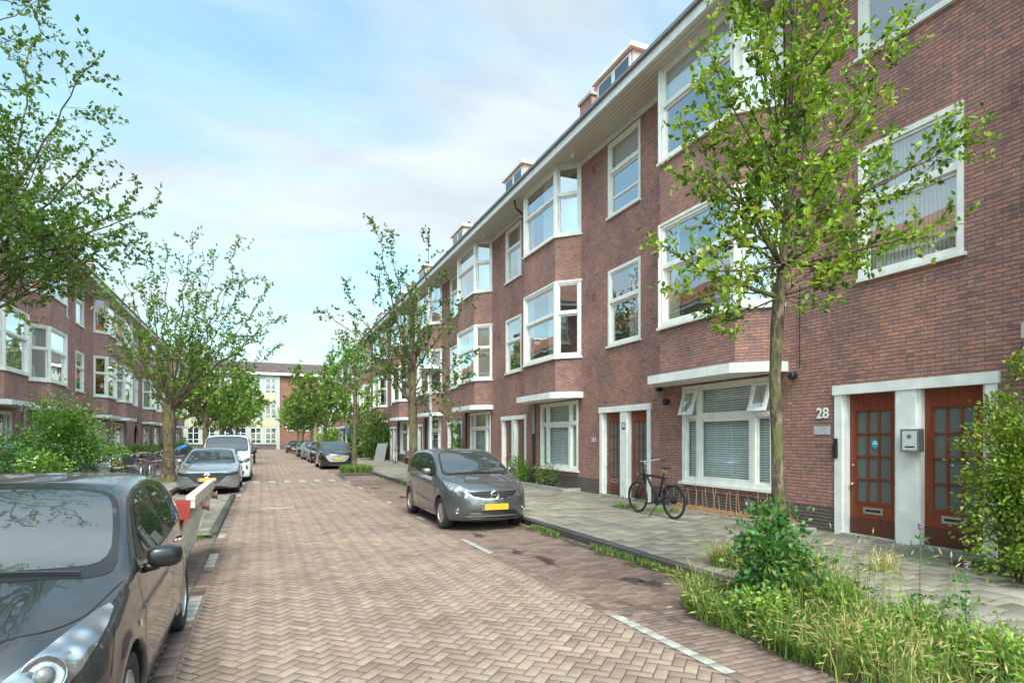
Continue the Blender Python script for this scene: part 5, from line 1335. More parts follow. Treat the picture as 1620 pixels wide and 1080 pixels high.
class CarBody:
    def __init__(s, S):
        s.S = S; s.T = pch(S['top']); s.belt = pch(S['belt']); s.wb = S['W']/2
        s.plan = pch(S['plan']); s.nose = pch(S['nose']); s.tail = pch(S['tail'])
        s.tum = S.get('tumble', 0.36); s.zb = S.get('clear', 0.19); s.cline = S.get('crease', [])
        q = np.linspace(-0.5, S['L']+0.5, 600); t = s.T(q); s.slope = np.gradient(t, q); s.q = q
    def side(s, x, z):
        S = s.S; w = s.wb*s.plan(x); b = s.belt(x)
        lo = w*(1-0.055*np.clip((0.50-z)/0.32, 0, 2)**2-S.get('lean', 0.035)*np.clip((z-0.56)/(b-0.56+1e-6), 0, 1)**1.8)
        y = np.where(z < b, lo, w*0.965-s.tum*(z-b)-0.08*np.maximum(z-b, 0)**2)
        for (x0, z0, x1, z1, hgt, wd) in s.cline:      # raised character lines
            t = np.clip((x-x0)/(x1-x0), 0, 1); zz = z0+(z1-z0)*t; e = np.clip(np.minimum(x-x0, x1-x)/0.35, 0, 1)
            dzz = z-zz; y = y+hgt*e*np.exp(-np.maximum(dzz, 0)/(wd*0.45))*np.exp(-np.maximum(-dzz, 0)/(wd*2.2))
        # wheel arch flare
        for xw in (S['fw'], S['rw']):
            r = np.hypot(x-xw, z-S['r']*1.0); y = y+0.022*np.exp(-((r-S['ra'])/0.07)**2)*(z < b)
        return y
    def f(s, p):
        x, y, z = p[...,0], np.abs(p[...,1]), p[...,2]; S = s.S
        sl = np.interp(x, s.q, s.slope)
        T = s.T(x); hw = s.wb
        crown = S.get('crown', 0.05)
        cr = crown*(y/hw)**2.2
        if S.get('hoodv'): 
            inh = np.clip((S['cowl']-x)/0.35, 0, 1); cr = cr-S['hoodv']*inh*np.exp(-((y-S.get('hoody',0.46)+0.10*x)/0.085)**2)+0.05*inh*(y/hw)**4
        ft = (z-(T-cr))/np.sqrt(1+sl*sl*0.9)
        fs = (y-s.side(x, z))*0.96
        bow = S.get('bow', 0.34)*(np.minimum(y/hw, 1.15))**3.0+0.05*(y/hw)**2
        ff = (s.nose(z)+bow-x)*0.86
        bt = S.get('bowt', 0.20)*(np.minimum(y/hw, 1.15))**4+0.03*(y/hw)**2
        fr = (x-(S['L']-s.tail(z)-bt))*0.9
        g = smax(ft, fs, S.get('kside', 0.065)); g = smax(g, ff, S.get('kfront', 0.075)); g = smax(g, fr, 0.10); g = smax(g, s.zb-z, 0.05)
        for xw in (S['fw'], S['rw']):
            a = np.maximum(np.hypot(x-xw, z-S['r'])-S['ra'], s.wb-0.30-y)
            g = smax(g, -a, 0.016)
        return g
    def grad(s, p, e=0.004):
        g = np.stack([(s.f(p+np.eye(3)[i]*e)-s.f(p-np.eye(3)[i]*e))/(2*e) for i in range(3)], -1)
        return g
    def mesh(s, h):
        S = s.S; xs = np.arange(-0.06, S['L']+0.08, h); ys = np.arange(-(s.wb+0.08), s.wb+0.08+h, h); zs = np.arange(s.zb-0.06, S['H']+0.08, h)
        G = np.stack(np.meshgrid(xs, ys, zs, indexing='ij'), -1); v = s.f(G)
        nx, ny, nz_ = v.shape; cell = np.zeros((nx-1, ny-1, nz_-1)); cnt = np.zeros_like(cell); pos = np.zeros(cell.shape+(3,))
        sg = v < 0
        def acc(sl0, sl1, ax):
            pass
        from itertools import product
        org = np.stack(np.meshgrid(xs[:-1], ys[:-1], zs[:-1], indexing='ij'), -1)
        def V(i,j,k): return v[i:nx-1+i, j:ny-1+j, k:nz_-1+k]
        for ax in range(3):
            o = [a for a in range(3) if a != ax]
            for d in product((0,1),(0,1)):
                c0 = [0,0,0]; c0[o[0]], c0[o[1]] = d; c1 = list(c0); c1[ax] = 1
                a, b = V(*c0), V(*c1); m = (a < 0) != (b < 0); t = np.where(m, a/np.where(m, a-b, 1), 0)
                p = np.zeros(cell.shape+(3,)); p[...,o[0]] = d[0]; p[...,o[1]] = d[1]; p[...,ax] = t
                pos += p*m[...,None]; cnt += m
        act = cnt > 0; idx = -np.ones(cell.shape, int); idx[act] = np.arange(act.sum())
        P = org[act]+pos[act]/cnt[act][:,None]*h
        F = []
        for ax in range(3):
            o = [a for a in range(3) if a != ax]
            sl0 = [slice(1,-1)]*3; sl1 = [slice(1,-1)]*3; sl0[ax] = slice(0,-1); sl1[ax] = slice(1,None)
            a, b = sg[tuple(sl0)], sg[tuple(sl1)]; m = a != b; I = np.argwhere(m)
            I[:, o[0]] += 1; I[:, o[1]] += 1
            inside = a[m]
            def cid(d0, d1):
                J = I.copy(); J[:, o[0]] += d0; J[:, o[1]] += d1; return idx[J[:,0], J[:,1], J[:,2]]
            q = np.stack([cid(-1,-1), cid(0,-1), cid(0,0), cid(-1,0)], 1)
            fl = inside if ax != 1 else ~inside
            q[~fl] = q[~fl][:, ::-1]; F.append(q)
        F = np.concatenate(F); F = F[(F >= 0).all(1)]
        for it in range(4):
            g = s.grad(P); n2 = (g*g).sum(-1)+1e-6; st = (s.f(P)/n2)[:,None]*g; l = np.linalg.norm(st, axis=1)[:,None]; st *= np.minimum(1, h*0.5/(l+1e-9)); P = P-st
        return P, F
    def project(s, uv, plane, sign=1, off=0.004):
        """first hit along the view axis of the plane; returns points on the surface pushed out by off"""
        uv = np.asarray(uv, float); n = len(uv); S = s.S
        N = 90
        if plane == 'side': a0, a1 = s.wb+0.12, 0.02; mk_ = lambda t: np.stack([uv[:,0], sign*(a0+(a1-a0)*t), uv[:,1]], -1)
        elif plane == 'front': a0, a1 = -0.1, 1.6; mk_ = lambda t: np.stack([a0+(a1-a0)*t, uv[:,0], uv[:,1]], -1)
        elif plane == 'rear': a0, a1 = S['L']+0.1, S['L']-1.4; mk_ = lambda t: np.stack([a0+(a1-a0)*t, uv[:,0], uv[:,1]], -1)
        else: a0, a1 = S['H']+0.15, 0.3; mk_ = lambda t: np.stack([uv[:,0], uv[:,1], a0+(a1-a0)*t], -1)
        lo = np.zeros(n); hi = np.ones(n); found = np.zeros(n, bool); prev = np.zeros(n)
        for i in range(1, N+1):
            t = np.full(n, i/N); v = s.f(mk_(t)); hit = (v < 0) & ~found; lo[hit] = prev[hit]; hi[hit] = t[hit]; found |= hit; prev = t
        for _ in range(18):
            mid = (lo+hi)/2; v = s.f(mk_(mid)); ins = v < 0; hi = np.where(ins, mid, hi); lo = np.where(ins, lo, mid)
        P = mk_(hi); g = s.grad(P); g /= np.linalg.norm(g, axis=1)[:,None]+1e-9
        return P+g*off

def smooth_poly(pts, it=2):
    p = [tuple(q) for q in pts]
    for _ in range(it):
        o = []
        for i in range(len(p)):
            a, b = p[i], p[(i+1)%len(p)]; o += [(a[0]*.75+b[0]*.25, a[1]*.75+b[1]*.25), (a[0]*.25+b[0]*.75, a[1]*.25+b[1]*.75)]
        p = o
    return p
def patch(cb, name, poly, plane, sign, mat, parent, off=0.004, g=0.06, soft=1, smooth=True, fmap=None):
    if soft: poly = smooth_poly(poly, soft)
    bm = bmesh.new(); vs = [bm.verts.new((p[0], p[1], 0)) for p in poly]; bm.faces.new(vs)
    us = [p[0] for p in poly]; ws = [p[1] for p in poly]
    for ax, (a, b) in enumerate(((min(us), max(us)), (min(ws), max(ws)))):
        q = a+g
        while q < b-1e-4:
            co = (q,0,0) if ax == 0 else (0,q,0); no = (1,0,0) if ax == 0 else (0,1,0)
            bmesh.ops.bisect_plane(bm, geom=bm.verts[:]+bm.edges[:]+bm.faces[:], plane_co=co, plane_no=no, dist=1e-5); q += g
    uv = np.array([(v.co.x, v.co.y) for v in bm.verts]); P = cb.project(uv, plane, sign, off)
    for v, p in zip(bm.verts, P): v.co = p
    bmesh.ops.triangulate(bm, faces=[f for f in bm.faces if len(f.verts) > 4])
    me = bpy.data.meshes.new(name); bm.to_mesh(me); bm.free(); me.materials.append(mat)
    if smooth: me.polygons.foreach_set('use_smooth', [True]*len(me.polygons))
    # consistent outward normals
    co = np.empty(len(me.polygons)*3); me.polygons.foreach_get('normal', co); co = co.reshape(-1,3)
    ref = {'side': (0,sign,0), 'front': (-1,0,0), 'rear': (1,0,0), 'top': (0,0,1)}[plane]
    if (co@np.array(ref)).mean() < 0: me.flip_normals()
    o = bpy.data.objects.new(name, me); COL.objects.link(o); o.parent = parent; return o
def seam(cb, lines, plane, sign, width=0.007, off=0.0025, step=0.05):
    """thin dark shut lines following the body"""
    V, F = [], []
    for ln in lines:
        ln = np.array(ln, float); seg = np.linalg.norm(np.diff(ln, axis=0), axis=1); cum = np.concatenate([[0], np.cumsum(seg)]); n = max(2, int(cum[-1]/step)+1)
        q = np.linspace(0, cum[-1], n); p = np.stack([np.interp(q, cum, ln[:,i]) for i in range(2)], 1)
        for _ in range(2): p[1:-1] = (p[:-2]+2*p[1:-1]+p[2:])/4
        t = np.gradient(p, axis=0); t /= np.linalg.norm(t, axis=1)[:,None]; nn = np.stack([-t[:,1], t[:,0]], 1)*width/2
        a = cb.project(p-nn, plane, sign, off); b = cb.project(p+nn, plane, sign, off); o = len(V)
        V += list(a)+list(b); F += [(o+i, o+i+1, o+n+i+1, o+n+i) for i in range(n-1)]
    return V, F

def paint(name, col, metal=0.6, rough=0.32):
    m, N, L, b = principled(name, col, rough, metal)
    b.inputs["Coat Weight"].default_value = 1.0; b.inputs["Coat Roughness"].default_value = 0.03; b.inputs["Coat IOR"].default_value = 1.6
    f = noise(N, L, 900, 2, objcoord(N)); r = ramp(N, [(0.3, tuple(c*0.85 for c in col)), (0.7, tuple(min(1,c*1.15) for c in col))]); L.new(f, r.inputs[0])
    d = noise(N, L, 3.0, 5, objcoord(N)); rr = ramp(N, [(0.4,(rough,)*3),(0.75,(rough+0.12,)*3)]); L.new(d, rr.inputs[0]); L.new(rr.outputs[0], b.inputs["Roughness"])
    L.new(r.outputs[0], b.inputs["Base Color"]); return m
P_ = {'dark': paint('paint_dark_grey', (0.022,0.023,0.025), 0.3, 0.28), 'grey': paint('paint_grey', (0.115,0.117,0.12), 0.7), 'silver': paint('paint_silver', (0.36,0.38,0.40), 0.75),
      'white': paint('paint_white', (0.72,0.73,0.73), 0.0, 0.4), 'black': paint('paint_black', (0.012,0.013,0.016), 0.2), 'maroon': paint('paint_maroon', (0.07,0.015,0.02), 0.3), 'blue': paint('paint_blue_grey', (0.03,0.04,0.055), 0.4)}
def car_glass(name, ior=2.0, c=(0.018,0.024,0.024)):
    m, N, L, b = principled(name, c, 0.015); b.inputs["IOR"].default_value = ior; b.inputs["Specular IOR Level"].default_value = 0.5; return m
M['cg_front'] = car_glass('windscreen_glass', 2.2, (0.03,0.036,0.038)); M['cg_side'] = car_glass('side_glass', 1.9)
M['wiper'] = simple('wiper_black', (0.012,0.012,0.012), 0.75, 0.1, 5); M['lamp_dark'] = simple('smoked_lamp', (0.03,0.032,0.035), 0.08, 0.2, 5); M['trim'] = simple('gloss_trim', (0.012,0.012,0.013), 0.25, 0.1, 5); M['under'] = simple('underbody', (0.008,0.008,0.008), 0.9, 0.1, 5)
M['reflector'] = simple('lamp_reflector', (0.30,0.31,0.32), 0.12, 0.3, 30, metal=0.9); M['lens'] = car_glass('lamp_glass', 1.7, (0.12,0.125,0.13)); M['plate'] = simple('number_plate_yellow', (0.58,0.33,0.02), 0.45, 0.04, 20); M['plate_blue'] = simple('plate_blue', (0.02,0.06,0.35), 0.45, 0.02, 20)
M['tail'] = simple('tail_light', (0.35,0.01,0.01), 0.15, 0.1, 20); M['amber'] = simple('indicator', (0.6,0.5,0.42), 0.1, 0.05, 20)
M['alloy'] = simple('alloy_wheel', (0.42,0.43,0.44), 0.3, 0.05, 10, metal=0.75); M['alloy_tan'] = simple('dusty_alloy_wheel', (0.42,0.34,0.29), 0.4, 0.12, 10, metal=0.6); M['disc'] = simple('wheel_well', (0.02,0.02,0.02), 0.8, 0.1, 5)
def lamp_mat():
    m, N, L, b = principled('headlamp', (0.42,0.43,0.44), 0.12, 0.85)
    oc = objcoord(N); v = nd(N, "ShaderNodeTexVoronoi"); v.feature = 'SMOOTH_F1'; v.inputs["Scale"].default_value = 11; L.new(oc, v.inputs[0])
    r = ramp(N, [(0.1,(0.62,0.64,0.65)),(0.45,(0.30,0.31,0.32)),(0.8,(0.10,0.105,0.11))]); L.new(v.outputs[0], r.inputs[0]); L.new(r.outputs[0], b.inputs["Base Color"])
    b.inputs["Coat Weight"].default_value = 1; b.inputs["Coat Roughness"].default_value = 0.01; bump(N, L, b, v.outputs[0], 0.6, 0.03); return m
M['headlamp'] = lamp_mat()
def grille_mat():
    m, N, L, b = principled('grille_mesh', (0.01,0.01,0.011), 0.35)
    oc = objcoord(N); w = nd(N, "ShaderNodeTexWave"); w.wave_type = 'BANDS'; w.bands_direction = 'Z'; w.inputs["Scale"].default_value = 11; L.new(oc, w.inputs[0])
    r = ramp(N, [(0.3,(0.004,0.004,0.004)),(0.8,(0.045,0.045,0.048))]); L.new(w.outputs[1], r.inputs[0]); L.new(r.outputs[0], b.inputs["Base Color"]); bump(N, L, b, w.outputs[1], 0.8, 0.02); return m
M['grille'] = grille_mat()

def make_wheel(root, x, y, r, sgn, style, rim='alloy', w=0.20):
    """tyre with a rim; sgn = outward direction"""
    t = MB(); hw = w/2; rr = r*0.66
    t.lathe([(rr,-hw*0.75),(r*0.80,-hw),(r*0.95,-hw*0.96),(r,-hw*0.72),(r,hw*0.72),(r*0.95,hw*0.96),(r*0.80,hw),(rr,hw*0.80),(rr*0.97,hw*0.55)], 40, 0, (0,0,0), axis='y')
    wh = thing('wheel', None, None, (x, y, r)); wh.parent = root
    o = t.build('tyre', M['rubber'], wh, smooth=True, recalc=True)
    b = MB(fn=(lambda a, q, c: (a, sgn*q, c)))
    b.lathe([(rr*0.98,hw*0.86),(rr*0.93,hw*0.90),(rr*0.90,hw*0.70),(rr*0.88,hw*0.1)], 40, 0, axis='y')
    b.lathe([(rr*0.90,hw*0.08),(0.0005,hw*0.05)], 30, 1, axis='y')
    n = {'cap': 7, 'five': 5, 'ten': 10}[style]
    for i in range(n):
        a = 2*pi*i/n+0.2; da = (0.23 if style == 'cap' else 0.16 if style == 'five' else 0.085)
        ca, sa = cos(a), sin(a); R0, R1 = rr*0.14, rr*0.93
        def P(rad, off, dep): return (rad*ca-off*sa, dep, rad*sa+off*ca)
        w0, w1 = rr*da*0.9, rr*da*1.25; y0, y1, y2 = hw*0.30, hw*0.88, hw*0.74
        b.add([P(R0,-w0,y1),P(R0,w0,y1),P(R1,w1,y2+0.006),P(R1,-w1,y2+0.006),P(R0,-w0*1.2,y0),P(R0,w0*1.2,y0),P(R1,w1*1.1,y0),P(R1,-w1*1.1,y0)],
              [(0,1,2,3),(0,4,5,1),(1,5,6,2),(2,6,7,3),(3,7,4,0)], 0)
    b.lathe([(rr*0.24,hw*0.5),(rr*0.24,hw*0.86),(rr*0.19,hw*0.95),(0.0005,hw*0.97)], 20, 0, axis='y')
    b.build('rim', [M[rim], M['disc']], wh, recalc=True)
    return wh

def squircle(c, r, p=2.6, n=14):
    b = MB(); 
    def sp(v): return math.copysign(abs(v)**(2/p), v)
    vs = []; fs = []
    for i in range(n+1):
        a = -pi/2+pi*i/n
        for k in range(2*n):
            t = 2*pi*k/(2*n); vs.append((c[0]+r[0]*sp(cos(a))*sp(cos(t)), c[1]+r[1]*sp(cos(a))*sp(sin(t)), c[2]+r[2]*sp(sin(a))))
    m = 2*n
    for i in range(n):
        for k in range(m): fs.append((i*m+k, i*m+(k+1)%m, (i+1)*m+(k+1)%m, (i+1)*m+k))
    return vs, fs

def make_car(label, S, loc, rz, cat='car', name='parked_car', h=0.03, group='cars parked along both kerbs', proto=None):
    """car coordinates: x from the nose backwards, y lateral, z up; origin under the nose"""
    cb = CarBody(S); root = thing(name, label, cat, loc, rz, group)
    P, F = cb.mesh(h); pm = P_[S['paint']]
    body = npmesh('body', P, F, [pm, M['under']], root, smooth=True)
    c = np.empty(len(F)*3); body.data.polygons.foreach_get('center', c); c = c.reshape(-1,3)
    inn = np.zeros(len(F), bool)
    for xw in (S['fw'], S['rw']): inn |= (np.hypot(c[:,0]-xw, c[:,2]-S['r']) < S['ra']-0.006) & (np.abs(c[:,1]) < cb.wb-0.05)
    inn |= c[:,2] < cb.zb+0.012
    body.data.polygons.foreach_set('material_index', inn.astype(np.int32))
    # glass
    W = S['windows']
    side_f, side_fill = W['frame'], W['panes']
    for sg in (1, -1):
        patch(cb, 'window_surround', side_f, 'side', sg, M['trim'], root, 0.002, 0.07, 2)
        for pn in side_fill: patch(cb, 'side_window', pn, 'side', sg, M['cg_side'], root, 0.0045, 0.07, 1)
    patch(cb, 'windscreen_band', W['ws_frame'], W.get('ws_plane','top'), 1, M['trim'], root, 0.002, 0.06, 2)
    patch(cb, 'windscreen', W['ws'], W.get('ws_plane','top'), 1, M['cg_front'], root, 0.005, 0.06, 2)
    if 'rear' in W: patch(cb, 'rear_window', W['rear'], 'rear', 1, M['cg_side'], root, 0.004, 0.07, 2)
    # shut lines
    V, Fq = [], []
    for sg in (1, -1):
        v, f = seam(cb, S['seams'], 'side', sg); o = len(V); V += v; Fq += [tuple(i+o for i in q) for q in f]
    v, f = seam(cb, S['topseams'], 'top', 1); o = len(V); V += v; Fq += [tuple(i+o for i in q) for q in f]
    if S.get('frontseams'):
        v, f = seam(cb, S['frontseams'], 'front', 1); o = len(V); V += v; Fq += [tuple(i+o for i in q) for q in f]
    npmesh('shut_line', V, Fq, M['under'], root)
    for nm, poly, plane, mats, off, sft in S['patches']:
        for sg in ((1,-1) if plane == 'side' else (1,)):
            patch(cb, nm, poly, plane, sg, M[mats] if mats in M else P_[mats], root, off, 0.05, sft)
    for nm, poly, mats, off, sft in S['mirpatches']:      # mirrored on the front
        for sg in (1, -1):
            patch(cb, nm, [(sg*p[0], p[1]) for p in poly], 'front', 1, M[mats] if mats in M else P_[mats], root, off, 0.04, sft)
    for nm, cy, cz, r in S.get('lenses', []):
        for sg in (1, -1):
            q = cb.project([(sg*cy, cz)], 'front')[0]; g = cb.grad(q[None])[0]; g = g/np.linalg.norm(g)*0.6+np.array([-0.55,0,0]); b = MB()
            b.lathe([(r,-0.012),(r*1.01,0.002),(r*0.95,0.004),(r*0.92,-0.004),(r*0.5,-0.012),(r*0.42,-0.002)], 28, 0); b.lathe([(r*0.42,-0.003),(r*0.40,0.006),(r*0.25,0.014),(0.0005,0.017)], 24, 1)
            lo = b.build(nm, [M['reflector'], M['lens']], root, smooth=True); lo.location = tuple(q+g*0.012); lo.rotation_mode = 'QUATERNION'; lo.rotation_quaternion = Vector(g).to_track_quat('Z','Y')
    # number plate
    pz = S['plate_z']; q = cb.project([(0, pz)], 'front')[0][0]-0.02; b = MB(); b.box(q, q+0.02, -0.26, 0.26, pz-0.055, pz+0.055, 0); b.box(q-0.001, q, 0.215, 0.255, pz-0.05, pz+0.05, 1)
    b.build('number_plate', [M['plate'], M['plate_blue']], root, recalc=True)
    # emblem
    if S.get('emblem'):
        ez, er, kind = S['emblem']; q = cb.project([(0, ez)], 'front')[0][0]-0.012; b = MB()
        if kind == 'ringbar':
            b.tube([(q, er*cos(a), ez+er*sin(a)) for a in np.linspace(0, 2*pi, 25)], er*0.13, 6, 0, False); b.box(q-0.006, q+0.004, -er*1.15, er*1.15, ez-er*0.17, ez+er*0.17, 0)
        elif kind == 'wing':
            b.tube([(q, er*1.25*cos(a), ez+er*sin(a)) for a in np.linspace(0, 2*pi, 25)], er*0.13, 6, 0, False)
            b.tube([(q, -er*1.05, ez+er*0.35),(q, -er*0.4, ez+er*0.3),(q, 0, ez-er*0.35),(q, er*0.4, ez+er*0.3),(q, er*1.05, ez+er*0.35)], er*0.12, 6, 0)
        elif kind == 'rings':
            for k in range(4): b.tube([(q, (k-1.5)*er*1.25+er*0.85*cos(a), ez+er*0.85*sin(a)) for a in np.linspace(0, 2*pi, 17)], er*0.12, 5, 0, False)
        elif kind == 'disc':
            b.tube([(q, er*cos(a), ez+er*sin(a)) for a in np.linspace(0, 2*pi, 25)], er*0.12, 6, 0, False); b.tube([(q,-er*0.6,ez+er*0.7),(q,-er*0.15,ez-er*0.8),(q,0,ez),(q,er*0.15,ez-er*0.8),(q,er*0.6,ez+er*0.7)], er*0.09, 5, 0)
        elif kind == 'diamonds':
            for (a, c2) in ((0,0.55),(-0.5,-0.3),(0.5,-0.3)): b.add([(q,er*a-er*0.32,ez+er*c2),(q,er*a,ez+er*(c2-0.5)),(q,er*a+er*0.32,ez+er*c2),(q,er*a,ez+er*(c2+0.5))], [(0,1,2,3)], 0)
        b.build('emblem', M['chrome'], root, smooth=False)
    # door handles
    for sg in (1, -1):
        for (hx, hz) in S['handles']:
            q = cb.project([(hx-0.09,hz),(hx,hz+0.004),(hx+0.09,hz+0.004)], 'side', sg, 0.0); b = MB(); yo = sg*0.03
            b.tube([(q[0][0],q[0][1],q[0][2]),(q[0][0]+0.02,q[0][1]+yo,hz),(q[1][0],q[1][1]+yo*1.15,hz+0.004),(q[2][0]-0.02,q[2][1]+yo,hz+0.004),(q[2][0],q[2][1],hz+0.004)], [0.008,0.012,0.014,0.012,0.008], 8)
            b.build('door_handle', [M['chrome'] if S.get('chrome_handle') else pm], root, smooth=True)
        mx, mz = S['mirror']; ym = abs(cb.project([(mx+0.05, mz-0.05)], 'side', 1)[0][1]); b = MB()
        vs, fs = squircle((mx, sg*(ym+0.12), mz+0.02), (0.065, 0.095, 0.066), 3.0); vs = [(v[0]+0.06*abs((v[1]*sg-ym)/0.25)**1.5*1.0, v[1], v[2]-0.02*(v[1]*sg-ym)) for v in vs]; b.add(vs, fs, 0)
        b.tube([(mx+0.05, sg*(ym-0.02), mz-0.06),(mx+0.03, sg*(ym+0.08), mz-0.04)], [0.032,0.026], 8, 1)
        b.build('wing_mirror', [pm if not S.get('mirror_dark') else M['trim'], M['trim']], root, smooth=True)
    # wipers
    if S.get('wipers'):
        b = MB()
        for (a0, a1) in S['wipers']:
            n = 8; uv = np.array([(a0[0]+(a1[0]-a0[0])*t, a0[1]+(a1[1]-a0[1])*t) for t in np.linspace(0,1,n)]); q = cb.project(uv, 'top', 1, 0.016)
            b.tube([tuple(p) for p in q], 0.008, 6)
        b.build('wiper', M['wiper'], root)
    st = S.get('wheel', 'five'); yw = cb.wb-0.115
    for xw in (S['fw'], S['rw']):
        for sg in (1, -1): make_wheel(root, xw, sg*yw, S['r'], sg, st, S.get('rim', 'alloy'), S.get('tw', 0.2))
    if S.get('antenna'): 
        b = MB(); q = cb.project([(S['antenna'], 0)], 'top')[0]; b.tube([tuple(q), (q[0]+0.12, 0, q[2]+0.16)], 0.004, 5); b.build('antenna', M['black'], root)
    return root, cb

def car_place(loc_front_x, y_front): return (loc_front_x, y_front, 0.012), radians(90)
# cars face the camera: nose at smaller Y; x_car axis -> +Y, y_car -> -X
NEAR = dict(paint='dark', lean=0.055, L=3.86, W=1.67, H=1.50, fw=0.80, rw=3.24, r=0.295, ra=0.345, clear=0.20, tumble=0.37,
 top=[(-0.3,0.70),(0.0,0.735),(0.15,0.79),(0.5,0.895),(0.98,1.005),(1.02,1.015),(1.35,1.235),(1.62,1.385),(1.9,1.455),(2.4,1.49),(3.0,1.435),(3.34,1.315),(3.60,1.09),(3.90,0.85)],
 belt=[(0,0.74),(0.5,0.84),(1.2,0.935),(2.5,0.985),(3.3,1.03),(3.9,1.05)],
 plan=[(0,0.90),(0.35,0.965),(0.9,0.99),(2.0,1.0),(3.0,0.985),(3.35,0.95),(3.6,0.89),(3.9,0.79)],
 nose=[(0.15,0.10),(0.3,0.03),(0.45,0.0),(0.6,0.015),(0.72,0.06),(0.85,0.20),(1.1,0.6)], tail=[(0.15,0.12),(0.35,0.02),(0.6,0.0),(0.85,0.05),(1.1,0.20),(1.35,0.40),(1.5,0.55)],
 crown=0.055, cowl=1.0, hoodv=0.022, hoody=0.52, crease=[(0.9,0.72,3.3,0.80,0.018,0.045),(1.0,0.36,3.0,0.40,0.010,0.06)],
 windows=dict(frame=[(1.18,0.955),(1.38,1.14),(1.64,1.31),(1.95,1.385),(2.5,1.405),(3.0,1.345),(3.26,1.22),(3.36,1.12),(3.40,1.06),(2.5,0.99)],
  panes=[[(1.42,0.985),(1.50,1.15),(1.72,1.30),(1.98,1.355),(2.2,1.37),(2.28,1.0)],[(2.36,1.005),(2.30,1.372),(2.6,1.375),(2.94,1.34),(3.10,1.08),(3.10,1.045)],[(3.19,1.09),(3.03,1.28),(3.19,1.20),(3.27,1.15),(3.29,1.09)]],
  ws_frame=[(0.98,-0.72),(0.93,-0.4),(0.92,0),(0.93,0.4),(0.98,0.72),(1.36,0.67),(1.70,0.58),(1.75,0.3),(1.76,0),(1.75,-0.3),(1.70,-0.58),(1.36,-0.67)],
  ws=[(1.10,-0.665),(1.05,-0.4),(1.04,0),(1.05,0.4),(1.10,0.665),(1.38,0.63),(1.66,0.55),(1.705,0.3),(1.715,0),(1.705,-0.3),(1.66,-0.55),(1.38,-0.63)],
  rear=[(-0.5,1.08),(-0.46,1.36),(0.46,1.36),(0.5,1.08)]),
 seams=[[(1.20,0.30),(1.16,0.6),(1.20,0.93)],[(2.30,0.28),(2.31,0.7),(2.33,1.0)],[(2.92,0.34),(3.0,0.62),(3.12,0.80),(3.15,1.02)],[(1.20,0.29),(2.3,0.28),(2.92,0.32)],[(0.42,0.60),(0.50,0.72),(0.60,0.80)]],
 topseams=[[(0.28,0.0),(0.30,0.3),(0.36,0.52),(0.55,0.66),(0.95,0.755)],[(0.28,0.0),(0.30,-0.3),(0.36,-0.52),(0.55,-0.66),(0.95,-0.755)]],
 patches=[('grille', [(-0.42,0.60),(-0.45,0.68),(0.45,0.68),(0.42,0.60)], 'front', 'grille', 0.004, 1),('lower_grille', [(-0.5,0.27),(-0.42,0.40),(0.42,0.40),(0.5,0.27)], 'front', 'grille', 0.004, 1),
          ('side_repeater', [(1.00,0.665),(1.00,0.70),(1.05,0.70),(1.05,0.665)], 'side', 'amber', 0.008, 2),('tail_light', [(3.50,0.86),(3.42,1.08),(3.66,1.10),(3.80,0.88)], 'side', 'tail', 0.006, 1)],
 mirpatches=[('headlight', [(0.48,0.62),(0.44,0.70),(0.58,0.80),(0.69,0.865),(0.755,0.885),(0.765,0.79),(0.70,0.66),(0.60,0.61)], 'headlamp', 0.006, 1)],
 lenses=[('lamp_lens',0.60,0.712,0.085)], plate_z=0.46, emblem=(0.64,0.05,'diamonds'), handles=[(2.16,0.83),(2.95,0.87)], mirror=(1.32,0.985), mirror_dark=True, chrome_handle=True,
 wipers=[((1.02,-0.10),(1.06,0.60)),((1.00,-0.55),(1.03,0.12))], wheel='cap', antenna=3.2)
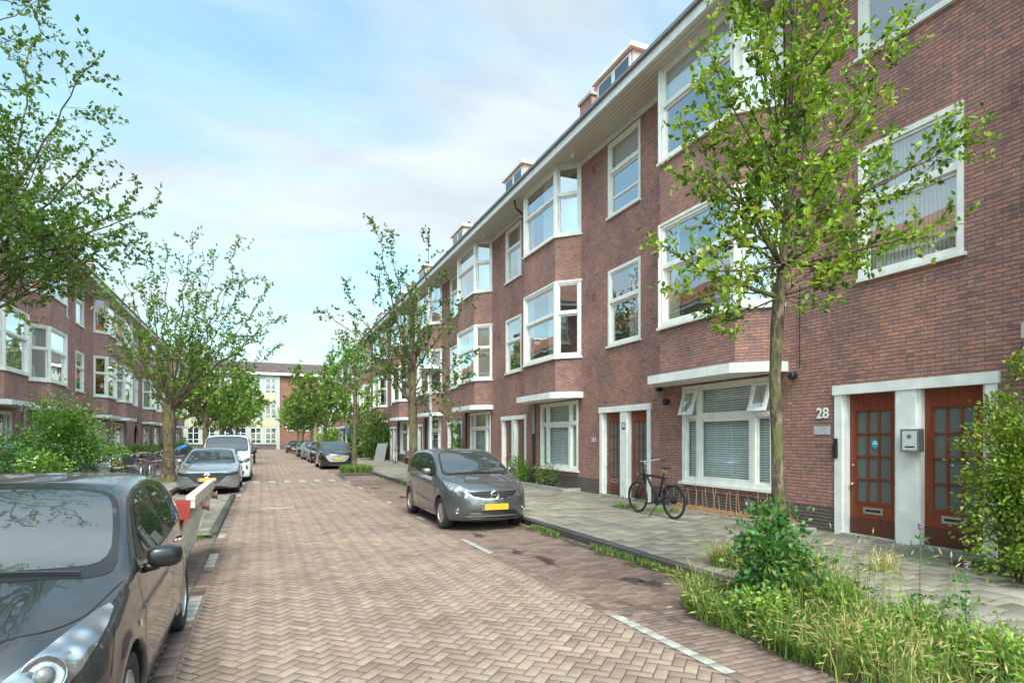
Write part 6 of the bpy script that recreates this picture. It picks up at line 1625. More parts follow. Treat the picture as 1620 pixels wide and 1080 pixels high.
NOTE = dict(paint='grey', L=4.10, W=1.70, H=1.53, fw=0.82, rw=3.42, r=0.305, ra=0.35, clear=0.19, tumble=0.33,
 top=[(-0.3,0.76),(0.0,0.79),(0.15,0.84),(0.5,0.95),(0.95,1.045),(1.0,1.055),(1.5,1.31),(1.9,1.455),(2.2,1.515),(2.7,1.53),(3.3,1.50),(3.75,1.43),(3.98,1.15),(4.15,0.85)],
 belt=[(0,0.78),(0.5,0.88),(1.2,0.97),(2.5,1.01),(3.5,1.07),(4.1,1.08)],
 plan=[(0,0.88),(0.35,0.955),(0.9,0.99),(2.0,1.0),(3.2,0.99),(3.7,0.96),(4.1,0.90)],
 nose=[(0.15,0.12),(0.3,0.04),(0.45,0.0),(0.6,0.01),(0.74,0.05),(0.88,0.20),(1.1,0.6)], tail=[(0.15,0.12),(0.35,0.02),(0.6,0.0),(0.85,0.03),(1.1,0.10),(1.35,0.2),(1.5,0.3)],
 crown=0.055, cowl=1.0, hoodv=0.018, hoody=0.55, bow=0.42, crease=[(0.95,0.80,3.6,0.92,0.020,0.05),(1.1,0.42,3.0,0.55,0.012,0.07)],
 windows=dict(frame=[(1.15,0.99),(1.5,1.21),(1.85,1.365),(2.2,1.43),(2.7,1.445),(3.3,1.42),(3.7,1.32),(3.76,1.18),(3.66,1.11),(2.5,1.035)],
  panes=[[(1.62,1.035),(1.72,1.23),(1.95,1.355),(2.2,1.40),(2.36,1.405),(2.42,1.045)],[(2.50,1.05),(2.46,1.41),(2.75,1.415),(3.12,1.395),(3.26,1.12),(3.22,1.09)],[(3.34,1.13),(3.22,1.385),(3.5,1.34),(3.64,1.24),(3.62,1.15)]],
  ws_frame=[(0.96,-0.74),(0.90,-0.4),(0.89,0),(0.90,0.4),(0.96,0.74),(1.42,0.68),(1.94,0.58),(1.99,0.3),(2.0,0),(1.99,-0.3),(1.94,-0.58),(1.42,-0.68)],
  ws=[(1.08,-0.68),(1.04,-0.4),(1.03,0),(1.04,0.4),(1.08,0.68),(1.44,0.63),(1.90,0.54),(1.95,0.3),(1.96,0),(1.95,-0.3),(1.90,-0.54),(1.44,-0.63)],
  rear=[(-0.5,1.1),(-0.46,1.38),(0.46,1.38),(0.5,1.1)]),
 seams=[[(1.22,0.30),(1.18,0.6),(1.22,0.97)],[(2.45,0.28),(2.46,0.7),(2.47,1.04)],[(3.05,0.34),(3.14,0.62),(3.28,0.82),(3.30,1.08)],[(1.22,0.29),(2.45,0.28),(3.05,0.32)]],
 topseams=[[(0.30,0.0),(0.32,0.3),(0.40,0.55),(0.6,0.69),(0.93,0.77)],[(0.30,0.0),(0.32,-0.3),(0.40,-0.55),(0.6,-0.69),(0.93,-0.77)]],
 patches=[('grille', [(-0.50,0.745),(-0.40,0.655),(-0.20,0.62),(0.20,0.62),(0.40,0.655),(0.50,0.745),(0.2,0.755),(-0.2,0.755)], 'front', 'grille', 0.006, 0),
          ('chrome_strip', [(-0.55,0.745),(-0.42,0.645),(-0.20,0.60),(0.20,0.60),(0.42,0.645),(0.55,0.745),(0.50,0.742),(0.40,0.662),(0.19,0.625),(-0.19,0.625),(-0.40,0.662),(-0.50,0.742)], 'front', 'chrome', 0.008, 0),
          ('lower_grille', [(-0.58,0.27),(-0.42,0.385),(0.42,0.385),(0.58,0.27),(0.4,0.235),(-0.4,0.235)], 'front', 'grille', 0.005, 0),
          ('bumper_blade', [(-0.62,0.275),(-0.40,0.315),(0.40,0.315),(0.62,0.275),(0.40,0.29),(-0.40,0.29)], 'front', 'silver', 0.014, 0),
          ('tail_light', [(3.72,0.92),(3.60,1.12),(3.86,1.16),(4.0,0.95)], 'side', 'tail', 0.006, 1),
          ('side_repeater', [(0.98,0.73),(0.98,0.76),(1.03,0.76),(1.03,0.73)], 'side', 'amber', 0.008, 2)],
 mirpatches=[('headlight', [(0.50,0.64),(0.46,0.75),(0.58,0.86),(0.73,0.93),(0.79,0.93),(0.79,0.80),(0.68,0.69),(0.56,0.635)], 'headlamp', 0.006, 1)],
 lenses=[('fog_light',0.66,0.40,0.055)], plate_z=0.47, emblem=(0.685,0.075,'ringbar'), handles=[(2.28,0.90),(3.08,0.96)], mirror=(1.45,1.06), wipers=[((0.98,-0.10),(1.02,0.60)),((0.97,-0.60),(1.0,0.10))], wheel='ten', rim='alloy_tan', antenna=3.4)
MAZ = dict(paint='silver', L=4.46, W=1.80, H=1.435, fw=0.90, rw=3.62, r=0.325, ra=0.37, clear=0.17, tumble=0.42,
 top=[(-0.3,0.70),(0.0,0.72),(0.2,0.77),(0.7,0.875),(1.35,0.96),(1.42,0.97),(1.9,1.17),(2.35,1.35),(2.7,1.42),(3.1,1.432),(3.6,1.38),(4.0,1.26),(4.3,1.05),(4.5,0.85)],
 belt=[(0,0.72),(0.6,0.80),(1.4,0.90),(2.6,0.94),(3.6,1.0),(4.5,1.02)],
 plan=[(0,0.88),(0.4,0.96),(0.95,0.99),(2.0,1.0),(3.4,0.99),(4.1,0.95),(4.5,0.89)],
 nose=[(0.12,0.10),(0.3,0.03),(0.45,0.0),(0.6,0.0),(0.70,0.03),(0.8,0.15),(1.1,0.7)], tail=[(0.15,0.12),(0.4,0.02),(0.7,0.0),(0.95,0.03),(1.2,0.2),(1.4,0.5)],
 crown=0.05, cowl=1.4, hoodv=0.018, hoody=0.60, bow=0.40,
 windows=dict(frame=[(1.55,0.93),(1.95,1.10),(2.35,1.26),(2.7,1.33),(3.1,1.345),(3.5,1.30),(3.75,1.17),(3.72,1.05),(2.6,0.96)], panes=[[(1.95,0.97),(2.1,1.13),(2.4,1.25),(2.7,1.305),(2.78,0.975)],[(2.86,0.98),(2.80,1.31),(3.1,1.318),(3.4,1.28),(3.55,1.05)]],
  ws_frame=[(1.34,-0.76),(1.28,-0.4),(1.27,0),(1.28,0.4),(1.34,0.76),(1.85,0.69),(2.42,0.58),(2.47,0.3),(2.48,0),(2.47,-0.3),(2.42,-0.58),(1.85,-0.69)],
  ws=[(1.46,-0.71),(1.40,-0.4),(1.39,0),(1.40,0.4),(1.46,0.71),(1.88,0.645),(2.38,0.54),(2.42,0.3),(2.43,0),(2.42,-0.3),(2.38,-0.54),(1.88,-0.645)]),
 seams=[[(1.5,0.28),(1.46,0.6),(1.52,0.88)],[(2.8,0.27),(2.81,0.96)]], topseams=[[(0.25,0),(0.27,0.4),(0.42,0.64),(1.3,0.79)],[(0.25,0),(0.27,-0.4),(0.42,-0.64),(1.3,-0.79)]],
 patches=[('grille', [(-0.62,0.655),(-0.46,0.50),(-0.34,0.40),(-0.2,0.355),(0.2,0.355),(0.34,0.40),(0.46,0.50),(0.62,0.655),(0.4,0.685),(-0.4,0.685)], 'front', 'grille', 0.005, 0),
          ('lower_grille', [(-0.66,0.20),(-0.4,0.265),(0.4,0.265),(0.66,0.20),(0.4,0.19),(-0.4,0.19)], 'front', 'black', 0.005, 0)],
 mirpatches=[('headlight', [(0.50,0.60),(0.56,0.65),(0.76,0.69),(0.85,0.70),(0.84,0.62),(0.66,0.585)], 'lamp_dark', 0.010, 0)],
 plate_z=0.475, emblem=(0.605,0.07,'wing'), handles=[(2.62,0.82),(3.35,0.86)], mirror=(1.85,0.98), wheel='five')
VAN = dict(paint='white', L=4.95, W=1.93, H=1.93, fw=0.98, rw=4.0, r=0.34, ra=0.39, clear=0.19, tumble=0.17,
 top=[(-0.3,0.92),(0.0,0.97),(0.25,1.06),(0.75,1.18),(1.05,1.25),(1.12,1.27),(1.5,1.56),(1.85,1.80),(2.15,1.90),(2.8,1.93),(3.8,1.92),(4.7,1.88),(4.88,1.6),(5.0,1.0)],
 belt=[(0,0.95),(0.6,1.03),(1.4,1.12),(3.0,1.16),(5.0,1.18)], plan=[(0,0.88),(0.4,0.96),(1.0,0.99),(2.0,1.0),(4.4,0.99),(4.95,0.93)],
 nose=[(0.15,0.08),(0.4,0.0),(0.7,0.0),(0.9,0.05),(1.05,0.2),(1.3,0.6)], tail=[(0.15,0.1),(0.5,0.0),(1.1,0.02),(1.6,0.08),(1.9,0.18)], crown=0.045, cowl=1.1, bow=0.36,
 windows=dict(frame=[(1.15,1.15),(1.5,1.42),(1.85,1.66),(2.2,1.74),(4.5,1.72),(4.6,1.3),(4.5,1.2),(2.6,1.18)], panes=[[(1.6,1.2),(1.8,1.45),(2.05,1.66),(2.5,1.70),(2.6,1.22)],[(2.75,1.23),(2.7,1.70),(3.5,1.70),(3.5,1.23)],[(3.6,1.24),(3.6,1.69),(4.4,1.68),(4.45,1.28)]],
  ws_frame=[(1.08,-0.82),(1.02,-0.4),(1.01,0),(1.02,0.4),(1.08,0.82),(1.5,0.80),(1.9,0.76),(1.96,0.4),(1.97,0),(1.96,-0.4),(1.9,-0.76),(1.5,-0.80)],
  ws=[(1.16,-0.79),(1.10,-0.4),(1.09,0),(1.10,0.4),(1.16,0.79),(1.5,0.765),(1.87,0.72),(1.92,0.4),(1.93,0),(1.92,-0.4),(1.87,-0.72),(1.5,-0.765)]),
 seams=[[(1.35,0.3),(1.32,0.7),(1.38,1.1)],[(2.65,0.3),(2.66,1.2)]], topseams=[[(0.2,0),(0.25,0.5),(0.5,0.78),(1.0,0.86)],[(0.2,0),(0.25,-0.5),(0.5,-0.78),(1.0,-0.86)]],
 patches=[('grille', [(-0.5,0.62),(-0.6,0.80),(0.6,0.80),(0.5,0.62)], 'front', 'grille', 0.005, 0),('lower_grille', [(-0.65,0.28),(-0.7,0.45),(0.7,0.45),(0.65,0.28)], 'front', 'grille', 0.005, 0),('wheel_arch_trim', [(0.55,0.22),(0.52,0.5),(0.40,0.62),(0.36,0.40),(0.42,0.22)], 'side', 'black', 0.006, 1)],
 mirpatches=[('headlight', [(0.60,0.80),(0.62,0.88),(0.84,0.98),(0.92,0.98),(0.90,0.86),(0.78,0.79)], 'headlamp', 0.006, 0),('air_curtain', [(0.76,0.48),(0.74,0.68),(0.80,0.70),(0.82,0.50)], 'black', 0.006, 1)],
 plate_z=0.52, emblem=(0.87,0.07,'disc'), handles=[(2.45,1.02),(3.1,1.02)], mirror=(1.62,1.18), mirror_dark=True, wheel='five')
SUV = dict(paint='black', L=4.59, W=1.87, H=1.63, fw=0.88, rw=3.64, r=0.365, ra=0.41, clear=0.2, tumble=0.36,
 top=[(-0.3,0.86),(0.0,0.90),(0.2,0.97),(0.7,1.06),(1.2,1.12),(1.26,1.13),(1.7,1.36),(2.1,1.53),(2.4,1.60),(2.9,1.63),(3.5,1.60),(4.1,1.48),(4.4,1.2),(4.65,0.95)],
 belt=[(0,0.88),(0.6,0.97),(1.4,1.05),(2.6,1.08),(3.8,1.14),(4.6,1.16)], plan=[(0,0.90),(0.4,0.965),(0.95,1.0),(2.0,0.99),(3.6,1.0),(4.2,0.96),(4.6,0.91)],
 nose=[(0.15,0.10),(0.35,0.02),(0.5,0.0),(0.75,0.0),(0.87,0.03),(1.0,0.2),(1.3,0.7)], tail=[(0.15,0.1),(0.5,0.0),(0.9,0.02),(1.2,0.15),(1.6,0.45)], crown=0.05, cowl=1.25, bow=0.34,
 windows=dict(frame=[(1.45,1.08),(1.85,1.30),(2.2,1.45),(2.5,1.51),(3.0,1.525),(3.6,1.47),(3.95,1.32),(3.9,1.2),(2.6,1.11)], panes=[[(1.8,1.12),(1.95,1.30),(2.25,1.435),(2.7,1.49),(2.75,1.13)],[(2.83,1.14),(2.8,1.495),(3.1,1.49),(3.6,1.43),(3.7,1.22)]],
  ws_frame=[(1.2,-0.80),(1.14,-0.4),(1.13,0),(1.14,0.4),(1.2,0.80),(1.65,0.73),(2.15,0.63),(2.2,0.3),(2.21,0),(2.2,-0.3),(2.15,-0.63),(1.65,-0.73)],
  ws=[(1.3,-0.75),(1.24,-0.4),(1.23,0),(1.24,0.4),(1.3,0.75),(1.68,0.69),(2.11,0.59),(2.15,0.3),(2.16,0),(2.15,-0.3),(2.11,-0.59),(1.68,-0.69)]),
 seams=[[(1.5,0.3),(1.46,0.7),(1.52,1.02)],[(2.78,0.3),(2.79,1.1)]], topseams=[[(0.25,0),(0.28,0.4),(0.45,0.66),(1.15,0.82)],[(0.25,0),(0.28,-0.4),(0.45,-0.66),(1.15,-0.82)]],
 patches=[('grille', [(-0.62,0.80),(-0.66,0.70),(-0.50,0.50),(-0.38,0.43),(0.38,0.43),(0.50,0.50),(0.66,0.70),(0.62,0.80)], 'front', 'grey', 0.005, 0),('chrome_sill', [(-0.45,0.245),(0.45,0.245),(0.45,0.265),(-0.45,0.265)], 'front', 'alloy', 0.01, 0)],
 mirpatches=[('headlight', [(0.64,0.745),(0.66,0.80),(0.86,0.85),(0.88,0.80)], 'headlamp', 0.006, 0)],
 plate_z=0.60, emblem=(0.75,0.055,'rings'), handles=[(2.6,0.96),(3.45,0.99)], mirror=(1.85,1.10), wheel='five')
HATCH = dict(NOTE); HATCH.update(paint='black', H=1.46, rim='alloy', emblem=(0.685,0.06,'disc'))
if True:
    near_car, cbn = make_car('dark grey hatchback in the bottom left corner, nearest to the camera, seen from its bonnet', NEAR, *car_place(-1.475, 2.93), h=0.019)
    make_car('grey metallic hatchback alone in the right-hand parking lane behind the kerb weeds', NOTE, *car_place(4.02, 10.27), h=0.024)
    make_car('silver hatchback with a black grille on the left, parked in front of the white van', MAZ, *car_place(-1.58, 20.45), h=0.03)
    make_car('tall white van parked behind the silver hatchback', VAN, *car_place(-1.36, 25.9), h=0.04, cat='van', name='parked_van')
    make_car('black suv with a silver-grey grille, half hidden by the thin tree on the right', SUV, *car_place(3.98, 34.9), h=0.04, cat='suv')
    h1, _ = make_car('black hatchback parked right behind the black suv', HATCH, *car_place(4.05, 44.5), h=0.05)
    def recolour(src, pn, lab, x, y, sz=1.0):
        c = copy_tree(src); c.location = (x, y, 0.012); c['label'] = lab; c.scale = (1, 1, sz)
        for ch in [o for o in COL.objects if o.parent == c and o.type == 'MESH' and any(m and m.name.startswith('paint_') for m in o.data.materials)]:
            ch.data = ch.data.copy()
            for i, m in enumerate(ch.data.materials):
                if m and m.name.startswith('paint_'): ch.data.materials[i] = P_[pn]
        return c
    recolour(h1, 'silver', 'silver hatchback on the right, between the black hatchback and the dark blue car', 4.0, 51.5)
    recolour(h1, 'blue', 'dark blue-grey car on the right, just beyond the silver hatchback', 4.0, 60.0, 1.03)
    recolour(h1, 'maroon', 'dark maroon car at the far end of the right-hand row', 3.6, 77.0)
    recolour(h1, 'black', 'dark car on the left behind the white van, mostly hidden', -1.3, 44.0)
# ------------------------------------------------------------------ bicycles, skip, lamps and small things
def rusty(name, col, rust=(0.19,0.075,0.035), amt=(0.56,0.70)):
    m, N, L, b = principled(name, col, 0.6)
    oc = objcoord(N); f = noise(N, L, 3.2, 7, oc, 0.7); r = ramp(N, [(amt[0],(0,0,0)),(amt[1],(1,1,1))]); L.new(f, r.inputs[0])
    f2 = noise(N, L, 14, 4, oc); r2 = ramp(N, [(0.3, tuple(c*0.75 for c in col)), (0.7, col)]); L.new(f2, r2.inputs[0])
    c = mix(N, L, r2.outputs[0], rust, r.outputs[0]); L.new(c, b.inputs["Base Color"]); bump(N, L, b, f2, 0.3, 0.01); return m
M['skip_white'] = rusty('skip_cream_paint', (0.60,0.53,0.45)); M['skip_red'] = rusty('skip_red_paint', (0.27,0.022,0.015), (0.25,0.10,0.04), (0.58,0.70))
def skip():
    # local: x across (0 = street side), y along, origin at the near street-side corner of the top
    root = thing('skip', 'small rusty red and cream builder\'s skip standing just behind the dark hatchback', 'skip', (-0.72, 7.25, 0))
    L_, W_, H_ = 2.75, -1.62, 1.10; bi = 0.32
    def P(x, y, z): # taper towards the bottom
        f = (H_-z)/H_; yy = y+(0.45*f if y < L_/2 else -0.55*f); xx = x-(bi*f if x > -0.5 else -bi*f); return (xx, yy, z)
    w = MB(); zb = 0.06
    for a, b_ in (((0,0),(0,L_)), ((W_,L_),(W_,0))): w.quad(P(*a,zb), P(*b_,zb), P(*b_,H_), P(*a,H_))
    w.quad(P(0,L_,zb), P(W_,L_,zb), P(W_,L_,0.62), P(0,L_,0.62)); w.quad(P(0,0,zb), P(0,L_,zb), P(W_,L_,zb), P(W_,0,zb))
    w.quad(P(-0.03,0.03,zb), P(-0.03,L_-0.03,zb), P(-0.03,L_-0.03,H_), P(-0.03,0.03,H_)); w.build('side_panel', M['skip_white'], root)
    e = MB(); e.quad(P(0,0,zb), P(W_,0,zb), P(W_,0,H_-0.2), P(0,0,H_-0.2)); e.box(W_, 0.0, -0.03, 0.02, H_-0.22, H_-0.01); e.build('end_panel', M['skip_red'], root)
    t = MB(); t.box(-0.04, 0.05, -0.02, L_+0.1, H_-0.015, H_+0.035); t.box(0.0, 0.045, -0.01, L_+0.06, H_-0.10, H_-0.015); t.box(W_-0.05, W_+0.04, -0.02, L_+0.1, H_-0.06, H_+0.035); t.box(W_+0.3, -0.34, L_-0.2, L_-0.14, 0.58, 0.66)
    t.build('top_rail', M['skip_white'], root, recalc=True)
    for y in (0.55, 1.35, 2.15, 2.72):
        r = MB(); a = P(0,y,H_-0.13); c = P(0,y,0.08); 
        for s_ in (1,): r.add([(a[0],y-0.04,a[2]),(a[0]+0.075,y-0.04,a[2]),(c[0]+0.05,y-0.04,c[2]),(c[0],y-0.04,c[2]),(a[0],y+0.04,a[2]),(a[0]+0.075,y+0.04,a[2]),(c[0]+0.05,y+0.04,c[2]),(c[0],y+0.04,c[2])], [(0,3,2,1),(4,5,6,7),(1,2,6,5),(2,3,7,6),(0,1,5,4)])
        r.build('rib', M['skip_white'], root, recalc=True)
    for y in (0.9, 2.35):
        l = MB(); l.lathe([(0.0005,0),(0.045,0.0),(0.045,0.055),(0.065,0.055),(0.065,0.075),(0.0005,0.075)], 12, 0, (0.04,y,H_-0.17), axis='x'); l.build('lifting_lug', M['skip_rust'], root)
M['skip_rust'] = rusty('rusty_steel', (0.20,0.10,0.06), (0.12,0.05,0.03), (0.4,0.6))
skip()

def wheel_obj(root, x, r, name='wheel', tyre='rubber', rimm='steel', hub=0.03, spokes=24, tw=0.019):
    wh = thing(name, None, None, (x, 0, r)); wh.parent = root
    t = MB(); t.lathe([(r-0.03,-tw*0.7),(r-0.012,-tw),(r,-tw*0.4),(r,tw*0.4),(r-0.012,tw),(r-0.03,tw*0.7),(r-0.03,-tw*0.7)], 40, 0, axis='y'); t.build('tyre', M[tyre], wh, smooth=True)
    b = MB(); b.lathe([(r-0.03,-0.012),(r-0.045,-0.010),(r-0.045,0.010),(r-0.03,0.012)], 36, 0, axis='y')
    b.lathe([(0.0005,-0.045),(hub,-0.04),(hub,0.04),(0.0005,0.045)], 14, 0, axis='y')
    for k in range(spokes):
        a = 2*pi*k/spokes; s = 1 if k % 2 else -1; b.tube([(hub*cos(a+0.5*s), s*0.03, hub*sin(a+0.5*s)), ((r-0.04)*cos(a), 0, (r-0.04)*sin(a))], 0.0016, 3, 0, False)
    b.build('rim', M[rimm], wh); return wh
M['bike_black'] = simple('bike_frame_black', (0.014,0.014,0.016), 0.35, 0.1, 5)
M['bike_blue'] = simple('bike_frame_blue', (0.03,0.10,0.20), 0.35, 0.1, 5); M['bike_red'] = simple('bike_frame_red', (0.28,0.02,0.02), 0.35, 0.1, 5)
M['bike_white'] = simple('bike_frame_white', (0.55,0.54,0.50), 0.4, 0.1, 5); M['bike_grey'] = simple('bike_frame_grey', (0.20,0.21,0.22), 0.4, 0.1, 5); M['bike_teal'] = simple('bike_frame_teal', (0.05,0.24,0.28), 0.4, 0.1, 5)

def e_bike():
    root = thing('electric_bicycle', 'matt black straight-tubed bicycle on its stand in front of the doors of number 30', 'bicycle', (7.70, 10.33, KH+0.012), radians(90)); root.scale = (1.13, 1.05, 1.1)
    R = 0.315; F0, R0 = 0.56, -0.54
    wheel_obj(root, F0, R, rimm='bike_black', hub=0.055, tw=0.024); wheel_obj(root, R0, R, rimm='bike_black', hub=0.04, tw=0.024)
    f = MB(); bbz = 0.30; bb = (-0.10,0,bbz); hd0 = (0.36,0,0.66); hd1 = (0.33,0,0.88); st = (-0.24,0,0.76)
    f.tube([(-0.36,0,0.745),(0.52,0,0.775)], 0.024, 10); f.tube([hd1,(0.30,0,0.80),bb], 0.027, 10); f.tube([bb, st,(-0.265,0,0.84)], 0.020, 10); f.tube([hd0,(0.322,0,0.93)], 0.026, 10)
    for s in (1,-1):
        f.tube([(bb[0],s*0.03,bbz),(R0,s*0.055,R)], 0.012, 6); f.tube([(-0.225,s*0.02,0.73),(R0,s*0.055,R)], 0.010, 6)
    f.build('frame', M['bike_black'], root, smooth=True)
    k = MB(); 
    for s in (1,-1): k.tube([(0.37,s*0.03,0.62),(0.40,s*0.06,0.58),(F0,s*0.06,R)], 0.014, 6)
    k.tube([(0.37,-0.06,0.63),(0.37,0.06,0.63)], 0.018, 6); k.build('fork', M['bike_black'], root, smooth=True)
    h = MB(); h.tube([(0.322,0,0.93),(0.315,0,1.00),(0.34,0,1.03)], 0.016, 8); h.tube([(0.14,-0.31,1.06),(0.24,-0.27,1.07),(0.33,-0.14,1.04),(0.35,0,1.03),(0.33,0.14,1.04),(0.24,0.27,1.07),(0.14,0.31,1.06)], 0.013, 8)
    h.build('handlebar', M['bike_grey'], root, smooth=True)
    g = MB(); g.tube([(0.08,-0.325,1.055),(0.20,-0.29,1.068)], 0.018, 8); g2 = MB(); g2.tube([(0.08,0.325,1.055),(0.20,0.29,1.068)], 0.018, 8); g.build('grip', M['rubber'], root); g2.build('grip', M['rubber'], root)
    s_ = MB(); vs, fs = squircle((-0.31,0,0.935), (0.14,0.075,0.028), 2.2, 8); vs = [(v[0], v[1]*(1.15-0.0 if v[0] < -0.33 else 0.55+0.4*max(0,(-v[0]-0.19)/0.14)), v[2]+0.02*((v[0]+0.31)/0.14)**2) for v in vs]; s_.add(vs, fs); s_.build('saddle', M['saddle'], root, smooth=True)
    s2 = MB(); s2.tube([(-0.262,0,0.83),(-0.29,0,0.92)], 0.014, 8); s2.build('seat_post', M['steel'], root)
    y = MB(); y.box(-0.315,-0.255,-0.028,0.028,0.86,0.895); y.build('saddle_cover_tag', simple('hi_vis_yellow',(0.45,0.45,0.10),0.6,0.05,10), root, recalc=True)
    c = MB(); c.lathe([(0.0005,0.03),(0.085,0.03),(0.09,0.04),(0.085,0.05),(0.0005,0.05)], 20, 0, bb, axis='y'); c.tube([(bb[0],0.06,bbz),(bb[0]+0.15,0.065,bbz-0.06)], 0.010, 6); c.tube([(bb[0],-0.06,bbz),(bb[0]-0.15,-0.065,bbz+0.06)], 0.010, 6)
    for (px_, s, pz_) in ((bb[0]+0.15,1,bbz-0.06),(bb[0]-0.15,-1,bbz+0.06)): c.box(px_-0.04, px_+0.04, min(s*0.07,s*0.15), max(s*0.07,s*0.15), pz_-0.012, pz_+0.012)
    c.build('crank', M['black'], root)
    m = MB()
    for (cx_, a0, a1) in ((R0, radians(25), radians(185)),):
        pts = [(cx_+(R+0.022)*cos(a), 0, R+(R+0.022)*sin(a)) for a in np.linspace(a0, a1, 12)]
        V = []
        for p in pts: V += [(p[0], -0.028, p[2]), (p[0], 0.028, p[2])]
        m.add(V, [(2*i, 2*i+1, 2*i+3, 2*i+2) for i in range(len(pts)-1)])
    m.build('mudguard', M['black'], root)
    ks = MB(); ks.tube([(-0.14,0.03,0.27),(-0.06,0.20,-0.005)], 0.010, 6); ks.build('kick_stand', M['bike_black'], root)
    li = MB(); li.lathe([(0.0005,0),(0.022,0.0),(0.022,0.012),(0.0005,0.014)], 12, 0, (0.52,0,0.775), axis='x'); li.build('head_lamp', M['sign_white'], root)
    return root
M['saddle'] = simple('saddle_dark', (0.035,0.03,0.035), 0.5, 0.15, 10)
e_bike()

def city_bike(label, col, loc, rz, lean=0.0, basket=False, step=False, seat=False, name='bicycle', group='bicycles parked along the left pavement'):
    root = thing(name, label, 'bicycle', loc, rz, group); root.rotation_euler = (lean, 0, rz)
    R = 0.345; F0, R0 = 0.58, -0.50; bb = (-0.05,0,0.29); sp = 14
    wheel_obj(root, F0, R, spokes=sp); wheel_obj(root, R0, R, spokes=sp)
    f = MB(); st = (-0.20,0,0.80); hd0 = (0.40,0,0.66); hd1 = (0.35,0,0.86)
    f.tube([hd0,(0.22,0,0.45 if step else 0.49),bb], 0.017, 6); f.tube([hd1,(0.10,0,0.55),(-0.10,0,0.42)] if step else [hd1,(-0.17,0,0.72)], 0.015, 6); f.tube([bb,st], 0.015, 6); f.tube([hd0,hd1], 0.018, 6)
    for s in (1,-1):
        f.tube([(bb[0],s*0.03,0.29),(R0,s*0.05,R)], 0.009, 4); f.tube([(-0.17,s*0.02,0.70),(R0,s*0.05,R)], 0.008, 4)
        f.tube([(0.41,s*0.05,0.62),(0.46,s*0.05,0.45),(F0,s*0.05,R)], 0.011, 4)
    f.build('frame', M[col], root, smooth=True)
    h = MB(); h.tube([hd1,(0.33,0,1.02)], 0.012, 6); h.tube([(0.05,-0.27,1.02),(0.20,-0.27,1.05),(0.34,-0.12,1.08),(0.37,0,1.05),(0.34,0.12,1.08),(0.20,0.27,1.05),(0.05,0.27,1.02)], 0.011, 6); h.build('handlebar', M['steel'], root, smooth=True)
    s_ = MB(); vs, fs = squircle((-0.24,0,0.90), (0.14,0.09,0.035), 2.2, 6); vs = [(v[0], v[1]*(1.1 if v[0] < -0.25 else 0.5), v[2]) for v in vs]; s_.add(vs, fs); s_.tube([(-0.20,0,0.78),(-0.225,0,0.89)], 0.012, 6); s_.build('saddle', M['saddle'], root, smooth=True)
    for (cx_, a0, a1) in ((R0, radians(20), radians(190)), (F0, radians(35), radians(165))):
        m = MB()
        pts = [(cx_+(R+0.02)*cos(a), 0, R+(R+0.02)*sin(a)) for a in np.linspace(a0, a1, 10)]; V = []
        for p in pts: V += [(p[0], -0.026, p[2]), (p[0], 0.026, p[2])]
        m.add(V, [(2*i, 2*i+1, 2*i+3, 2*i+2) for i in range(len(pts)-1)]); m.build('mudguard', M[col], root)
    c = MB(); c.tube([(-0.62,-0.06,0.74),(-0.25,-0.05,0.72)], 0.007, 4); c.tube([(-0.62,0.06,0.74),(-0.25,0.05,0.72)], 0.007, 4); c.tube([(-0.62,-0.06,0.74),(-0.62,0.06,0.74)], 0.007, 4)
    for s in (1,-1): c.tube([(-0.55,s*0.06,0.74),(R0,s*0.06,R)], 0.006, 4)
    c.build('luggage_rack', M['steel'], root)
    cr_ = MB(); cr_.lathe([(0.0005,0.03),(0.09,0.03),(0.09,0.045),(0.0005,0.045)], 14, 0, bb, axis='y'); cr_.build('chain_wheel', M['black'], root)
    if basket:
        b = MB(); x0, x1, z0, z1 = 0.42, 0.72, 0.82, 1.04
        b.box(x0, x1, -0.18, 0.18, z0, z0+0.02)
        for (a, c2, d, e) in ((x0,x0+0.015,-0.18,0.18),(x1-0.015,x1,-0.18,0.18),(x0+0.015,x1-0.015,-0.18,-0.165),(x0+0.015,x1-0.015,0.165,0.18)): b.box(a, c2, d, e, z0+0.02, z1)
        b.build('crate', M[basket if isinstance(basket, str) else 'black'], root, recalc=True)
    return root
protos = [city_bike('black city bicycle nearest the cargo bike, parked across the left pavement', 'bike_black', (-4.6, 21.3, KH), 0.05, 0.08),
          city_bike('blue step-through bicycle next to the nearest black one on the left pavement', 'bike_blue', (-4.7, 21.95, KH), pi-0.1, -0.06, step=True),
          city_bike('red bicycle with a front crate, left pavement in front of the thick tree', 'bike_red', (-4.6, 22.6, KH), 0.1, 0.1, basket=True)]
rb = random.Random(8)
blab = ['black bicycle fourth along the left pavement','blue bicycle fifth along the left pavement, beside the covered scooter','red bicycle with crate just past the covered scooter',
 'black bicycle just beyond the thick tree on the left','blue bicycle second beyond the thick tree on the left','red crate bicycle third beyond the thick tree on the left','black bicycle level with the front of the white van','blue bicycle level with the middle of the white van','red crate bicycle level with the rear of the white van',
 'black bicycle past the white van, near the left lamp post','blue bicycle just past the left lamp post','red crate bicycle past the left lamp post','black bicycle far down the left pavement','blue bicycle far down the left pavement','red crate bicycle farthest down the left pavement']
by = [23.2,24.0,26.3,27.0,27.7,28.3,29.2,30.0,30.8,33.0,36.0,38.5,42,45,48]
for i, (y, lab) in enumerate(zip(by, blab)):
    c = copy_tree(protos[i % 3]); c.location = (-4.65+rb.uniform(-0.25,0.25), y, KH); c.rotation_euler = (rb.uniform(-0.12,0.12), 0, rb.choice([0, pi])+rb.uniform(-0.15,0.15)); c['label'] = lab
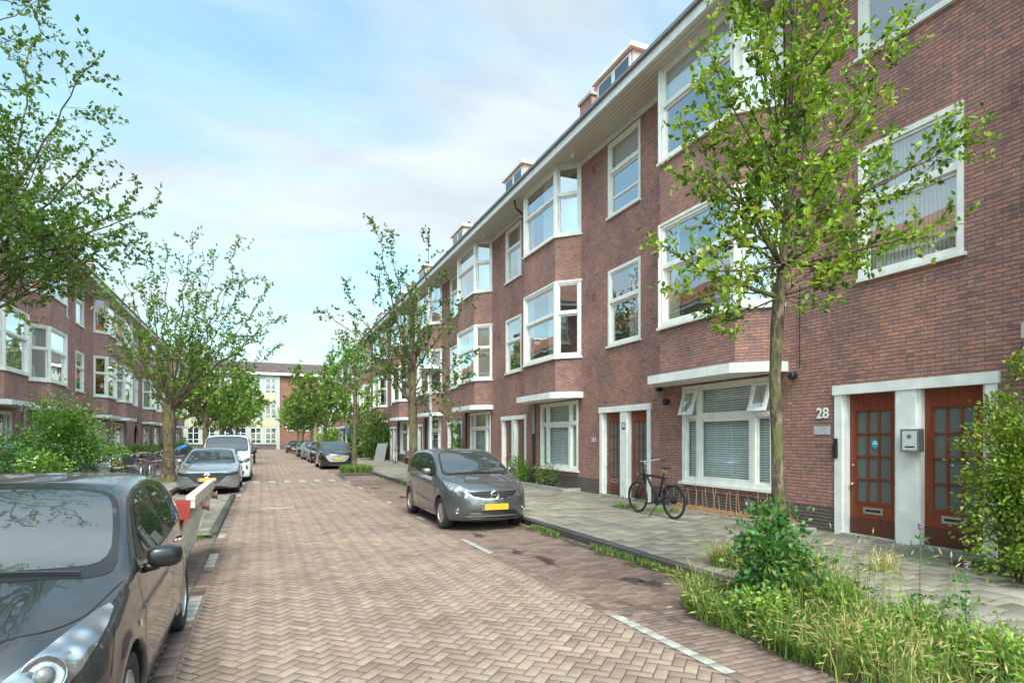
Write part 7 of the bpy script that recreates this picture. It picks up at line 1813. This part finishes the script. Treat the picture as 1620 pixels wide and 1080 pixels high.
for i, (y, lab) in enumerate(((22.8,'black bicycle in the inner row near the rose bush'),(24.2,'blue bicycle in the inner row left of the covered scooter'),(25.5,'red crate bicycle in the inner row behind the covered scooter'),(26.9,'black bicycle in the inner row behind the thick tree trunk'),(28.2,'blue bicycle in the inner row just past the thick trunk'),(30.2,'red crate bicycle in the inner row level with the white van nose'))):
    c = copy_tree(protos[i % 3]); c.location = (-5.9+rb.uniform(-0.2,0.2), y, KH); c.rotation_euler = (rb.uniform(-0.15,0.15), 0, rb.choice([0.3, pi-0.3])+rb.uniform(-0.3,0.3)); c['label'] = lab
wb = city_bike('white bicycle leaning by the wooden bench on the right pavement', 'bike_white', (8.2, 39.5, KH), radians(70), 0.1, step=True, group=None)
# cargo bike with a grey lidded box
def cargo():
    root = thing('cargo_bicycle', 'cargo bicycle with a grey lidded box, seen just above the dark hatchback roof', 'cargo bike', (-4.3, 19.6, KH), radians(100))
    wheel_obj(root, 0.95, 0.27, spokes=14); wheel_obj(root, -1.0, 0.34, spokes=14)
    b = MB(); b.add([(-0.15,-0.32,0.35),(0.75,-0.28,0.35),(0.75,0.28,0.35),(-0.15,0.32,0.35),(-0.25,-0.36,0.85),(0.85,-0.33,0.70),(0.85,0.33,0.70),(-0.25,0.36,0.85)], [(0,3,2,1),(0,1,5,4),(1,2,6,5),(2,3,7,6),(3,0,4,7)]); b.build('cargo_box', M['grey'], root, recalc=True)
    l = MB(); l.add([(-0.28,-0.39,0.86),(0.88,-0.35,0.705),(0.88,0.35,0.705),(-0.28,0.39,0.86),(-0.10,-0.36,0.99),(0.62,-0.33,0.90),(0.62,0.33,0.90),(-0.10,0.36,0.99)], [(0,3,2,1),(4,5,6,7),(0,1,5,4),(1,2,6,5),(2,3,7,6),(3,0,4,7)]); l.build('box_lid', simple('pale_grey_lid',(0.42,0.43,0.43),0.5,0.08,4), root, recalc=True)
    f = MB(); f.tube([(-0.28,0,0.95),(-0.35,0,0.50),(-0.65,0,0.30),(-1.0,0,0.34)], 0.02, 6); f.tube([(-0.65,0,0.3),(-0.80,0,0.80)], 0.018, 6); f.tube([(-0.35,0,0.40),(0.2,0,0.30),(0.95,0,0.27)], 0.025, 6); f.build('frame', M['bike_black'], root, smooth=True)
    h = MB(); h.tube([(-0.28,0,0.95),(-0.30,0,1.10)], 0.014, 6); h.tube([(-0.5,-0.3,1.10),(-0.32,-0.2,1.14),(-0.30,0,1.12),(-0.32,0.2,1.14),(-0.5,0.3,1.10)], 0.012, 6); h.build('handlebar', M['steel'], root)
    s_ = MB(); vs, fs = squircle((-0.84,0,0.88), (0.14,0.09,0.035), 2.2, 6); s_.add(vs, fs); s_.build('saddle', M['saddle'], root, smooth=True)
cargo()
# rack hoops
for i, (x, y) in enumerate(((-3.6,22.4),(-3.6,24.0),(-3.6,27.5),(-3.6,29.5))):
    r = MB(); r.tube([(0,-0.32,0),(0,-0.32,0.62),(0,-0.27,0.72),(0,0.27,0.72),(0,0.32,0.62),(0,0.32,0)], 0.024, 8); r.tube([(0,-0.32,0.32),(0,0.32,0.32)], 0.018, 6)
    o = r.build('bicycle_rack', M['steel'], None, smooth=True); o.location = (x, y, KH)
    tag(o, ['grey tubular bicycle rack just before the thick tree, nearest one','grey bicycle rack right beside the thick tree','grey bicycle rack just beyond the thick tree','grey bicycle rack farthest along the left kerb'][i], 'bicycle rack', 'bicycle racks on the left pavement')
# covered scooter
def covered():
    rs = np.random.RandomState(3); root = thing('covered_scooter', 'motor scooter under a black cover among the bicycles, left of the thick tree', 'scooter', (-4.75, 24.75, KH), radians(175))
    n, m = 44, 30; V = []; F = []
    prof = pch([(-0.95,0.35),(-0.8,0.72),(-0.45,0.86),(0.0,0.80),(0.35,0.78),(0.55,1.12),(0.68,1.20),(0.8,0.95),(0.95,0.40)])
    wid = pch([(-0.95,0.08),(-0.7,0.20),(0,0.24),(0.5,0.30),(0.62,0.36),(0.8,0.22),(0.95,0.08)])
    for i in range(n):
        x = -0.95+1.9*i/(n-1); zt = float(prof(x)); w = float(wid(x))
        for j in range(m):
            a = pi*j/(m-1); y = -w*cos(a)*(1+0.25*(1-sin(a))); z = 0.12+(zt-0.12)*sin(a)**0.45
            fold = 0.018*sin(x*23+j*0.7)+0.015*sin(x*11-j*1.3)+rs.normal(0,0.002); V.append((x, y*(1+fold*1.5), z*(1-abs(fold)*0.8)))
    for i in range(n-1):
        for j in range(m-1): F.append((i*m+j, i*m+j+1, (i+1)*m+j+1, (i+1)*m+j))
    b = MB(); b.add(V, F); b.build('cover', simple('black_tarpaulin', (0.022,0.022,0.024), 0.5, 0.3, 4, bmp=0.5, bscale=14), root, smooth=True)
    wheel_obj(root, 0.68, 0.22, spokes=6, hub=0.06, tw=0.045); wheel_obj(root, -0.65, 0.22, spokes=6, hub=0.06, tw=0.045)
covered()
def tarp_bike():
    rs = np.random.RandomState(9); root = thing('folded_parasol', 'dark folded cloth cover lying over a bicycle, left of the grey cargo box', 'cover', (-5.2, 18.9, 0.95), radians(100))
    V = []; F = []; n, m = 30, 16; prof = pch([(-0.7,0.02),(-0.4,0.12),(0,0.22),(0.4,0.38),(0.6,0.34),(0.7,0.18)])
    for i in range(n):
        x = -0.7+1.4*i/(n-1); h = float(prof(x)); 
        for j in range(m):
            a = pi*j/(m-1); V.append((x+rs.normal(0,0.006), -0.28*cos(a)+0.03*sin(x*14+j), h*sin(a)+0.02*sin(x*19+j*1.9)))
    for i in range(n-1):
        for j in range(m-1): F.append((i*m+j, i*m+j+1, (i+1)*m+j+1, (i+1)*m+j))
    b = MB(); b.add(V, F); b.build('cloth', simple('purple_black_cloth', (0.05,0.04,0.05), 0.8, 0.3, 5), root, smooth=True)
    f = MB(); f.tube([(-0.5,0,0.02),(-0.5,0,-0.83)], 0.02, 6); f.tube([(0.45,0,0.1),(0.45,0,-0.83)], 0.02, 6); f.tube([(-0.5,0,0.0),(0.45,0,0.02)], 0.02, 6); f.build('stand', M['steel'], root)
tarp_bike()

# lamp posts
def lamp_post(label, x, y, zt=4.05):
    root = thing('street_lamp', label, 'street lamp', (x, y, KH), 0, 'street lamps with wide flat shades')
    p = MB(); p.lathe([(0.085,0),(0.085,0.9),(0.075,0.95),(0.055,1.0),(0.048,zt-0.45),(0.05,zt-0.30)], 16, 0); p.build('pole', M['lamp_grey'], root, smooth=True)
    s = MB(); s.lathe([(0.05,zt-0.32),(0.07,zt-0.22),(0.16,zt-0.16)], 24, 1); s.lathe([(0.40,zt-0.045),(0.41,zt-0.035),(0.36,zt+0.0),(0.22,zt+0.06),(0.10,zt+0.14),(0.0005,zt+0.16)], 28, 0); s.build('lamp_shade', [M['lamp_white'], M['lamp_grey']], root, smooth=True)
    g = MB(); g.lathe([(0.16,zt-0.16),(0.28,zt-0.10),(0.395,zt-0.045),(0.0005,zt-0.045)], 28, 0); g.build('diffuser', simple('lamp_diffuser', (0.55,0.53,0.48), 0.3, 0.03, 5), root, smooth=True)
M['lamp_grey'] = simple('lamp_post_grey', (0.40,0.41,0.41), 0.5, 0.06, 3); M['lamp_white'] = simple('lamp_shade_white', (0.70,0.68,0.62), 0.4, 0.04, 3)
lamp_post('grey street lamp behind the grey hatchback, next to the tall sparse tree', 5.30, float(px3(681,775,20.1)[1]))
lamp_post('street lamp far down the right pavement beyond the black suv', 5.2, float(px3(498.6,720,63)[1]))
lamp_post('street lamp on the left above the white van', -3.75, float(px3(328.6,733,42)[1]))
# parking sign
def sign(label, x, y, rz=0):
    root = thing('street_sign', label, 'sign', (x, y, KH)); p = MB(); p.tube([(0,0,0),(0,0,2.7)], 0.03, 8); p.build('pole', M['lamp_grey'], root)
    s = MB(); s.box(-0.02, 0.02, -0.22, 0.22, 2.0, 2.65); s.build('sign_board', simple('sign_blue', (0.02,0.10,0.30), 0.4, 0.03, 5), root, recalc=True); root.rotation_euler = (0,0,rz)
sign('narrow blue sign on a pole seen nearly edge-on, beyond the black suv on the right', 5.6, 44.0, radians(15))
sign('small blue sign in front of the school on the left', -3.9, 90, radians(80))
# blue sheet over a bike on the left far pavement
b = MB(); vs, fs = squircle((0,0,0.55), (0.4,0.25,0.22), 2.3, 10); vs = [(v[0]+0.04*sin(v[2]*9), v[1], v[2]*(1+0.1*sin(v[0]*7))) for v in vs]; b.add(vs, fs)
o = b.build('blue_tarpaulin', simple('blue_sheet', (0.02,0.16,0.38), 0.5, 0.2, 5, bmp=0.4, bscale=12), None, smooth=True); o.location = (-5.2, 47.5, KH+0.45); tag(o, 'bright blue tarpaulin heaped far down the left pavement', 'tarpaulin')
# bench, planter and leaning board on the right pavement
def bench():
    root = thing('wooden_bench', 'low wooden bench against the wall beyond the grey hatchback', 'bench', (8.75, 37.7, KH))
    s = MB(); s.box(-0.22, 0.2, -0.75, 0.75, 0.40, 0.45); s.build('seat', M['plank'], root, recalc=True)
    for y in (-0.62, 0.62): l = MB(); l.box(-0.18, 0.16, y-0.03, y+0.03, 0, 0.398); l.build('leg', M['plank'], root, recalc=True)
    k = thing('flower_planter', 'planter of purple flowers standing on the wooden bench', 'planter', (8.75, 38.0, KH+0.45)); b = MB(); b.box(-0.13, 0.13, -0.38, 0.38, 0, 0.18); b.build('trough', M['plank'], k, recalc=True)
    rs = np.random.RandomState(4); P = np.stack([rs.uniform(-0.16,0.16,500), rs.uniform(-0.45,0.45,500), rs.uniform(0.15,0.40,500)], 1); lv = leaves_np(P, P*0+[0,0,1], 0.06, rs, False, aspect=0.9); npmesh('leaves', lv[0][:800], lv[1][:200], M['leaf_shrub'], k, rnd=lv[2][:800]); npmesh('flowers', lv[0][800:], lv[1][:300], simple('lilac_flowers', (0.36,0.16,0.42), 0.7, 0.3, 20), k)
bench()
b = MB(); b.box(-0.02, 0.02, -0.55, 0.55, 0, 1.35); o = b.build('leaning_board', simple('grey_board', (0.20,0.20,0.19), 0.8, 0.2, 3), None, recalc=True); o.location = (7.75, 42.8, KH); o.rotation_euler = (0, radians(14), radians(28)); tag(o, 'grey board leaning against the dark climbing shrub on the right pavement', 'board')
# bamboo edging and canes under the blinds window
root = thing('bamboo_edging', 'low bamboo border with thin canes along the wall under the blinds window', 'fence', (8.86, 7.75, KH))
rs = np.random.RandomState(12); b = MB()
for i in range(120): 
    y = 0.0+i*0.03; h = 0.16+rs.uniform(-0.02,0.02); b.tube([(rs.normal(0,0.004),y,0),(rs.normal(0,0.004),y,h)], 0.013, 5)
tag(b.build('border', M['bamboo'], root), 'row of short bamboo pieces', kind='stuff')
for i in range(26):
    y = 0.02+i*0.14+rs.uniform(-0.03,0.03); c = MB(); c.tube([(0.08,y,0),(0.08+rs.normal(0,0.03),y+rs.normal(0,0.05),rs.uniform(0.42,0.66))], 0.006, 5); c.build('cane', M['bamboo'], root)
b = MB(); b.box(-0.06,0.0,-0.35,3.6,0,0.045); b.build('stone_edge', M['concrete'], root, recalc=True)
tag((lambda q: q)(MB()).build if False else None, None) if False else None
b = MB(); b.box(0,0.4,0,0.09,0,0.10); b.box(0,0.09,0.09,0.5,0,0.10); o = b.build('stone_edging', M['concrete'], None, recalc=True); o.location = (8.45, 7.32, KH); tag(o, 'short corner of concrete edging on the pavement left of door 28', 'edging')
b = MB(); b.box(0,0.09,0,4.2,0,0.11); b.box(0.09,0.62,0,0.09,0,0.11); o = b.build('stone_edging', M['concrete'], None, recalc=True); o.location = (8.5, 16.0, KH); tag(o, 'long concrete edging of the planting bed under the window of house 30', 'edging')
b = MB(); b.box(0.1,0.68,0,4.1,0,0.06); o = b.build('bed_soil', M['soil'], None, recalc=True); o.location = (8.5,16.09,KH); tag(o, kind='structure')
b = MB(); b.box(0,0.5,0,1.6,0,0.05); o = b.build('bed_soil', M['soil'], None, recalc=True); o.location = (8.2,3.2,KH); tag(o, kind='structure')

# fallen leaves and grit
def flakes(name, label, P, size, seed, col):
    rs = np.random.RandomState(seed); lv = leaves_np(P, np.concatenate([rs.normal(0,1,(len(P),2)), np.zeros((len(P),1))], 1), size, rs, False, flat=3.0); V = lv[0]; V[:,2] = np.repeat(P[:,2], 4)+np.abs(V[:,2]-np.repeat(P[:,2], 4))*0.25
    return tag(npmesh(name, V, lv[1], col, rnd=lv[2]), label, 'litter', None, 'stuff')
M['dry'] = leaf_material('dry_leaf', [(0,(0.08,0.045,0.025)),(0.5,(0.16,0.09,0.045)),(1,(0.30,0.20,0.09))], 0.05, 0.9)
rs = np.random.RandomState(31)
n = 1500; P = np.stack([PR-0.02-np.abs(rs.normal(0,0.16,n)), rs.uniform(5.2,30,n), np.full(n,0.016)], 1)
n = 260; P2 = np.stack([rs.uniform(RX0,RX1,n), rs.uniform(3,30,n), np.full(n,0.017)], 1)
n = 380; P3 = np.stack([rs.uniform(PR+0.15,FX-0.1,n), rs.uniform(3,25,n), np.full(n,KH+0.016)], 1)
n = 500; P4 = np.stack([rs.uniform(3.2,4.9,n), rs.uniform(4.5,10,n), np.full(n,0.016)], 1)
flakes('fallen_leaves', 'dry brown leaf litter gathered along the right kerb and scattered on the paving', np.concatenate([P,P2,P3,P4]), 0.030, 5, M['dry'])

# dirt and oil on the parking lane: thin irregular films lying on the bricks
def film_mat(name, col, amt):
    m, N, L, b = principled(name, col, 0.9); oc = objcoord(N)
    f = noise(N, L, 9, 6, oc, 0.7); at = nd(N, "ShaderNodeAttribute"); at.attribute_name = 'rnd'; sp = nd(N, "ShaderNodeSeparateColor"); L.new(at.outputs[0], sp.inputs[0])
    ad_ = nd(N, "ShaderNodeMath", operation='ADD'); L.new(f, ad_.inputs[0]); L.new(sp.outputs[0], ad_.inputs[1])
    r = ramp(N, [(0.72,(0,0,0)),(0.95,(amt,)*3)]); L.new(ad_.outputs[0], r.inputs[0]); L.new(r.outputs[0], b.inputs["Alpha"]); return m
M['dirt'] = film_mat('gutter_dirt', (0.060,0.038,0.024), 0.9); M['oil'] = film_mat('oil_stain', (0.022,0.018,0.016), 0.85)
def film(name, label, x, y, rx_, ry_, mat, seed, z=0.0085):
    rs = np.random.RandomState(seed); n, m = 28, 6; V = [(x,y,z)]; R = [(0.55,0,0)]; ph = rs.rand(4)*6
    for j in range(1, m+1):
        for i in range(n):
            a = 2*pi*i/n; q = 1+0.28*sin(2*a+ph[0])+0.18*sin(3*a+ph[1])+0.12*sin(5*a+ph[2]); f = j/m
            V.append((x+rx_*q*f*cos(a), y+ry_*q*f*sin(a), z)); R.append((0.55*(1-f)**0.7,0,0))
    F3 = [(0, 1+i, 1+(i+1)%n, 1+(i+1)%n) for i in range(n)]
    F = [(1+(j-1)*n+i, 1+j*n+i, 1+j*n+(i+1)%n, 1+(j-1)*n+(i+1)%n) for j in range(1, m) for i in range(n)]
    b = MB(); b.add(V, [f[:3] for f in F3]+F); o = b.build(name, M[mat]); at = o.data.color_attributes.new('rnd','FLOAT_COLOR','POINT')
    for i, c in enumerate(R): at.data[i].color = (*c, 1)
    return tag(o, label, 'stain', None, 'stuff')
ox = [(3.75,7.6,0.16,0.5),(3.6,8.3,0.12,0.35),(4.2,6.1,0.15,0.35),(4.35,5.9,0.3,0.25),(3.6,10.0,0.2,0.3),(3.9,17.5,0.3,0.5),(3.7,21,0.25,0.5)]
ol = ['small dark oil stain in the middle of the empty parking bay','oil stain beside the white line in the empty bay','elongated stain nearest the tree bed','dirt stain touching the tree bed corner','stain under the nose of the grey hatchback','oil stain behind the grey hatchback','oil stain farther behind the grey hatchback']
for i, (a, b_, c, d) in enumerate(ox): film('oil_stain', ol[i], a, b_, c, d, 'oil', 200+i)
for i, y in enumerate(np.arange(5.8, 13, 0.9)): film('gutter_dirt', 'brown dirt gathered in the gutter of the right kerb, patch %s' % ['by the tree bed','next to the tree bed','a step past the tree bed','half way to the grey hatchback','before the grey hatchback','near its front wheel','under the grey hatchback','beside the rear of the grey hatchback','past it'][min(i,8)], PR-0.16, y, 0.2, 0.62, 'dirt', 220+i, 0.0088)
